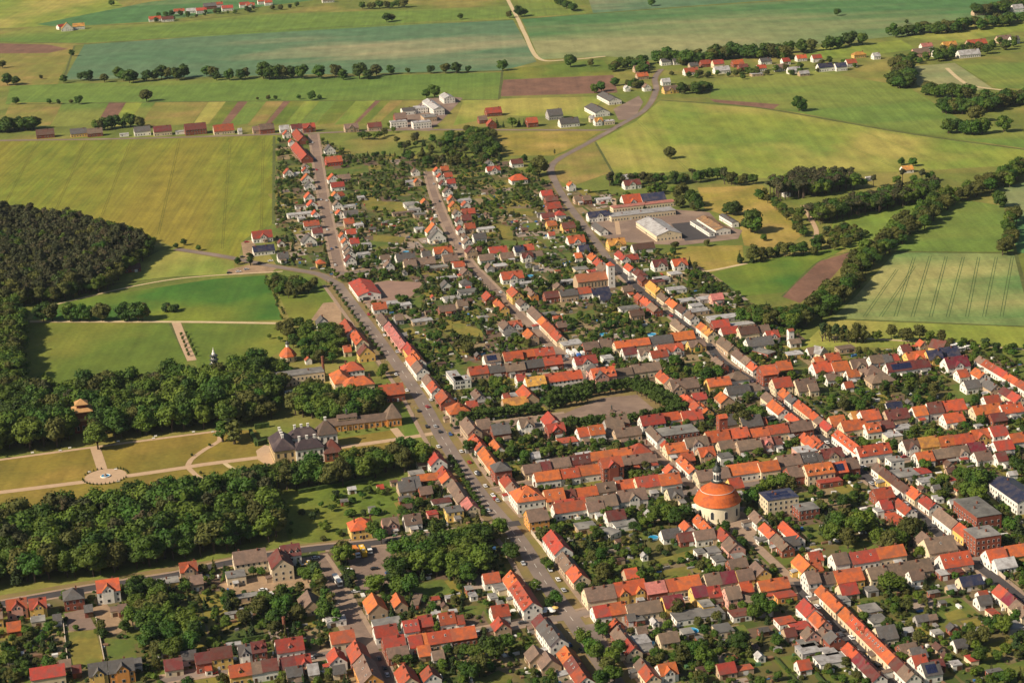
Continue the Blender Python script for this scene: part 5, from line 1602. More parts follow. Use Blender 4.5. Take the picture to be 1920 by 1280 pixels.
# --- towers and stacks
def stack(px, py, h, r, label, m=BRICK):
    p = g(px, py); t = empty('chimney_stack', (p[0], p[1], 0)); tag(t, label, 'chimney'); mb = MB()
    mb.lathe([(r * 1.5, 0), (r * 1.5, 1.2), (r * 1.15, 1.4), (r, h), (r * .6, h)], 12); mb.obj('shaft', m, t); mb = MB(); mb.lathe([(r * 1.15, h - .9), (r * 1.25, h - .6), (r * 1.15, h - .3)], 12); mb.obj('collar', m, t)
stack(534, 1186, 8.5, .75, 'short red brick chimney among the garden trees near the bottom street')
stack(607, 702, 13, .9, 'tall red brick chimney between the flat school and its orange wing')
def tower(px, py, w_, h, wm, rm, label, cat='tower', name='tower'):
    p = g(px, py); t = empty(name, (p[0], p[1], 0), rz); tag(t, label, cat); mb = MB(); mb.box(-w_ / 2, -w_ / 2, 0, w_ / 2, w_ / 2, h); wo = mb.obj('shaft', wm, t)
    mb = MB(); tmp = MB(); slabs(tmp, w_, w_, h, w_ * .3); tmp.obj('roof', rm, t); gw = MB()
    for s in (-1, 1): q = [(s * w_ / 2, -w_ / 2, h), (s * w_ / 2, w_ / 2, h), (s * w_ / 2, 0, h + w_ * .3)]; gw.poly(q if s > 0 else q[::-1])
    gw.obj('gable', wm, t)
    for k in range(int(h / 3.4)): m = MB(); pane(m, 'f', 0, -w_ / 2, 1.5 + 3.2 * k, .7, 1.3); pane(m, 'l', 0, -w_ / 2, 1.5 + 3.2 * k, .7, 1.3); m.obj('window', [GLASS, FRAME], wo)
    block([(p[0] - w_ / 2, p[1] - w_ / 2), (p[0] + w_ / 2, p[1] - w_ / 2), (p[0] + w_ / 2, p[1] + w_ / 2), (p[0] - w_ / 2, p[1] + w_ / 2)], 1)
tower(1354, 826, 5.2, 15, WALL['b'], ROOF['o'], 'square brick tower with orange roof above the workshops north of the church')
tower(1482, 644, 3.8, 9.5, PLASTERW, ROOF['r'], 'slim white transformer tower with red cap near the tramlined field')
# --- market monument
p = g(1147, 772); mo = empty('monument', (p[0], p[1], .14)); tag(mo, 'small dark monument in the middle of the market square', 'monument'); mb = MB(); mb.box(-2, -2, 0, 2, 2, .5); mb.box(-1, -1, .5, 1, 1, 1.8); mb.obj('plinth', COBB, mo); mb = MB(); mb.lathe([(.5, 1.8), (.35, 3.2), (.55, 3.6), (.1, 4.6)], 8); mb.obj('column', GREENC, mo)
# --- pools
POOLM = mat('pool_water', (.02, .22, .42), (.02, .26, .46), rough=.08, spec=.5); POOLW = mat('pool_wall', (.25, .45, .62), rough=.5)
for k, (px, py, r, where) in enumerate(((1225, 1010, 2.6, 'in the gardens left of the church'), (1296, 1186, 3.6, 'behind the maroon-roofed yellow house'), (1220, 1208, 2.0, 'behind the short lane'), (1470, 1190, 2.4, 'near the lower right street'),
                                       (1222, 629, 3.2, 'in gardens above the orange row'), (1132, 629, 3.0, 'in gardens beside the middle street'), (1645, 671, 3.0, 'below the tramlined field'), (761, 474, 2.6, 'in gardens near the supermarket'), (994, 519, 2.6, 'near the red bungalow'))):
    p = g(px, py); t = empty('swimming_pool', (p[0], p[1], .08)); tag(t, f'round blue garden pool {where}', 'pool', 'garden pools'); block([(p[0] - r, p[1] - r), (p[0] + r, p[1] - r), (p[0] + r, p[1] + r), (p[0] - r, p[1] + r)])
    mb = MB(); mb.lathe([(r, 0), (r, 1.1), (r - .15, 1.1), (r - .15, .7)], 24); mb.obj('rim', POOLW, t); mb = MB(); mb.lathe([(r - .15, .9), (0, .9)], 24); mb.obj('water', POOLM, t)
# --- parasols in front of the corner restaurant
for k, (px, py) in enumerate(((1016, 1150), (1024, 1149), (1032, 1149), (1041, 1147), (1020, 1154), (1036, 1153))):
    p = g(px, py); t = empty('parasol', (p[0], p[1], .2)); tag(t, f'{ordn(k + 1)} of six parasols, a {"white" if k % 3 else "yellow"} one, by the red corner house', 'parasol', 'restaurant parasols')
    mb = MB(); mb.lathe([(.06, 0), (.06, 2.6)], 8); mb.obj('pole', GREENC, t); mb = MB(); mb.lathe([(1.7, 2.2), (1.7, 2.35), (0.05, 2.95)], 8); mb.obj('canopy', CANVAS if k % 3 else WALL['y'], t)
# --- garden walls
GW = mat('garden_wall', (.50, .42, .33), (.40, .33, .26), scale=.4)
def wallline(pts, h, label, m=GW, name='garden_wall', cat='wall', th=.28):
    q = P(pts)
    t = empty(name, (*q[0], 0)); tag(t, label, cat, 'garden walls'); 
    for i in range(len(q) - 1):
        a, b = q[i] - q[0], q[i + 1] - q[0]; d = (b - a) / np.linalg.norm(b - a); n = np.array([-d[1], d[0]]) * th / 2
        mb = MB(); mb.prism([tuple(a - n), tuple(b - n), tuple(b + n), tuple(a + n)], 0, h); mb.obj('wall_length', m, t)
        mb = MB(); n2 = n * 1.5; mb.prism([tuple(a - n2), tuple(b - n2), tuple(b + n2), tuple(a + n2)], h, h + .1); mb.obj('coping', m, t)
for pts, h, lb in (([(996, 1000), (1020, 1030)], 2.2, 'pale garden wall below the tan and orange corner house on the avenue'), ([(1700, 1062), (1765, 1052)], 2.2, 'pale wall between orange house and brown corner house'),
                   ([(1868, 1072), (1885, 1088)], 2, 'white garden wall beside the upper right corner house'), ([(940, 707), (1042, 702)], 1.8, 'long pale wall behind the white flat office'),
                   ([(1190, 1030), (1140, 1036)], 1.6, 'low wall in the gardens left of the church court'), ([(1290, 1195), (1345, 1190)], 1.8, 'red brick wall in the gardens below the long south street'),
                   ([(1395, 808), (1450, 794)], 2.0, 'pale yard wall near the white house on the east street'), ([(180, 1160), (196, 1240)], 1.2, 'thin white fence between the lawns at lower left'),
                   ([(118, 1160), (128, 1250)], 1.2, 'thin fence along the left lawn at lower left'), ([(655, 1014), (703, 1006)], 1.0, 'low white fence in front of the orange-hipped villa'),
                   ([(1560, 812), (1700, 795)], 1.8, 'yard wall inside the U-shaped court'), ([(1780, 928), (1812, 922)], 1.4, 'pale wall beside the solar hall\'s garden'),
                   ([(686, 1160), (730, 1152)], 2.2, 'white yard wall beside the bus road'), ([(1330, 688), (1352, 706)], 1.8, 'short wall on the east street\'s bend'), ([(1660, 900), (1672, 930)], 1.6, 'short wall beside the yellow row on the east street')):
    wallline(pts, h, lb)

# ------------------------------------------------------------------ vehicles
def car_parts():
    b = MB(); prof = [(-2.15, .35), (-2.2, .75), (-2.0, .92), (-1.1, .95), (1.0, .95), (2.05, .80), (2.15, .55), (2.1, .30)]
    def ext(pr, w0, m=0, w1=None):
        w1 = w1 or w0
        for s in (-1, 1): q = [(x, s * (w0 if z < .9 else w1), z) for x, z in pr]; b.poly(q if s < 0 else q[::-1], m)
        for i in range(len(pr)):
            j = (i + 1) % len(pr); a, c_ = pr[i], pr[j]; wa, wc = (w0 if a[1] < .9 else w1), (w0 if c_[1] < .9 else w1)
            b.quad((a[0], -wa, a[1]), (a[0], wa, a[1]), (c_[0], wc, c_[1]), (c_[0], -wc, c_[1]), m)
    ext(prof, .88); r = MB(); 
    b.box(-1.35, -.62, 1.36, .28, .62, 1.44)
    gl = MB(); q0 = [(-1.95, .94), (-1.4, 1.40), (.3, 1.40), (1.0, .94)]
    for s in (-1, 1): q = [(x, s * (.80 if z < 1 else .64), z) for x, z in q0]; gl.poly(q if s < 0 else q[::-1])
    for i in range(4):
        a, c_ = q0[i], q0[(i + 1) % 4]; wa, wc = (.80 if a[1] < 1 else .64), (.80 if c_[1] < 1 else .64)
        gl.quad((a[0], -wa, a[1]), (a[0], wa, a[1]), (c_[0], wc, c_[1]), (c_[0], -wc, c_[1]))
    wh = MB(); wh.v = []; n = 12
    for y in (-.11, .11): wh.v += [(.33 * math.cos(2 * math.pi * i / n), y, .33 * math.sin(2 * math.pi * i / n)) for i in range(n)]
    wh.f = [tuple(range(n)), tuple(range(2 * n - 1, n - 1, -1))] + [(i, n + i, n + (i + 1) % n, (i + 1) % n) for i in range(n)]; wh.m = [0] * len(wh.f)
    return b, gl, wh
_b, _gl, _wh = car_parts(); TYRE = mat('tyre', (.02, .02, .02), rough=.9)
CARC = {'white': (.75, .75, .74), 'black': (.015, .015, .018), 'silver': (.42, .43, .45), 'red': (.40, .02, .02), 'blue': (.03, .08, .25), 'dark grey': (.06, .06, .07), 'yellow': (.65, .42, .02)}
CARM = {k: _b.mesh('body', [mat('paint_' + k.replace(' ', '_'), v, v, rough=.3, spec=.5)]) for k, v in CARC.items()}
GLM = _gl.mesh('window', [GLASS]); WHM = _wh.mesh('wheel', [TYRE])
def car(x, y, rz_, col, label, group, z=.2):
    t = empty('car', (x, y, z), rz_); tag(t, label, 'car', group); link('body', CARM[col], t); link('window', GLM, t)
    for wx in (-1.35, 1.3):
        for wy in (-.78, .78): q = link('wheel', WHM, t); q.location = (wx, wy, .33)
aA, aB = math.atan2(AX[1], AX[0]), math.atan2(BX[1], BX[0])
CARS = '''
avenue from the top down#b2 225 562 A silver;b2 258 602 A black;b2 480 832 A red;b2 540 905 A black;b2 545 922 A dark grey;b2 670 1105 A red;b2 690 1118 A silver;b2 620 1192 A white;a2 1145 512 A white;a2 595 95 B white;b2 165 415 A red;b2 390 575 B black;a2 1230 1000 A blue;b2 600 1010 A white;a2 800 300 A dark grey
bus yard and its street, from the top#a1 1095 440 B white;a1 1110 470 B silver;a1 1125 500 B black;a1 1150 602 B white;a1 1235 1122 A blue;a1 1325 1102 A dark grey;a1 1365 1172 A black;a1 1385 1228 A silver;a1 870 1082 B black;a1 455 590 B white;a1 1290 430 B black;a1 1400 460 B blue;a1 850 350 B silver
lower right street from the corner#a3 1510 652 A white;a3 1570 718 A white;a4 45 715 A white;a4 240 890 A black;a4 305 948 A white;a4 290 1020 A silver;a4 440 1082 A yellow;a4 500 1148 A black;a4 590 1225 A dark grey;a4 90 1042 B white;a4 620 1180 A silver
east street from the top#c3 620 1050 A silver;b3 1300 340 A white;b3 1560 640 A black;b4 390 868 B white;b4 490 965 A white;b4 500 1035 A silver;b4 715 1142 A silver;b4 722 1165 A white;b4 780 1203 A white;a4 920 108 A dark grey;a4 1120 70 A white;a4 1125 338 A white;a4 1192 328 A black;b4 520 690 B white
long south street from the avenue#a3 690 762 B white;a3 1130 560 B white;a2 880 835 B dark grey;a3 600 655 B silver;a4 480 470 B white;a4 900 395 B black
church street and square, from the left#b3 560 1015 B black;b3 700 1045 B silver;a3 1040 130 A dark grey;b3 1480 930 B white;b4 1000 760 B silver
middle street from the top#c2 1040 1168 A white;c2 900 1190 B silver;c2 560 660 A white;c2 1390 1190 A blue;b2 1200 60 A dark grey
field road and big field's street, from the left#c1 330 380 B red;c1 300 492 B black;c1 270 602 B white;c1 200 612 B black;c1 330 585 B silver;c1 430 537 B black;c1 510 522 B white;c1 930 70 A white;c1 965 160 A silver;c1 1000 420 A dark grey
'''
for ln in CARS.strip().split('\n'):
    wh_, lst = ln.split('#'); cn = {}
    for e in lst.split(';'):
        t, x, y, ax, *col = e.split(); col = ' '.join(col); p = g(*tile(t, float(x), float(y))); cn[col] = cn.get(col, 0) + 1
        car(p[0], p[1], (aA if ax == 'A' else aB) + random.uniform(-.06, .06), col, f'{ordn(cn[col])} {col} car on the {wh_}', 'cars in the town')
# more cars parked along the kerbs
kr = random.Random(21)
for nm, idx, off, n, i0, i1 in (('avenue\'s west kerb from the top', 0, -5.6, 14, .12, .95), ('avenue\'s east kerb from the top', 0, 5.6, 14, .12, .95), ('big field\'s street from the top', 2, 2.6, 9, .05, .95), ('middle street\'s upper kerb from the top', 4, -2.2, 7, .05, .95), ('east street\'s kerb from the factory', 7, 2.2, 14, .03, .9), ('lower right street\'s far kerb from the corner', 15, 2.3, 8, .15, .95), ('church street\'s kerb from the church', 11, -2.2, 8, .05, .95), ('long south street\'s kerb from the left', 13, 2.2, 12, .05, .95)):
    c_, _w = ROADS[idx]; nn_ = normals(c_); cn = {}
    for k in range(n):
        t_ = i0 + (i1 - i0) * (k + kr.uniform(.1, .9)) / n; i_ = min(len(c_) - 2, int(t_ * len(c_))); p = c_[i_] + nn_[i_] * -off; d = c_[i_ + 1] - c_[i_]
        if any(j != idx and np.min(np.linalg.norm(ROADS[j][0] - p, axis=1)) < ROADS[j][1] / 2 + 2 for j in range(len(ROADS))): continue
        col = kr.choices(list(CARC), (5, 3, 4, 2, 2, 3, .3))[0]; cn[col] = cn.get(col, 0) + 1
        car(p[0], p[1], math.atan2(d[1], d[0]) + (math.pi if kr.random() < .5 else 0), col, f'{ordn(cn[col])} {col} parked car on the {nm}', 'cars parked along the kerbs')
# street lamps
LP = MB(); LP.lathe([(.11, 0), (.07, 7.2)], 6); LPM = LP.mesh('pole', [GREENC]); LP = MB(); LP.box(-.05, -.05, 7.1, 1.3, .05, 7.2, 0, True); LAM = LP.mesh('arm', [GREENC]); LP = MB(); LP.box(.8, -.16, 6.98, 1.6, .16, 7.1, 0, True); LHM = LP.mesh('lamp_head', [FRAME])
for nm, idx, off, n in (('avenue', 0, 10.2, 26), ('big field\'s street', 2, 5.2, 12), ('east street', 7, 4.0, 16), ('middle street', 4, 4.0, 10), ('bus street', 14, 5.6, 5)):
    c_, _w = ROADS[idx]; nn_ = normals(c_)
    for k in range(n):
        i_ = int((k + .5) / n * (len(c_) - 1)); sg = 1 if k % 2 else -1; p = c_[i_] + nn_[i_] * off * sg
        if any(j != idx and np.min(np.linalg.norm(ROADS[j][0] - p, axis=1)) < ROADS[j][1] / 2 + 1 for j in range(len(ROADS))): continue
        t = empty('street_lamp', (p[0], p[1], .2), math.atan2(-nn_[i_][1] * sg, -nn_[i_][0] * sg)); tag(t, f'{ordn(k + 1)} thin grey street lamp on the {nm} from its top end', 'street lamp', 'street lamps'); link('pole', LPM, t); link('arm', LAM, t); link('lamp_head', LHM, t)
# buses, lorries and trailers
def longveh(px, py, ax, L, W, Hh, col, name, label, cab=False, rot=0.0):
    p = g(px, py); t = empty(name, (p[0], p[1], .2), (aA if ax == 'A' else aB) + rot); tag(t, label, name.split('_')[-1])
    m = mat('paint_' + name, col, col, rough=.35, spec=.5); x0 = -L / 2
    mb = MB(); n = [(x0, .45), (x0, Hh - .2), (x0 + .2, Hh), (L / 2 - .3 - (2.4 if cab else 0), Hh), (L / 2 - (2.4 if cab else .05), Hh - .25), (L / 2 - (2.4 if cab else 0), .45)]
    for s in (-1, 1): q = [(a, s * W / 2, b) for a, b in n]; mb.poly(q if s < 0 else q[::-1])
    for i in range(6): a, b = n[i], n[(i + 1) % 6]; mb.quad((a[0], -W / 2, a[1]), (a[0], W / 2, a[1]), (b[0], W / 2, b[1]), (b[0], -W / 2, b[1]))
    mb.obj('body', m, t)
    if cab:
        mb = MB(); mb.box(L / 2 - 2.2, -W / 2 + .05, .45, L / 2, W / 2 - .05, 2.6); co = mb.obj('cab', CARM['white'].materials[0], t); mb = MB(); mb.box(L / 2 - .02, -W / 2 + .2, 1.5, L / 2 + .04, W / 2 - .2, 2.4); mb.obj('windscreen', GLASS, co)
    else:
        for s in (-1, 1): mb = MB(); mb.box(x0 + .6, s * W / 2 - .03, 1.5, L / 2 - .5, s * W / 2 + .03, 2.35, 0, True); mb.obj('window_band', GLASS, t)
        mb = MB(); mb.box(L / 2 - .04, -W / 2 + .15, 1.3, L / 2 + .04, W / 2 - .15, 2.6); mb.obj('windscreen', GLASS, t)
        for xx in (-.25, .2): mb = MB(); mb.box(L * xx, -.6, Hh, L * xx + 1.6, .6, Hh + .18); mb.obj('roof_hatch', FRAME, t)
    for wx in (x0 + 2.2, L / 2 - 2.4):
        for s in (-1, 1): q = link('wheel', WHM, t); q.location = (wx, s * (W / 2 - .15), .5); q.scale = (1.5, 1.8, 1.5)
longveh(633, 1093, 'A', 11.5, 2.5, 3.1, (.76, .75, .72), 'bus', 'white bus standing on the cobbled street beside the bus yard', rot=math.pi + .1)
longveh(668, 1040, 'A', 10.5, 2.5, 3.4, (.62, .20, .02), 'lorry', 'orange box lorry with white cab in the bus yard', cab=True, rot=math.pi + .05)
longveh(681, 1038, 'A', 11, 2.5, 3.1, (.68, .40, .015), 'bus', 'yellow bus parked beside the orange lorry')
longveh(692, 1034, 'A', 8, 2.4, 2.6, (.06, .06, .06), 'dark_lorry', 'dark flatbed lorry parked right of the yellow bus', cab=True, rot=math.pi)
for k, (px, py) in enumerate(((1066, 664), (1072, 667), (1078, 663), (1084, 669), (1092, 665))): longveh(px, py, 'A', 6, 2.2, 2.5, (.70, .70, .68) if k != 3 else (.05, .15, .45), 'van', f'{ordn(k + 1)} van from the left on the yard above the red-roofed corner', cab=True)
for k, (px, py) in enumerate(((1783, 650), (1790, 653), (1797, 650), (1804, 654), (1811, 650), (1818, 655), (1800, 659))): longveh(px, py, 'B', 7, 2.3, 2.6, (.72, .72, .72), 'caravan', f'{ordn(k + 1)} white caravan from the left on the yard below the tramlined field')
longveh(570, 1066, 'B', 5, 2.1, 2.3, (.66, .36, .02), 'service_van', 'left orange service van beside the school wing'); longveh(580, 1062, 'A', 5, 2.1, 2.4, (.68, .42, .02), 'service_van', 'right yellow service van beside the school wing')
# ------------------------------------------------------------------ vegetation
LEAF = {
 'broad': mat('leaf_broad', (.043, .090, .008), (.029, .066, .006), scale=.35, rand=.36, rough=.7, c3=(.068, .110, .010), scale2=.12, trans=.12),
 'fresh': mat('leaf_fresh', (.088, .132, .012), (.062, .102, .010), scale=.35, rand=.22, rough=.7, trans=.14),
 'oliv': mat('leaf_olive', (.084, .090, .018), (.060, .068, .014), scale=.35, rand=.25, rough=.75, trans=.15),
 'pine': mat('leaf_pine', (.042, .048, .016), (.030, .036, .012), scale=.5, rand=.28, rough=.8, c3=(.062, .050, .024), scale2=.1),
 'spruce': mat('leaf_spruce', (.030, .054, .012), (.021, .040, .010), scale=.5, rand=.3, rough=.8),
 'lime': mat('leaf_lime', (.048, .084, .010), (.036, .066, .008), scale=.5, rand=.18, rough=.7, trans=.15),
}
BARK = mat('bark', (.085, .060, .042), (.055, .042, .032), scale=1.5, rough=.95, rand=.2)
_t = (1 + 5 ** .5) / 2
def ico():
    bm = bmesh.new(); bmesh.ops.create_icosphere(bm, subdivisions=1, radius=1); bm.verts.ensure_lookup_table()
    v = np.array([p.co[:] for p in bm.verts]); f = [tuple(q.index for q in fc.verts) for fc in bm.faces]; bm.free(); return v, f
IV, IF = ico()
def crown(seed, lobes, nleaf, ls, rng=None):
    """lobes: (x, y, z, r, squash); leaf faces stand off knobbly cores"""
    r_ = np.random.default_rng(seed); mb = MB()
    for (x, y, z, r, sq) in lobes:
        n = len(mb.v); d = 1 + r_.uniform(-.16, .12, (len(IV), 1)); q = IV * d * r * .86 * np.array([1, 1, sq]) + (x, y, z)
        mb.v += [tuple(p) for p in q]; mb.f += [tuple(n + i for i in f) for f in IF]; mb.m += [0] * len(IF)
        k = max(8, int(nleaf * r * r))
        nn = r_.normal(size=(k, 3)); nn[:, 2] = np.abs(nn[:, 2]) * .9 + nn[:, 2] * .35; nn /= np.linalg.norm(nn, axis=1, keepdims=True)
        c = nn * r * r_.uniform(.82, 1.30, (k, 1)) * np.array([1, 1, sq]) + (x, y, z)
        m_ = nn + r_.normal(size=(k, 3)) * .26; m_ /= np.linalg.norm(m_, axis=1, keepdims=True)
        a = np.cross(m_, r_.normal(size=(k, 3))); a /= np.linalg.norm(a, axis=1, keepdims=True) + 1e-9; b = np.cross(m_, a)
        s = r_.uniform(.55, 1.25, (k, 1)) * ls
        for i in range(k):
            A, B, Cc = a[i] * s[i], b[i] * s[i] * .7, c[i]
            mb.quad(tuple(Cc - A), tuple(Cc - B * .9 + A * .1), tuple(Cc + A), tuple(Cc + B))
    return mb
def limb(mb, a, b, r0, r1, n=6):
    a, b = np.array(a, float), np.array(b, float); d = (b - a) / np.linalg.norm(b - a); u_ = np.cross(d, (.3, .9, .2)); u_ /= np.linalg.norm(u_); w_ = np.cross(d, u_); k = len(mb.v)
    for p, r in ((a, r0), (b, r1)):
        mb.v += [tuple(p + (u_ * math.cos(2 * math.pi * i / n) + w_ * math.sin(2 * math.pi * i / n)) * r) for i in range(n)]
    for i in range(n): j = (i + 1) % n; mb.f.append((k + i, k + j, k + n + j, k + n + i)); mb.m.append(0)
PROTO = {}
def proto(key, leaf, cr_, tr_):
    PROTO.setdefault(key, []).append((cr_.mesh('crown', [LEAF[leaf]]), tr_.mesh('trunk', [BARK]), cr_, tr_, leaf))
def mk_broad(seed, key, leaf, R=(4.0, 4.0, 3.6), zc=5.6, nl=19, lr=(.95, 2.15), th=2.4, leafn=20, ls=.5):
    r_ = random.Random(seed); lobes = [(0, 0, zc, min(R) * .62, 1.0)]
    for i in range(nl):
        a = 2.4 * i + r_.uniform(-.5, .5); zz = r_.uniform(-.85, 1); ring = math.sqrt(max(0, 1 - zz * zz * .8)) * r_.uniform(.55, .80)
        lobes.append((R[0] * ring * math.cos(a), R[1] * ring * math.sin(a), zc + R[2] * zz * .72, r_.uniform(*lr), r_.uniform(.75, 1.0)))
    t = MB(); limb(t, (0, 0, -.2), (0, 0, th), .34, .24); limb(t, (0, 0, th), (.3, .2, zc + 1), .24, .08)
    for i in range(4): a = i * 1.6 + r_.random(); limb(t, (0, 0, th - .4), (1.9 * math.cos(a), 1.9 * math.sin(a), zc), .15, .06, 5)
    proto(key, leaf, crown(seed, lobes, leafn, ls), t)
for i in range(4): mk_broad(10 + i, 'broad', 'broad', R=(3.6 + .3 * i, 3.7, 3.3 + .2 * (i % 2)))
mk_broad(20, 'broad', 'fresh'); mk_broad(21, 'broad', 'oliv', R=(3.4, 3.4, 3.8))
for i in range(3): mk_broad(30 + i, 'fresh', 'fresh', R=(3.7, 3.7, 3.5))
for i in range(2): mk_broad(35 + i, 'oliv', 'oliv', R=(3.6, 3.6, 3.4))
for i in range(3): mk_broad(40 + i, 'lime', 'lime', R=(2.3, 2.3, 3.9), zc=5.2, nl=16, lr=(.9, 1.6), th=1.6)
for i in range(3): mk_broad(50 + i, 'poplar', ('oliv', 'spruce', 'broad')[i], R=(1.25, 1.25, 4.6), zc=5.3, nl=14, lr=(.75, 1.1), th=1.6, ls=.5)
for i in range(3): mk_broad(60 + i, 'pine', 'pine', R=(2.3, 2.3, 2.0), zc=7.6, nl=10, lr=(.95, 1.4), th=6.0, leafn=18, ls=.5)
for i in range(2): mk_broad(65 + i, 'bush', ('broad', 'oliv')[i], R=(4.6, 4.6, 3.6), zc=4.6, nl=11, lr=(2.0, 3.0), th=1.2, leafn=7, ls=1.0)
for i in range(2): mk_broad(68 + i, 'bush', ('fresh', 'spruce')[i], R=(3.6, 3.6, 4.2), zc=5, nl=10, lr=(2.0, 2.8), th=1.2, leafn=7, ls=1.0)
for i in range(3):
    lob = []; r_ = random.Random(80 + i)
    for k in range(9):
        z = 1.2 + k * .95; R_ = (1 - k / 9.6) * 2.3
        for q in range(max(1, int(5 * R_ / 2.3))): a = q * 2 * math.pi / max(1, int(5 * R_ / 2.3)) + k * .7; lob.append((R_ * .55 * math.cos(a), R_ * .55 * math.sin(a), z, R_ * .42 + .22, .7))
    t = MB(); limb(t, (0, 0, -.2), (0, 0, 8.5), .26, .06); proto('spruce', ('spruce', 'spruce', 'oliv')[i], crown(80 + i, lob, 20, .42), t)
for i in range(4): mk_broad(90 + i, 'field', ('broad', 'broad', 'oliv', 'broad')[i], R=(4.3, 4.0, 4.0), zc=5.3, nl=18, lr=(1.5, 2.3), th=1.4, ls=.6)
TREECOL = bpy.data.collections.new('tree_sources'); KEYS = {}
for key in PROTO:
    for (cm, tm, cb, tb_, leaf) in PROTO[key]:
        mb = MB(); n = len(cb.v); mb.v = cb.v + tb_.v; mb.f = cb.f + [tuple(n + i for i in f) for f in tb_.f]; mb.m = [0] * len(cb.f) + [1] * len(tb_.f)
        idx = len(TREECOL.objects); o = bpy.data.objects.new('source_%02d' % idx, mb.mesh('source', [LEAF[leaf], BARK])); TREECOL.objects.link(o); KEYS.setdefault(key, []).append(idx)
NG = bpy.data.node_groups.new('planting', 'GeometryNodeTree')
NG.interface.new_socket('Geometry', in_out='INPUT', socket_type='NodeSocketGeometry'); NG.interface.new_socket('Geometry', in_out='OUTPUT', socket_type='NodeSocketGeometry')
_n = NG.nodes; gi = _n.new('NodeGroupInput'); go_ = _n.new('NodeGroupOutput'); ip = _n.new('GeometryNodeInstanceOnPoints'); ci = _n.new('GeometryNodeCollectionInfo')
ci.inputs['Collection'].default_value = TREECOL; ci.inputs['Separate Children'].default_value = True; ci.inputs['Reset Children'].default_value = True
def na(nm, ty): q = _n.new('GeometryNodeInputNamedAttribute'); q.data_type = ty; q.inputs['Name'].default_value = nm; return q.outputs['Attribute']
ip.inputs['Pick Instance'].default_value = True; l_ = NG.links
l_.new(gi.outputs[0], ip.inputs['Points']); l_.new(ci.outputs[0], ip.inputs['Instance']); l_.new(na('idx', 'INT'), ip.inputs['Instance Index'])
l_.new(na('rot', 'FLOAT_VECTOR'), ip.inputs['Rotation']); l_.new(na('scl', 'FLOAT_VECTOR'), ip.inputs['Scale']); l_.new(ip.outputs[0], go_.inputs[0])
def planting(name, label, items):
    if not items: return
    me = bpy.data.meshes.new(name); me.from_pydata([(i[0], i[1], 0.0) for i in items], [], [])
    a = me.attributes.new('idx', 'INT', 'POINT'); a.data.foreach_set('value', [random.choice(KEYS[i[3]]) for i in items])
    a = me.attributes.new('rot', 'FLOAT_VECTOR', 'POINT'); a.data.foreach_set('vector', np.array([[0, 0, random.uniform(0, 6.28)] for _ in items]).ravel())
    a = me.attributes.new('scl', 'FLOAT_VECTOR', 'POINT'); a.data.foreach_set('vector', np.array([[i[2] / 10 * i[4], i[2] / 10 * i[4], i[2] / 10] for i in items]).ravel())
    o = link(name, me); md = o.modifiers.new('planting', 'NODES'); md.node_group = NG
    tag(o, label, 'trees' if 'wood' in name or 'belt' in name else 'greenery', kind='stuff'); return o
def pick(mix): ks = list(mix); return random.choices(ks, [mix[k] for k in ks])[0]
TOWNMASK = inpoly(gxx, gyy, TOWN)
def fill(poly_px, spacing, h, mix, wide=1.0, prob=1.0, free=False):
    q = np.array(P(poly_px)); lo, hi = q.min(0), q.max(0)
    X, Y = np.meshgrid(np.arange(lo[0], hi[0], spacing), np.arange(lo[1], hi[1], spacing)); X = X.ravel() + RNG.uniform(-.42, .42, X.size) * spacing; Y = Y.ravel() + RNG.uniform(-.42, .42, Y.size) * spacing
    ok = inpoly(X, Y, q) & (RNG.random(X.size) < prob)
    return [(a, b, random.uniform(*h), pick(mix), wide * random.uniform(.85, 1.2)) for a, b in zip(X[ok], Y[ok]) if free or not blocked(a, b)]
def belt(pts, width, spacing, h, mix, wide=1.0, prob=1.0):
    c = smooth(P(pts), spacing); n = normals(c); out = []
    for i in range(len(c)):
        for k in range(max(1, int(width / spacing))):
            if random.random() > prob: continue
            a = c[i] + n[i] * (random.uniform(-.5, .5) * width) + RNG.uniform(-.3, .3, 2) * spacing; out.append((a[0], a[1], random.uniform(*h), pick(mix), wide * random.uniform(.85, 1.2)))
    return out
def clear(px, py, r):
    p = g(px, py); block([(p[0] + r * math.cos(t), p[1] + r * math.sin(t)) for t in np.linspace(0, 6.28, 16)])
clear(405, 716, 9); clear(405, 722, 9); clear(158, 806, 9); clear(160, 816, 8); clear(152, 828, 7); clear(166, 826, 7); clear(545, 690, 5)
# garden huts stand where the gardens leave room
HUTS = [('grey', 'g', 'g'), ('brown', 'b', 't'), ('white', 'l', 'w'), ('red-roofed', 'r', 'c'), ('dark', 'g', 'b')]; hn = {}; hr = random.Random(5)
QUART = [('between avenue and middle street', [(640, 520), (800, 500), (1000, 640), (1010, 700), (860, 720)]), ('between the middle and east streets', [(890, 380), (1060, 400), (1300, 640), (1060, 640)]), ('between the two upper streets', [(620, 300), (800, 320), (870, 490), (650, 500)]), ('left of the round church', [(1060, 990), (1280, 960), (1330, 1080), (1090, 1130)]),
         ('below the long south street', [(1150, 1150), (1480, 1110), (1560, 1270), (1160, 1280)]), ('in the lower right gardens', [(1600, 1100), (1920, 1080), (1920, 1280), (1720, 1280)]), ('right of the tall corner block', [(1660, 690), (1920, 760), (1920, 960), (1700, 960)]), ('behind the church street', [(1640, 880), (1780, 860), (1790, 960), (1700, 980)]), ('in the lower left gardens', [(0, 1150), (600, 1120), (640, 1200), (0, 1260)]), ('left of the avenue', [(600, 930), (800, 900), (900, 1010), (740, 1010)]), ('above the bottom street', [(780, 1110), (960, 1110), (940, 1180), (800, 1200)])]
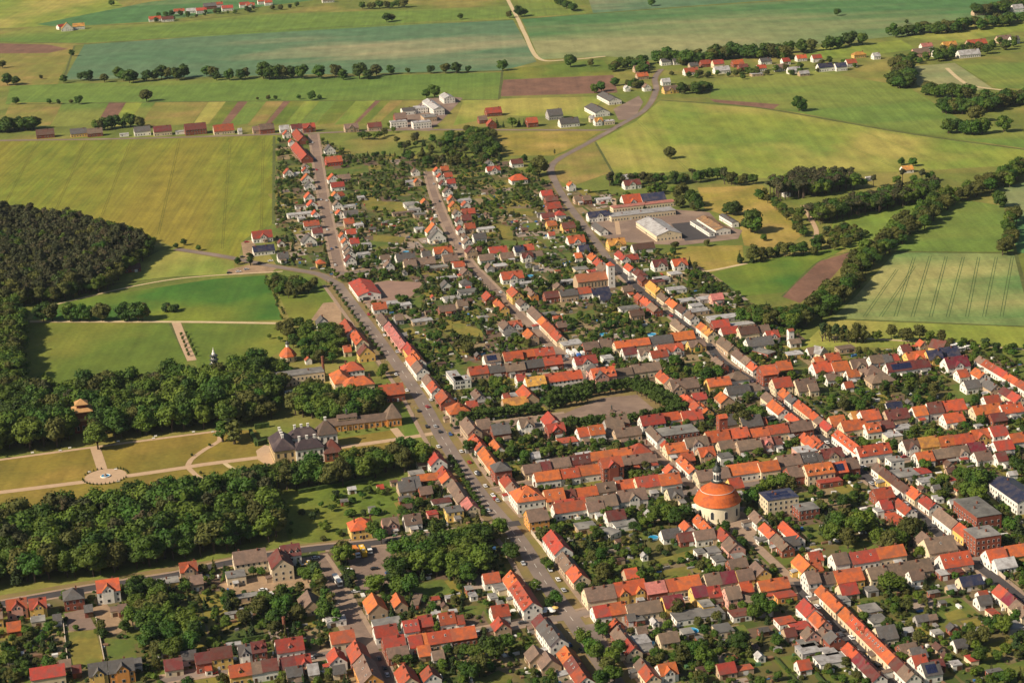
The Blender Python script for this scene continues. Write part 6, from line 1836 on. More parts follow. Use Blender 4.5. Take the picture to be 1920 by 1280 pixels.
for qn, qp in QUART:
    q = np.array(P(qp)); lo, hi = q.min(0), q.max(0); n = 0
    for _ in range(400):
        if n >= (11 if 'upper' in qn or 'lower right' in qn or 'middle' in qn else 8): break
        a, b = hr.uniform(lo[0], hi[0]), hr.uniform(lo[1], hi[1]); L_, D_ = hr.uniform(3.2, 7), hr.uniform(2.8, 4.6); rr = aB + hr.choice((0, math.pi / 2)) + hr.uniform(-.05, .05)
        if not inpoly(np.array([a]), np.array([b]), q)[0] or any(blocked(a + dx, b + dy) for dx in (-4, 0, 4) for dy in (-4, 0, 4)): continue
        n += 1; cn_, R_, W_ = HUTS[hr.randrange(5)]; key = (qn, cn_); hn[key] = hn.get(key, 0) + 1
        building((a, b), rr, L_, D_, hr.uniform(2.2, 2.8), R_, W_, ['f'] if hr.random() < .6 else [], 'garden_hut', 'shed', f'{ordn(hn[key])} small {cn_} garden hut {qn}', 'garden huts')
# clipped hedges and fences between the plots
hm = MB(); u = -700.0
while u < 700:
    v_ = 700.0
    while v_ < 1900:
        ln_ = hr.uniform(8, 26); ax_ = hr.random() < .7
        p0 = BX * u + AX * v_; p1 = p0 + (AX if ax_ else BX) * ln_; m_ = (p0 + p1) / 2; i_, j_ = int(m_[1] - GY0), int(m_[0] - GX0)
        if hr.random() < .34 and 0 <= i_ < BLOCK.shape[0] and 0 <= j_ < BLOCK.shape[1] and TOWNMASK[i_, j_] and not any(blocked(*(p0 + (p1 - p0) * t)) for t in (0, .2, .4, .6, .8, 1)):
            n_ = (BX if ax_ else AX) * hr.uniform(.25, .6); hm.prism([tuple(p) for p in ((p0 - n_, p0 + n_, p1 + n_, p1 - n_) if not ax_ else (p0 - n_, p0 + n_, p1 + n_, p1 - n_))], 0, hr.uniform(.9, 1.9))
        v_ += ln_ + 3
    u += hr.uniform(7, 13)
tag(hm.obj('garden_hedge', mat('garden_hedge_leaf', (.050, .080, .016), (.036, .060, .013), scale=1.2, bump=.8)), 'low clipped hedges running between the garden plots', kind='stuff')
FAR = {'field': 1}
DEC = {'broad': 5, 'fresh': 1.3, 'oliv': .8}
planting('pine_wood', 'dark pine wood at the left edge of the big yellow field', fill([(-120, 415), (0, 414), (60, 416), (150, 432), (240, 458), (282, 474), (215, 528), (180, 548), (60, 572), (-120, 590)], 4.5, (10, 20), {'pine': 7, 'oliv': .6, 'broad': .8, 'spruce': 1.2}, .85)
         + belt([(-60, 582), (60, 572), (190, 546), (215, 520), (280, 478)], 9, 6, (12, 16), DEC) + belt([(285, 470), (200, 440), (100, 422)], 6, 7, (12, 15), DEC))
planting('shelter_belt', 'dense deciduous tree belt at the left edge below the pine wood', fill([(-60, 590), (40, 590), (44, 640), (42, 700), (36, 740), (-60, 760)], 6.5, (14, 18), DEC, .95))
planting('park_wood', 'dense park wood of tall deciduous trees above the castle garden', fill([(-80, 745), (40, 745), (100, 752), (200, 738), (330, 722), (395, 728), (450, 704), (490, 702), (505, 745), (535, 780), (470, 798), (440, 800), (400, 803), (300, 815), (172, 832), (0, 852), (-80, 862)], 6.8, (9.5, 21), {'broad': 7, 'fresh': 1.2, 'oliv': .6, 'spruce': 1.0, 'pine': .4}, .95))
planting('park_wood', 'dense park wood below the castle garden and its axis path', fill([(-80, 1005), (0, 992), (100, 985), (190, 970), (300, 945), (430, 920), (490, 905), (515, 950), (526, 990), (532, 1010), (420, 1041), (320, 1056), (230, 1072), (100, 1092), (0, 1107), (-80, 1120)], 6.6, (9, 21), {'broad': 7, 'fresh': 1.8, 'oliv': .4, 'pine': 1.0, 'spruce': 1.2}, .95))
planting('castle_grove', 'grove of trees between castle, school and stables', fill([(545, 782), (560, 740), (610, 735), (620, 760), (700, 760), (720, 760), (712, 785), (605, 796)], 7.0, (11, 16), DEC, 1.0) + fill([(480, 745), (545, 735), (555, 700), (500, 690), (470, 720)], 7.5, (9, 14), DEC) + belt([(520, 912), (560, 905), (640, 900), (720, 880), (790, 868)], 22, 7, (10, 16), {'broad': 3, 'fresh': 1, 'oliv': 1.4, 'spruce': .3})
         + fill([(560, 640), (640, 620), (660, 660), (610, 690), (560, 685)], 7.5, (7, 12), DEC, 1, .8) + fill([(520, 625), (570, 612), (600, 640), (540, 655)], 7, (7, 12), DEC, 1, .6))
planting('hill_wood', 'dark grove on the right between two meadow strips', fill([(1440, 364), (1500, 342), (1590, 342), (1612, 352), (1560, 366), (1460, 378)], 6, (13, 17), {'pine': 4, 'broad': 1}) + fill([(1500, 414), (1620, 384), (1752, 358), (1760, 370), (1640, 402), (1530, 424)], 6.2, (12, 16), {'broad': 3, 'pine': 2}) + belt([(1600, 352), (1690, 345), (1740, 342)], 6, 8, (8, 13), {'pine': 2, 'broad': 1}, 1, .8))
planting('hedgerow', 'winding hedgerow of trees between meadow and tramlined field', belt([(1885, 350), (1835, 362), (1790, 378), (1750, 398), (1700, 440), (1660, 466), (1610, 510), (1570, 560), (1520, 600), (1470, 615)], 18, 6.5, (9, 15), {'broad': 3, 'oliv': 2, 'fresh': .5}) + belt([(1400, 602), (1450, 610), (1510, 612)], 22, 6.5, (9, 14), {'broad': 2, 'fresh': 1, 'oliv': 2}) + belt([(1890, 480), (1896, 440), (1900, 410)], 9, 7, (9, 13), {'broad': 1, 'oliv': 1}) + belt([(1920, 320), (1880, 345), (1850, 350)], 14, 7, (10, 14), DEC))
planting('hedgerow', 'bushy tree line along the allotments below the factory', belt([(1395, 496), (1440, 482), (1500, 476), (1580, 465)], 16, 6.5, (7, 12), {'broad': 3, 'spruce': 1, 'oliv': 1}) + fill([(1540, 440), (1580, 425), (1640, 445), (1600, 460), (1560, 462)], 6, (4, 7), {'bush': 2, 'oliv': 1}) + belt([(1430, 370), (1470, 400), (1505, 445)], 9, 6, (6, 10), {'broad': 2, 'oliv': 1}))
planting('tree_belt', 'belt of trees below the bright green field in the middle', belt([(1150, 352), (1200, 348), (1260, 344), (1330, 340), (1395, 346)], 18, 7, (8, 14), {'broad': 4, 'pine': 1, 'spruce': .6}) + belt([(1140, 345), (1160, 350)], 12, 6, (7, 11), {'pine': 1, 'broad': 1}) + fill([(1200, 362), (1280, 358), (1300, 375), (1230, 372)], 8, (7, 12), DEC, 1, .7))
planting('tree_belt', 'mixed grove of conifers and bushes below the white works', fill([(735, 268), (860, 262), (880, 240), (925, 262), (940, 300), (920, 312), (800, 318), (760, 300)], 8.5, (6, 13), {'broad': 3, 'pine': 1.0, 'spruce': 1.8, 'oliv': 1}, 1, .55) + fill([(875, 250), (925, 262), (940, 300), (890, 300)], 8, (9, 15), {'broad': 3, 'spruce': 1.4}, 1, .8) + belt([(920, 238), (1000, 238)], 9, 7, (8, 12), {'spruce': 3, 'broad': 1}, 1, .8) + belt([(600, 262), (700, 262), (740, 250)], 10, 8, (6, 10), DEC, 1, .6) + belt([(650, 245), (735, 240)], 8, 9, (6, 10), DEC, 1, .6))
planting('tree_belt', 'scattered trees and hedges across the far fields at the top', belt([(-60, 246), (30, 246), (60, 245)], 22, 7, (11.25, 16.9), FAR) + belt([(170, 246), (260, 240)], 16, 8, (10, 16.9), FAR, 1, .7) + belt([(1240, 118), (1290, 122), (1340, 112), (1410, 108), (1470, 112)], 22, 8, (11.25, 19.5), FAR) + belt([(1430, 108), (1520, 96), (1620, 82)], 14, 9, (11.25, 18.2), FAR, 1, .8) + belt([(1670, 68), (1750, 62), (1800, 58), (1930, 40)], 26, 9, (11.25, 16.9), FAR) + belt([(1690, 128), (1695, 150), (1690, 166)], 18, 7, (11.25, 18.2), FAR) + belt([(1735, 178), (1770, 182), (1812, 186)], 16, 8, (11.25, 16.9), FAR) + belt([(1770, 214), (1840, 208), (1890, 196), (1990, 190)], 24, 8, (12.5, 18.2), FAR)
         + belt([(1780, 250), (1838, 252)], 14, 7, (11.25, 16.9), FAR) + belt([(1150, 135), (1170, 128), (1190, 122), (1205, 138)], 16, 8, (8.75, 14.3), FAR, 1, .8) + belt([(1160, 160), (1200, 165)], 18, 8, (7.5, 11.7), FAR, 1, .8) + belt([(1290, 178), (1330, 170)], 22, 8, (7.5, 14.3), FAR) + belt([(90, 196), (130, 195)], 5, 10, (5, 7.8), FAR) + belt([(480, 188), (560, 188)], 6, 11, (3.75, 7.8), FAR, 1, .7)
         + belt([(1840, 30), (1930, 12)], 22, 9, (11.25, 16.9), FAR) + belt([(680, 18), (760, 14)], 16, 9, (10, 14.3), FAR) + belt([(270, 34), (480, 22)], 14, 12, (6.25, 11.7), FAR, 1, .6) + belt([(1040, 0), (1075, 22)], 10, 9, (8.75, 13), FAR) + belt([(1720, 120), (1800, 105), (1900, 92)], 26, 11, (7.5, 14.3), FAR, 1, .6) + belt([(1260, 142), (1350, 142), (1480, 138), (1600, 122)], 40, 11, (5, 9), {'field': 1, 'bush': 1}, 1, .45) + belt([(1720, 112), (1800, 96), (1900, 84)], 40, 11, (6, 10), {'field': 1, 'bush': 1}, 1, .5) + belt([(290, 40), (380, 30), (480, 20), (560, 14)], 34, 12, (5, 9), {'field': 1, 'bush': 1}, 1, .5) + belt([(1350, 155), (1480, 130), (1600, 118)], 26, 14, (6.25, 10.4), FAR, 1, .6))
planting('field_copse', 'bushy copse in the meadow below the avenue bend', fill([(505, 540), (520, 530), (560, 535), (590, 540), (575, 552), (545, 562), (520, 558)], 6, (7, 11), {'broad': 2, 'oliv': 1}) + fill([(298, 584), (318, 578), (338, 582), (318, 588)], 4, (4, 6), {'bush': 1}) + belt([(497, 520), (512, 550), (530, 598)], 3, 5, (1.5, 2.5), {'bush': 1}) + belt([(515, 634), (545, 640), (600, 612)], 8, 6, (4, 8), DEC, 1, .7))
planting('riverside_trees', 'slim poplars and bushes below the tramlined field', belt([(1545, 638), (1590, 640), (1620, 640)], 9, 3.6, (10, 14), {'poplar': 3, 'oliv': 1}) + belt([(1625, 640), (1690, 638)], 10, 6, (7, 11), {'oliv': 2, 'broad': 1}) + belt([(1705, 640), (1760, 638)], 10, 6, (8, 13), {'oliv': 2, 'broad': 1, 'poplar': 1}) + belt([(1820, 648), (1930, 668)], 16, 7, (3, 7), {'bush': 1, 'broad': 1}))
# gardens
items = []; from mathutils import noise as _ns
tp = np.array(TOWN); y = tp[:, 1].min(); y = max(y, 735)
while y < 2300:
    sp_ = 3.1 if y < 1500 else 4.2
    x = -520
    while x < 720:
        a, b = x + random.uniform(-.5, .5) * sp_, y + random.uniform(-.5, .5) * sp_; x += sp_
        dn = _ns.noise(Vector((a * .022, b * .022, 3.1))) + .5 * _ns.noise(Vector((a * .07, b * .07, 9.7)))
        i_, j_ = int(b - GY0), int(a - GX0)
        if not (0 <= i_ < BLOCK.shape[0] and 0 <= j_ < BLOCK.shape[1]) or BLOCK[i_, j_] or not TOWNMASK[i_, j_]: continue
        if random.random() > (.56 if b < 1180 else .38) + .66 * dn: continue
        r = random.random()
        if r < .66: items.append((a, b, random.uniform(.9, 3.0), 'bush', random.uniform(.9, 1.4)))
        elif r < .87: items.append((a, b, random.uniform(2.8, 6.6), pick(DEC), random.uniform(.9, 1.2)))
        elif r < .94: items.append((a, b, random.uniform(4, 9), 'spruce', random.uniform(.7, 1.1)))
        else: items.append((a, b, random.uniform(1.0, 1.8), 'bush', 1.6))
    y += sp_
items += fill([(525, 985), (640, 925), (700, 900), (755, 935), (735, 985), (600, 1015), (545, 1012)], 6.5, (2, 5), {'bush': 2, 'broad': 1, 'fresh': 1}, 1, .55)
planting('garden_greenery', 'bushes, hedges and small fruit trees filling the gardens between houses', items)
# small things standing about in the yards
CL = [mat('clutter_white', (.66, .65, .62)), mat('clutter_grey', (.22, .21, .20)), mat('clutter_wood', (.20, .115, .065)), mat('clutter_blue', (.05, .14, .32)), mat('clutter_red', (.35, .06, .04)), mat('clutter_green', (.06, .14, .06))]
cm_ = MB(); cr2 = random.Random(77)
for _ in range(9000):
    a, b = cr2.uniform(-300, 560), cr2.uniform(740, 1750); i_, j_ = int(b - GY0), int(a - GX0)
    if len(cm_.f) > 9000: break
    if not (0 <= i_ < BLOCK.shape[0] and 0 <= j_ < BLOCK.shape[1]) or BLOCK[i_, j_] or not TOWNMASK[i_, j_]: continue
    if not BLOCK[max(0, i_ - 12):i_ + 12, max(0, j_ - 12):j_ + 12].any() and cr2.random() < .6: continue
    k_ = cr2.choices(range(6), (5, 4, 4, 1, .7, .6))[0]; l1, l2, hh = cr2.uniform(.4, 2.2), cr2.uniform(.3, 1.0), cr2.uniform(.4, 1.6); t = aB + cr2.uniform(-.15, .15) + (math.pi / 2 if cr2.random() < .5 else 0); c_, s_ = math.cos(t), math.sin(t)
    cm_.prism([(a + x * c_ - y_ * s_, b + x * s_ + y_ * c_) for x, y_ in ((-l1, -l2), (l1, -l2), (l1, l2), (-l1, l2))], .05, hh, k_)
tag(cm_.obj('garden_clutter', CL), 'garden furniture, wood stacks, frames and bins scattered about the yards', kind='stuff')
# ---- trees one can tell apart
NT = [0]
def tree(x, y, h, key, label, group, wide=1.0):
    v = PROTO[key][NT[0] % len(PROTO[key])]; NT[0] += 1
    t = empty({'spruce': 'spruce_tree', 'poplar': 'columnar_tree', 'lime': 'lime_tree', 'pine': 'pine_tree'}.get(key, 'tree'), (x, y, 0), random.uniform(0, 6.28)); s = h / 10; t.scale = (s * wide, s * wide, s); tag(t, label, 'tree', group)
    link('crown', v[0], t); link('trunk', v[1], t)
def trees(phr, grp, lst):
    for k, q in enumerate(lst):
        p = g(q[0], q[1]); key = q[3] if len(q) > 3 else ('field' if 'field' in grp or 'meadow' in grp else 'broad'); what = {'spruce': 'dark conifer', 'poplar': 'slim columnar tree', 'fresh': 'bright green tree', 'oliv': 'olive green tree', 'pine': 'pine'}.get(key, 'round green tree')
        lb = f'{ordn(k + 1)} tree, a {what}, {phr}'
        if len(lb.split()) > 16: lb = f'{ordn(k + 1)} {what} {phr}'
        if len(lb.split()) > 16: lb = f'{ordn(k + 1)} tree {phr}'
        tree(p[0], p[1], q[2] * (1.22 if 'field' in grp else 1.0), key, lb, grp, q[4] if len(q) > 4 else 1.0)
def line(a, b, n): return [(a[0] + (b[0] - a[0]) * k / (n - 1), a[1] + (b[1] - a[1]) * k / (n - 1)) for k in range(n)]
for a, b, n, row in (((1030, 768), (1102, 756), 8, 'front row of the west block'), ((1036, 758), (1108, 744), 8, 'middle row of the west block'), ((1044, 750), (1110, 737), 7, 'back row of the west block'), ((1062, 809), (1168, 800), 13, 'south row'),
                     ((1182, 800), (1272, 784), 10, 'south-east row'), ((1186, 734), (1272, 780), 11, 'inner east row'), ((1196, 728), (1284, 776), 11, 'outer east row'), ((1124, 742), (1186, 732), 7, 'north row')):
    for k, (x, y) in enumerate(line(a, b, n)): p = g(x, y); tree(p[0], p[1], random.uniform(9.0, 11.0), 'lime', f'{ordn(k + 1)} clipped lime from the left in the market square\'s {row}', 'lime trees around the market square', 1.0)
for k, (x, y) in enumerate(line((866, 793), (1010, 777), 15)): p = g(x, y); tree(p[0], p[1], random.uniform(8, 9.5), 'lime', f'{ordn(k + 1)} lime of the market street\'s back row from the avenue', 'lime trees on the market street', 1.2)
for k, (x, y) in enumerate(line((858, 801), (905, 795), 4) + line((925, 805), (1012, 794), 6)): p = g(x, y); tree(p[0], p[1], random.uniform(4.5, 6), 'lime', f'{ordn(k + 1)} small pointed lime of the market street\'s front row from the avenue', 'lime trees on the market street', 1.15)
av = line((622, 537), (716, 668), 18)
for k, (x, y) in enumerate(av): p = g(x, y); tree(p[0], p[1], random.uniform(3.6, 5), 'lime', f'{ordn(k + 1)} small street tree of the avenue\'s west kerb from its bend', 'young trees along the avenue', 1.3)
for k, (x, y) in enumerate(line((658, 540), (752, 668), 14)): p = g(x, y); tree(p[0], p[1], random.uniform(2.6, 3.8), 'lime', f'{ordn(k + 1)} small street tree of the avenue\'s east kerb from its bend', 'young trees along the avenue', 1.2)
for k, (x, y) in enumerate(line((846, 868), (908, 968), 13)): p = g(x, y); tree(p[0], p[1], random.uniform(4.8, 6.2), 'lime', f'{ordn(k + 1)} kerb tree in front of the avenue\'s west row from the castle', 'young trees along the avenue', 1.35)
for k, (x, y) in enumerate(line((800, 768), (905, 915), 9)): p = g(x, y) + BX * 7; tree(p[0], p[1], random.uniform(2.4, 3.6), 'lime', f'{ordn(k + 1)} little tree on the avenue\'s east verge above the flat brick house', 'young trees along the avenue', 1.2)
trees('on the lower avenue from the crossing down', 'trees on the lower avenue', [(938, 1006, 11, 'fresh'), (926, 1018, 9), (952, 1046, 9), (962, 1052, 10), (1024, 1064, 6), (1031, 1070, 6), (1005, 1110, 7), (1036, 1136, 7), (1042, 1136, 9), (1030, 1142, 6), (1096, 1218, 11, 'fresh'), (1108, 1232, 10), (1120, 1240, 9, 'fresh'), (1140, 1272, 11), (1152, 1284, 11), (1128, 1290, 9), (1122, 1190, 9, 'poplar'), (1130, 1196, 8)])
trees('in the line beside the bus street, from the top', 'conifers beside the bus street', [(594, 1095, 12, 'poplar', 1.5), (600, 1108, 13, 'poplar', 1.4), (604, 1122, 13, 'poplar', 1.4), (610, 1134, 13, 'spruce', 1.2), (615, 1146, 13, 'poplar', 1.4), (621, 1156, 13, 'poplar', 1.3), (626, 1164, 11, 'spruce', 1.2), (632, 1172, 10, 'poplar', 1.3), (570, 1088, 8), (578, 1092, 9), (588, 1072, 7)])
trees('in the field row below the blue-green field, from the left', 'field row', [(120, 156, 9), (152, 151, 9), (166, 152, 12), (196, 155, 10), (222, 147, 12), (232, 152, 12), (243, 156, 15), (250, 154, 12), (275, 153, 12), (290, 151, 10), (303, 148, 15), (315, 148, 12), (332, 151, 14), (345, 147, 15), (388, 144, 12), (400, 147, 13), (406, 151, 10), (430, 151, 12), (452, 150, 12), (460, 148, 12), (494, 148, 18), (505, 150, 14), (517, 149, 16), (530, 148, 14), (547, 147, 13), (566, 148, 15), (598, 148, 15), (630, 147, 15), (644, 150, 11), (674, 148, 17), (690, 149, 11), (706, 143, 13), (733, 140, 10), (765, 138, 6), (808, 138, 9), (836, 138, 11), (856, 138, 12), (878, 136, 7), (942, 133, 12)])
trees('standing alone in the far fields, from the left', 'lone field trees', [(5, 128, 9), (14, 160, 13), (30, 160, 10), (30, 196, 8), (77, 149, 5), (135, 106, 8), (148, 196, 9), (210, 12, 9), (275, 191, 13), (585, 188, 9), (600, 187, 5), (725, 42, 12), (735, 40, 9), (800, 184, 9), (815, 184, 13), (863, 37, 8), (955, 34, 9), (973, 32, 14), (984, 30, 9), (1070, 126, 14), (1108, 125, 8), (1115, 175, 9), (1128, 172, 10), (1222, 12, 10), (1256, 298, 10), (1498, 209, 14), (1506, 209, 9), (1570, 30, 9), (1830, 229, 15), (1882, 248, 14), (1700, 45, 5), (1412, 345, 8), (1397, 342, 7), (1875, 389, 12), (1690, 310, 6), (1712, 312, 7)])
trees('standing in the meadows around the factory, from the left', 'meadow trees', [(1012, 329, 19), (1000, 330, 13), (983, 305, 8), (1040, 290, 6, 'poplar'), (1275, 390, 11), (1296, 384, 13), (1304, 388, 13), (1310, 396, 10), (1302, 396, 9), (1362, 402, 10), (1374, 404, 13), (1384, 402, 9), (1326, 462, 6), (1408, 436, 20), (1415, 438, 16), (1432, 452, 6), (1266, 468, 7), (1262, 478, 6), (1240, 500, 9)])
trees('on the track above the left meadow, from the left', 'meadow track trees', [(82, 602, 15), (98, 602, 14), (132, 602, 14), (150, 602, 13), (164, 602, 12), (192, 602, 14), (234, 602, 14), (243, 600, 13), (260, 602, 15), (268, 600, 13), (345, 460, 6), (373, 470, 5), (330, 466, 5), (470, 498, 12, 'poplar', 1.6), (446, 496, 6)])
for k, (x, y) in enumerate(line((340, 630), (354, 668), 6) + line((350, 628), (368, 668), 6)): p = g(x, y); tree(p[0], p[1], 3.4, 'lime', f'{ordn(k + 1)} little avenue tree along the reddish path to the park', 'little trees along the reddish path', 1.2)
trees('at the castle garden, from the left', 'castle garden trees', [(184, 842, 17, 'fresh', 1.1), (418, 828, 15, 'poplar', 1.7), (440, 832, 16, 'poplar', 1.8), (430, 822, 14, 'poplar', 1.6), (695, 884, 13, 'fresh'), (712, 880, 12, 'fresh'), (665, 895, 12), (640, 903, 11, 'oliv'), (560, 918, 12), (600, 912, 13), (770, 875, 12), (785, 868, 11), (720, 702, 8, 'fresh'), (715, 710, 8, 'fresh')])
def grp_fill(poly, sp_, h, mix, phr, grp, wide=1.0, prob=1.0):
    its = sorted(fill(poly, sp_, h, mix, wide, prob), key=lambda i: i[0])
    for k, i in enumerate(its):
        what = {'spruce': 'dark conifer', 'fresh': 'bright green tree', 'oliv': 'olive tree', 'pine': 'pine'}.get(i[3], 'round green tree')
        lb = f'{ordn(k + 1)} tree, a {what}, {phr}'
        if len(lb.split()) > 16: lb = f'{ordn(k + 1)} {what} {phr}'
        if len(lb.split()) > 16: lb = f'{ordn(k + 1)} tree {phr}'
        tree(i[0], i[1], i[2], i[3], lb, grp, i[4])
grp_fill([(688, 1068), (730, 1042), (800, 1022), (850, 1008), (905, 1014), (918, 1082), (880, 1102), (760, 1128), (700, 1112)], 8.6, (10, 15), {'broad': 4, 'fresh': 2}, 'in the small park beside the avenue, left to right', 'small park trees', 1.0)
grp_fill([(238, 1112), (310, 1108), (330, 1150), (385, 1180), (350, 1240), (272, 1236), (242, 1176)], 8.2, (9, 13), DEC, 'in the dark grove at lower left, left to right', 'lower left grove', 1.05)
grp_fill([(400, 1130), (480, 1118), (590, 1135), (630, 1190), (560, 1200), (400, 1188)], 9, (7, 12), {'broad': 3, 'spruce': 2, 'oliv': 1, 'fresh': 1}, 'in the gardens above the bottom street, left to right', 'trees above the bottom street', 1.0, .8)
grp_fill([(870, 1225), (960, 1200), (1000, 1230), (990, 1285), (880, 1285)], 9, (8, 13), {'broad': 2, 'spruce': 2, 'oliv': 1, 'fresh': 1}, 'in the gardens left of the brown barns, left to right', 'trees by the brown barns', 1.0, .85)
grp_fill([(0, 1215), (60, 1200), (110, 1225), (100, 1280), (0, 1285)], 9, (5, 9), DEC, 'in the lower left corner gardens, left to right', 'lower left corner trees', 1.1, .8)
trees('in the town gardens, from the left', 'tall town garden trees', [(640, 1062, 13, 'fresh'), (652, 1058, 11), (645, 1052, 12), (655, 1100, 9, 'spruce', 1.2), (700, 1008, 10, 'fresh'), (715, 1020, 9), (880, 850, 9), (925, 725, 8, 'fresh'), (935, 730, 9, 'fresh'), (945, 742, 8), (960, 862, 9), (968, 858, 11, 'spruce'), (985, 868, 8), (940, 585, 8, 'spruce', 1.2), (855, 570, 8, 'spruce', 1.3), (858, 600, 9, 'spruce', 1.2), (895, 555, 9, 'spruce', 1.2), (905, 548, 10, 'spruce', 1.2), (915, 555, 9, 'spruce', 1.2), (870, 660, 12, 'oliv', 1.3), (880, 668, 11), (820, 642, 10), (1040, 540, 12), (1010, 545, 11), (1265, 690, 10), (1312, 704, 9, 'fresh'), (1330, 708, 11, 'oliv'), (1345, 712, 11), (1325, 716, 10), (1370, 800, 14, 'oliv', 1.2), (1395, 806, 13, 'oliv', 1.2), (1420, 800, 13), (1380, 790, 12), (1408, 790, 12), (1485, 714, 7, 'fresh'), (1155, 860, 11, 'oliv'), (1190, 905, 9, 'fresh'), (1205, 905, 8),
       (1228, 985, 12, 'fresh'), (1242, 978, 12), (1255, 985, 12, 'fresh'), (1270, 990, 12), (1285, 982, 11), (1240, 962, 9), (1262, 968, 10), (1412, 950, 13), (1422, 945, 11), (1435, 925, 9, 'fresh'), (1450, 922, 11, 'fresh'), (1468, 920, 11, 'fresh'), (1482, 922, 10), (1555, 985, 11, 'spruce'), (1570, 1000, 12), (1585, 990, 12, 'oliv'), (1600, 1010, 13), (1560, 1020, 12), (1590, 1028, 12), (1610, 985, 10), (1620, 1000, 13, 'fresh', 1.2), (1580, 955, 9), (1545, 1005, 11, 'spruce'), (1650, 1030, 12, 'fresh'), (1665, 1036, 13), (1680, 1030, 12, 'fresh'), (1700, 1010, 12, 'oliv'), (1715, 1005, 11, 'oliv'), (1668, 1110, 11, 'fresh', 1.2), (1690, 1112, 8), (1738, 1150, 8, 'spruce'), (1700, 1150, 8, 'oliv'),
       (1425, 1150, 11), (1415, 1165, 10, 'fresh'), (1440, 1158, 10), (1350, 1175, 7, 'spruce'), (1270, 1155, 9, 'oliv'), (1370, 1215, 10, 'spruce', 1.2), (1390, 1225, 11), (1405, 1230, 9, 'spruce', 1.2), (1300, 1238, 10), (1320, 1250, 11), (1280, 1245, 10), (1820, 915, 13), (1835, 925, 14), (1850, 920, 12), (1815, 940, 13, 'fresh'), (1835, 950, 12), (1800, 925, 9), (1735, 885, 9), (1745, 830, 9, 'fresh'), (1905, 885, 10), (1915, 895, 9), (1845, 795, 9, 'spruce', 1.2), (1580, 770, 9), (1600, 765, 9), (1615, 772, 8), (1560, 762, 8), (1720, 740, 10, 'spruce', 1.2), (1705, 735, 9), (1750, 745, 10), (1735, 728, 9, 'oliv'), (1910, 1005, 11, 'spruce', 1.3), (1895, 1000, 10), (1860, 1185, 9), (1880, 1190, 10, 'fresh'), (1840, 1210, 10), (1905, 1215, 9, 'spruce', 1.3), (1820, 1215, 9, 'oliv'), (1835, 1245, 9), (1160, 1232, 9), (1150, 1250, 10), (1020, 1020, 10), (1045, 1008, 9), (1110, 1030, 10, 'spruce', 1.2), (1125, 1055, 9), (1130, 1090, 10, 'oliv'), (1145, 1080, 10), (1110, 1058, 8)])
# topiary round the fountain circle and in the parterre
cc = g(198, 893)
for k in range(34):
    a = 2 * math.pi * (k + .5) / 34
    if abs(math.sin(a)) < .22 or (abs(a - math.pi / 2) < .25): continue
    q = cc + 13.2 * np.array([math.cos(a), math.sin(a)]); tree(q[0], q[1], 1.9, 'spruce', f'{ordn(k + 1)} clipped cone shrub counted round the fountain circle from its right end', 'cone shrubs round the fountain circle', 1.3)
for k, (x, y) in enumerate([(360, 855), (393, 836), (376, 888), (383, 895), (115, 838), (13, 858), (630, 816), (648, 813), (668, 811), (688, 809), (705, 807), (722, 803), (732, 801)]):
    p = g(x, y); tree(p[0], p[1], 2.0, 'bush', f'{ordn(k + 1)} tub shrub of the castle garden from the park toward the stables', 'tub shrubs of the castle garden', .8)
p = g(198, 893); fo = empty('fountain', (p[0], p[1], .17)); tag(fo, 'low round stone fountain with rock centre on the garden circle', 'fountain'); mb = MB(); mb.lathe([(2.9, 0), (2.9, .6), (2.5, .6), (2.5, .35)], 24); mb.obj('basin', PLASTERW, fo); mb = MB(); mb.lathe([(2.5, .4), (0, .4)], 24); mb.obj('water', POOLM, fo)
mb = MB(); mb.lathe([(1.3, .3), (1.0, .9), (.6, 1.3), (.2, 1.7)], 7); mb.obj('rock', COBB, fo)
BM = MB(); BM.box(-.9, -.25, .4, .9, .25, .48, 0, True); BS = BM.mesh('seat', [CANVAS]); BM = MB(); BM.box(-.9, .22, .48, .9, .3, 1.0, 0, True); BB = BM.mesh('backrest', [CANVAS]); BM = MB(); BM.box(-.06, -.2, 0, .06, .2, .4); BL = BM.mesh('leg', [CANVAS])
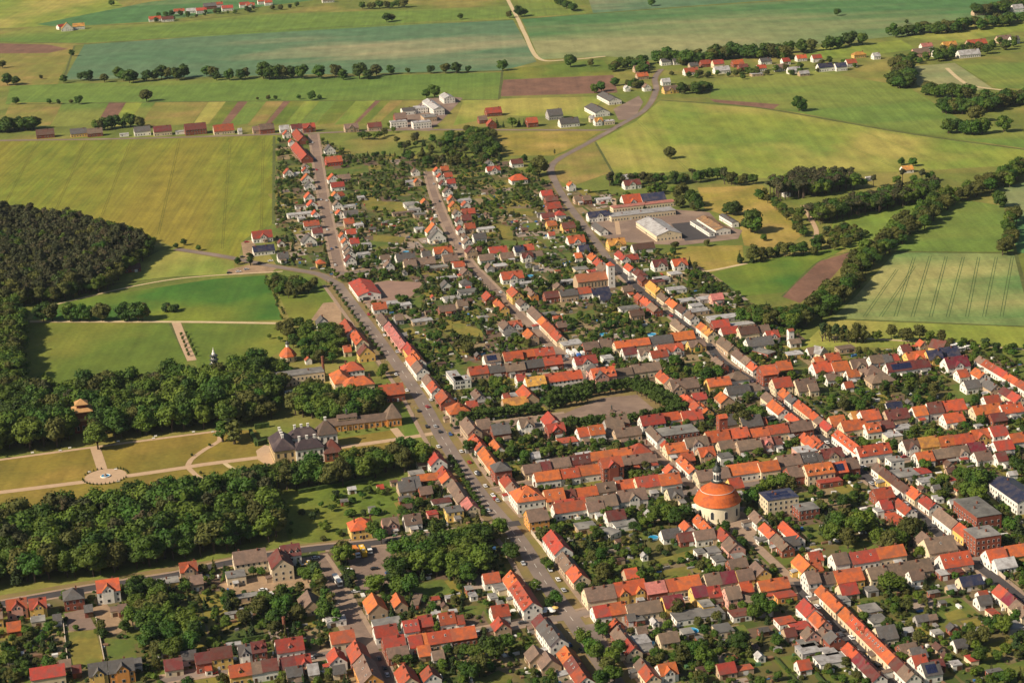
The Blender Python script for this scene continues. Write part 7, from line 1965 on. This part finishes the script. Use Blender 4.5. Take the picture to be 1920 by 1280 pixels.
for k, (x, y) in enumerate([(61, 850), (113, 846), (131, 841), (222, 829), (288, 823), (292, 819), (363, 811), (399, 811), (168, 886), (217, 881), (222, 904)]):
    p = g(x, y); t = empty('garden_bench', (p[0], p[1], .15), rz + (math.pi if y > 890 else 0)); tag(t, f'{ordn(k + 1)} white bench of the castle garden counted from the left path end', 'bench', 'white garden benches'); link('seat', BS, t); link('backrest', BB, t)
    for sx in (-.75, .75): q = link('leg', BL, t); q.location = (sx, 0, 0)
# clipped hedges of the castle garden
HG = mat('hedge_leaf', (.045, .075, .012), (.030, .055, .010), scale=1.5, bump=.6)
for k, (a, b, wd, h) in enumerate((((470, 812), (482, 836), 2.2, 3), ((482, 836), (500, 830), 2.2, 3), ((478, 804), (505, 800), 2.2, 3), ((700, 898), (560, 925), 1.6, 2.2))):
    p0, p1 = g(*a), g(*b); d = (p1 - p0); n = np.array([-d[1], d[0]]) / np.linalg.norm(d) * wd / 2; mb = MB(); K = max(3, int(np.linalg.norm(d) / 1.5)); ring = []
    for i in range(K + 1):
        c_ = p0 + d * i / K; j = RNG.uniform(-.15, .15, 4); ring.append([(*(c_ - n * (1 + j[0])), 0), (*(c_ - n * (.92 + j[1])), h + j[2]), (*(c_ + n * (.92 + j[3])), h + j[0]), (*(c_ + n * (1 + j[1])), 0)])
    for i in range(K):
        for q in range(3): mb.quad(ring[i][q], ring[i + 1][q], ring[i + 1][q + 1], ring[i][q + 1])
    mb.poly(ring[0]); mb.poly(ring[-1][::-1]); tag(mb.obj('clipped_hedge', HG), f'{ordn(k + 1)} clipped dark hedge block from the castle\'s garden side', 'hedge', 'clipped hedges of the castle garden')

# ------------------------------------------------------------------ haze over the plain
mb = MB(); mb.box(-9100, -3100, -1.5, 9100, 22100, 430, 0, True); hz = mb.obj('haze', bpy.data.materials.new('haze')); hz['kind'] = 'stuff'; hz['label'] = 'thin pale summer haze over the whole plain'
hm_ = hz.data.materials[0]; hm_.use_nodes = True; t_ = hm_.node_tree; t_.nodes.remove(t_.nodes['Principled BSDF'])
pv_ = t_.nodes.new('ShaderNodeVolumePrincipled'); pv_.inputs['Color'].default_value = (.70, .84, 1.0, 1); pv_.inputs['Density'].default_value = 0.000013; pv_.inputs['Anisotropy'].default_value = 0.0
t_.links.new(pv_.outputs[0], t_.nodes['Material Output'].inputs['Volume'])
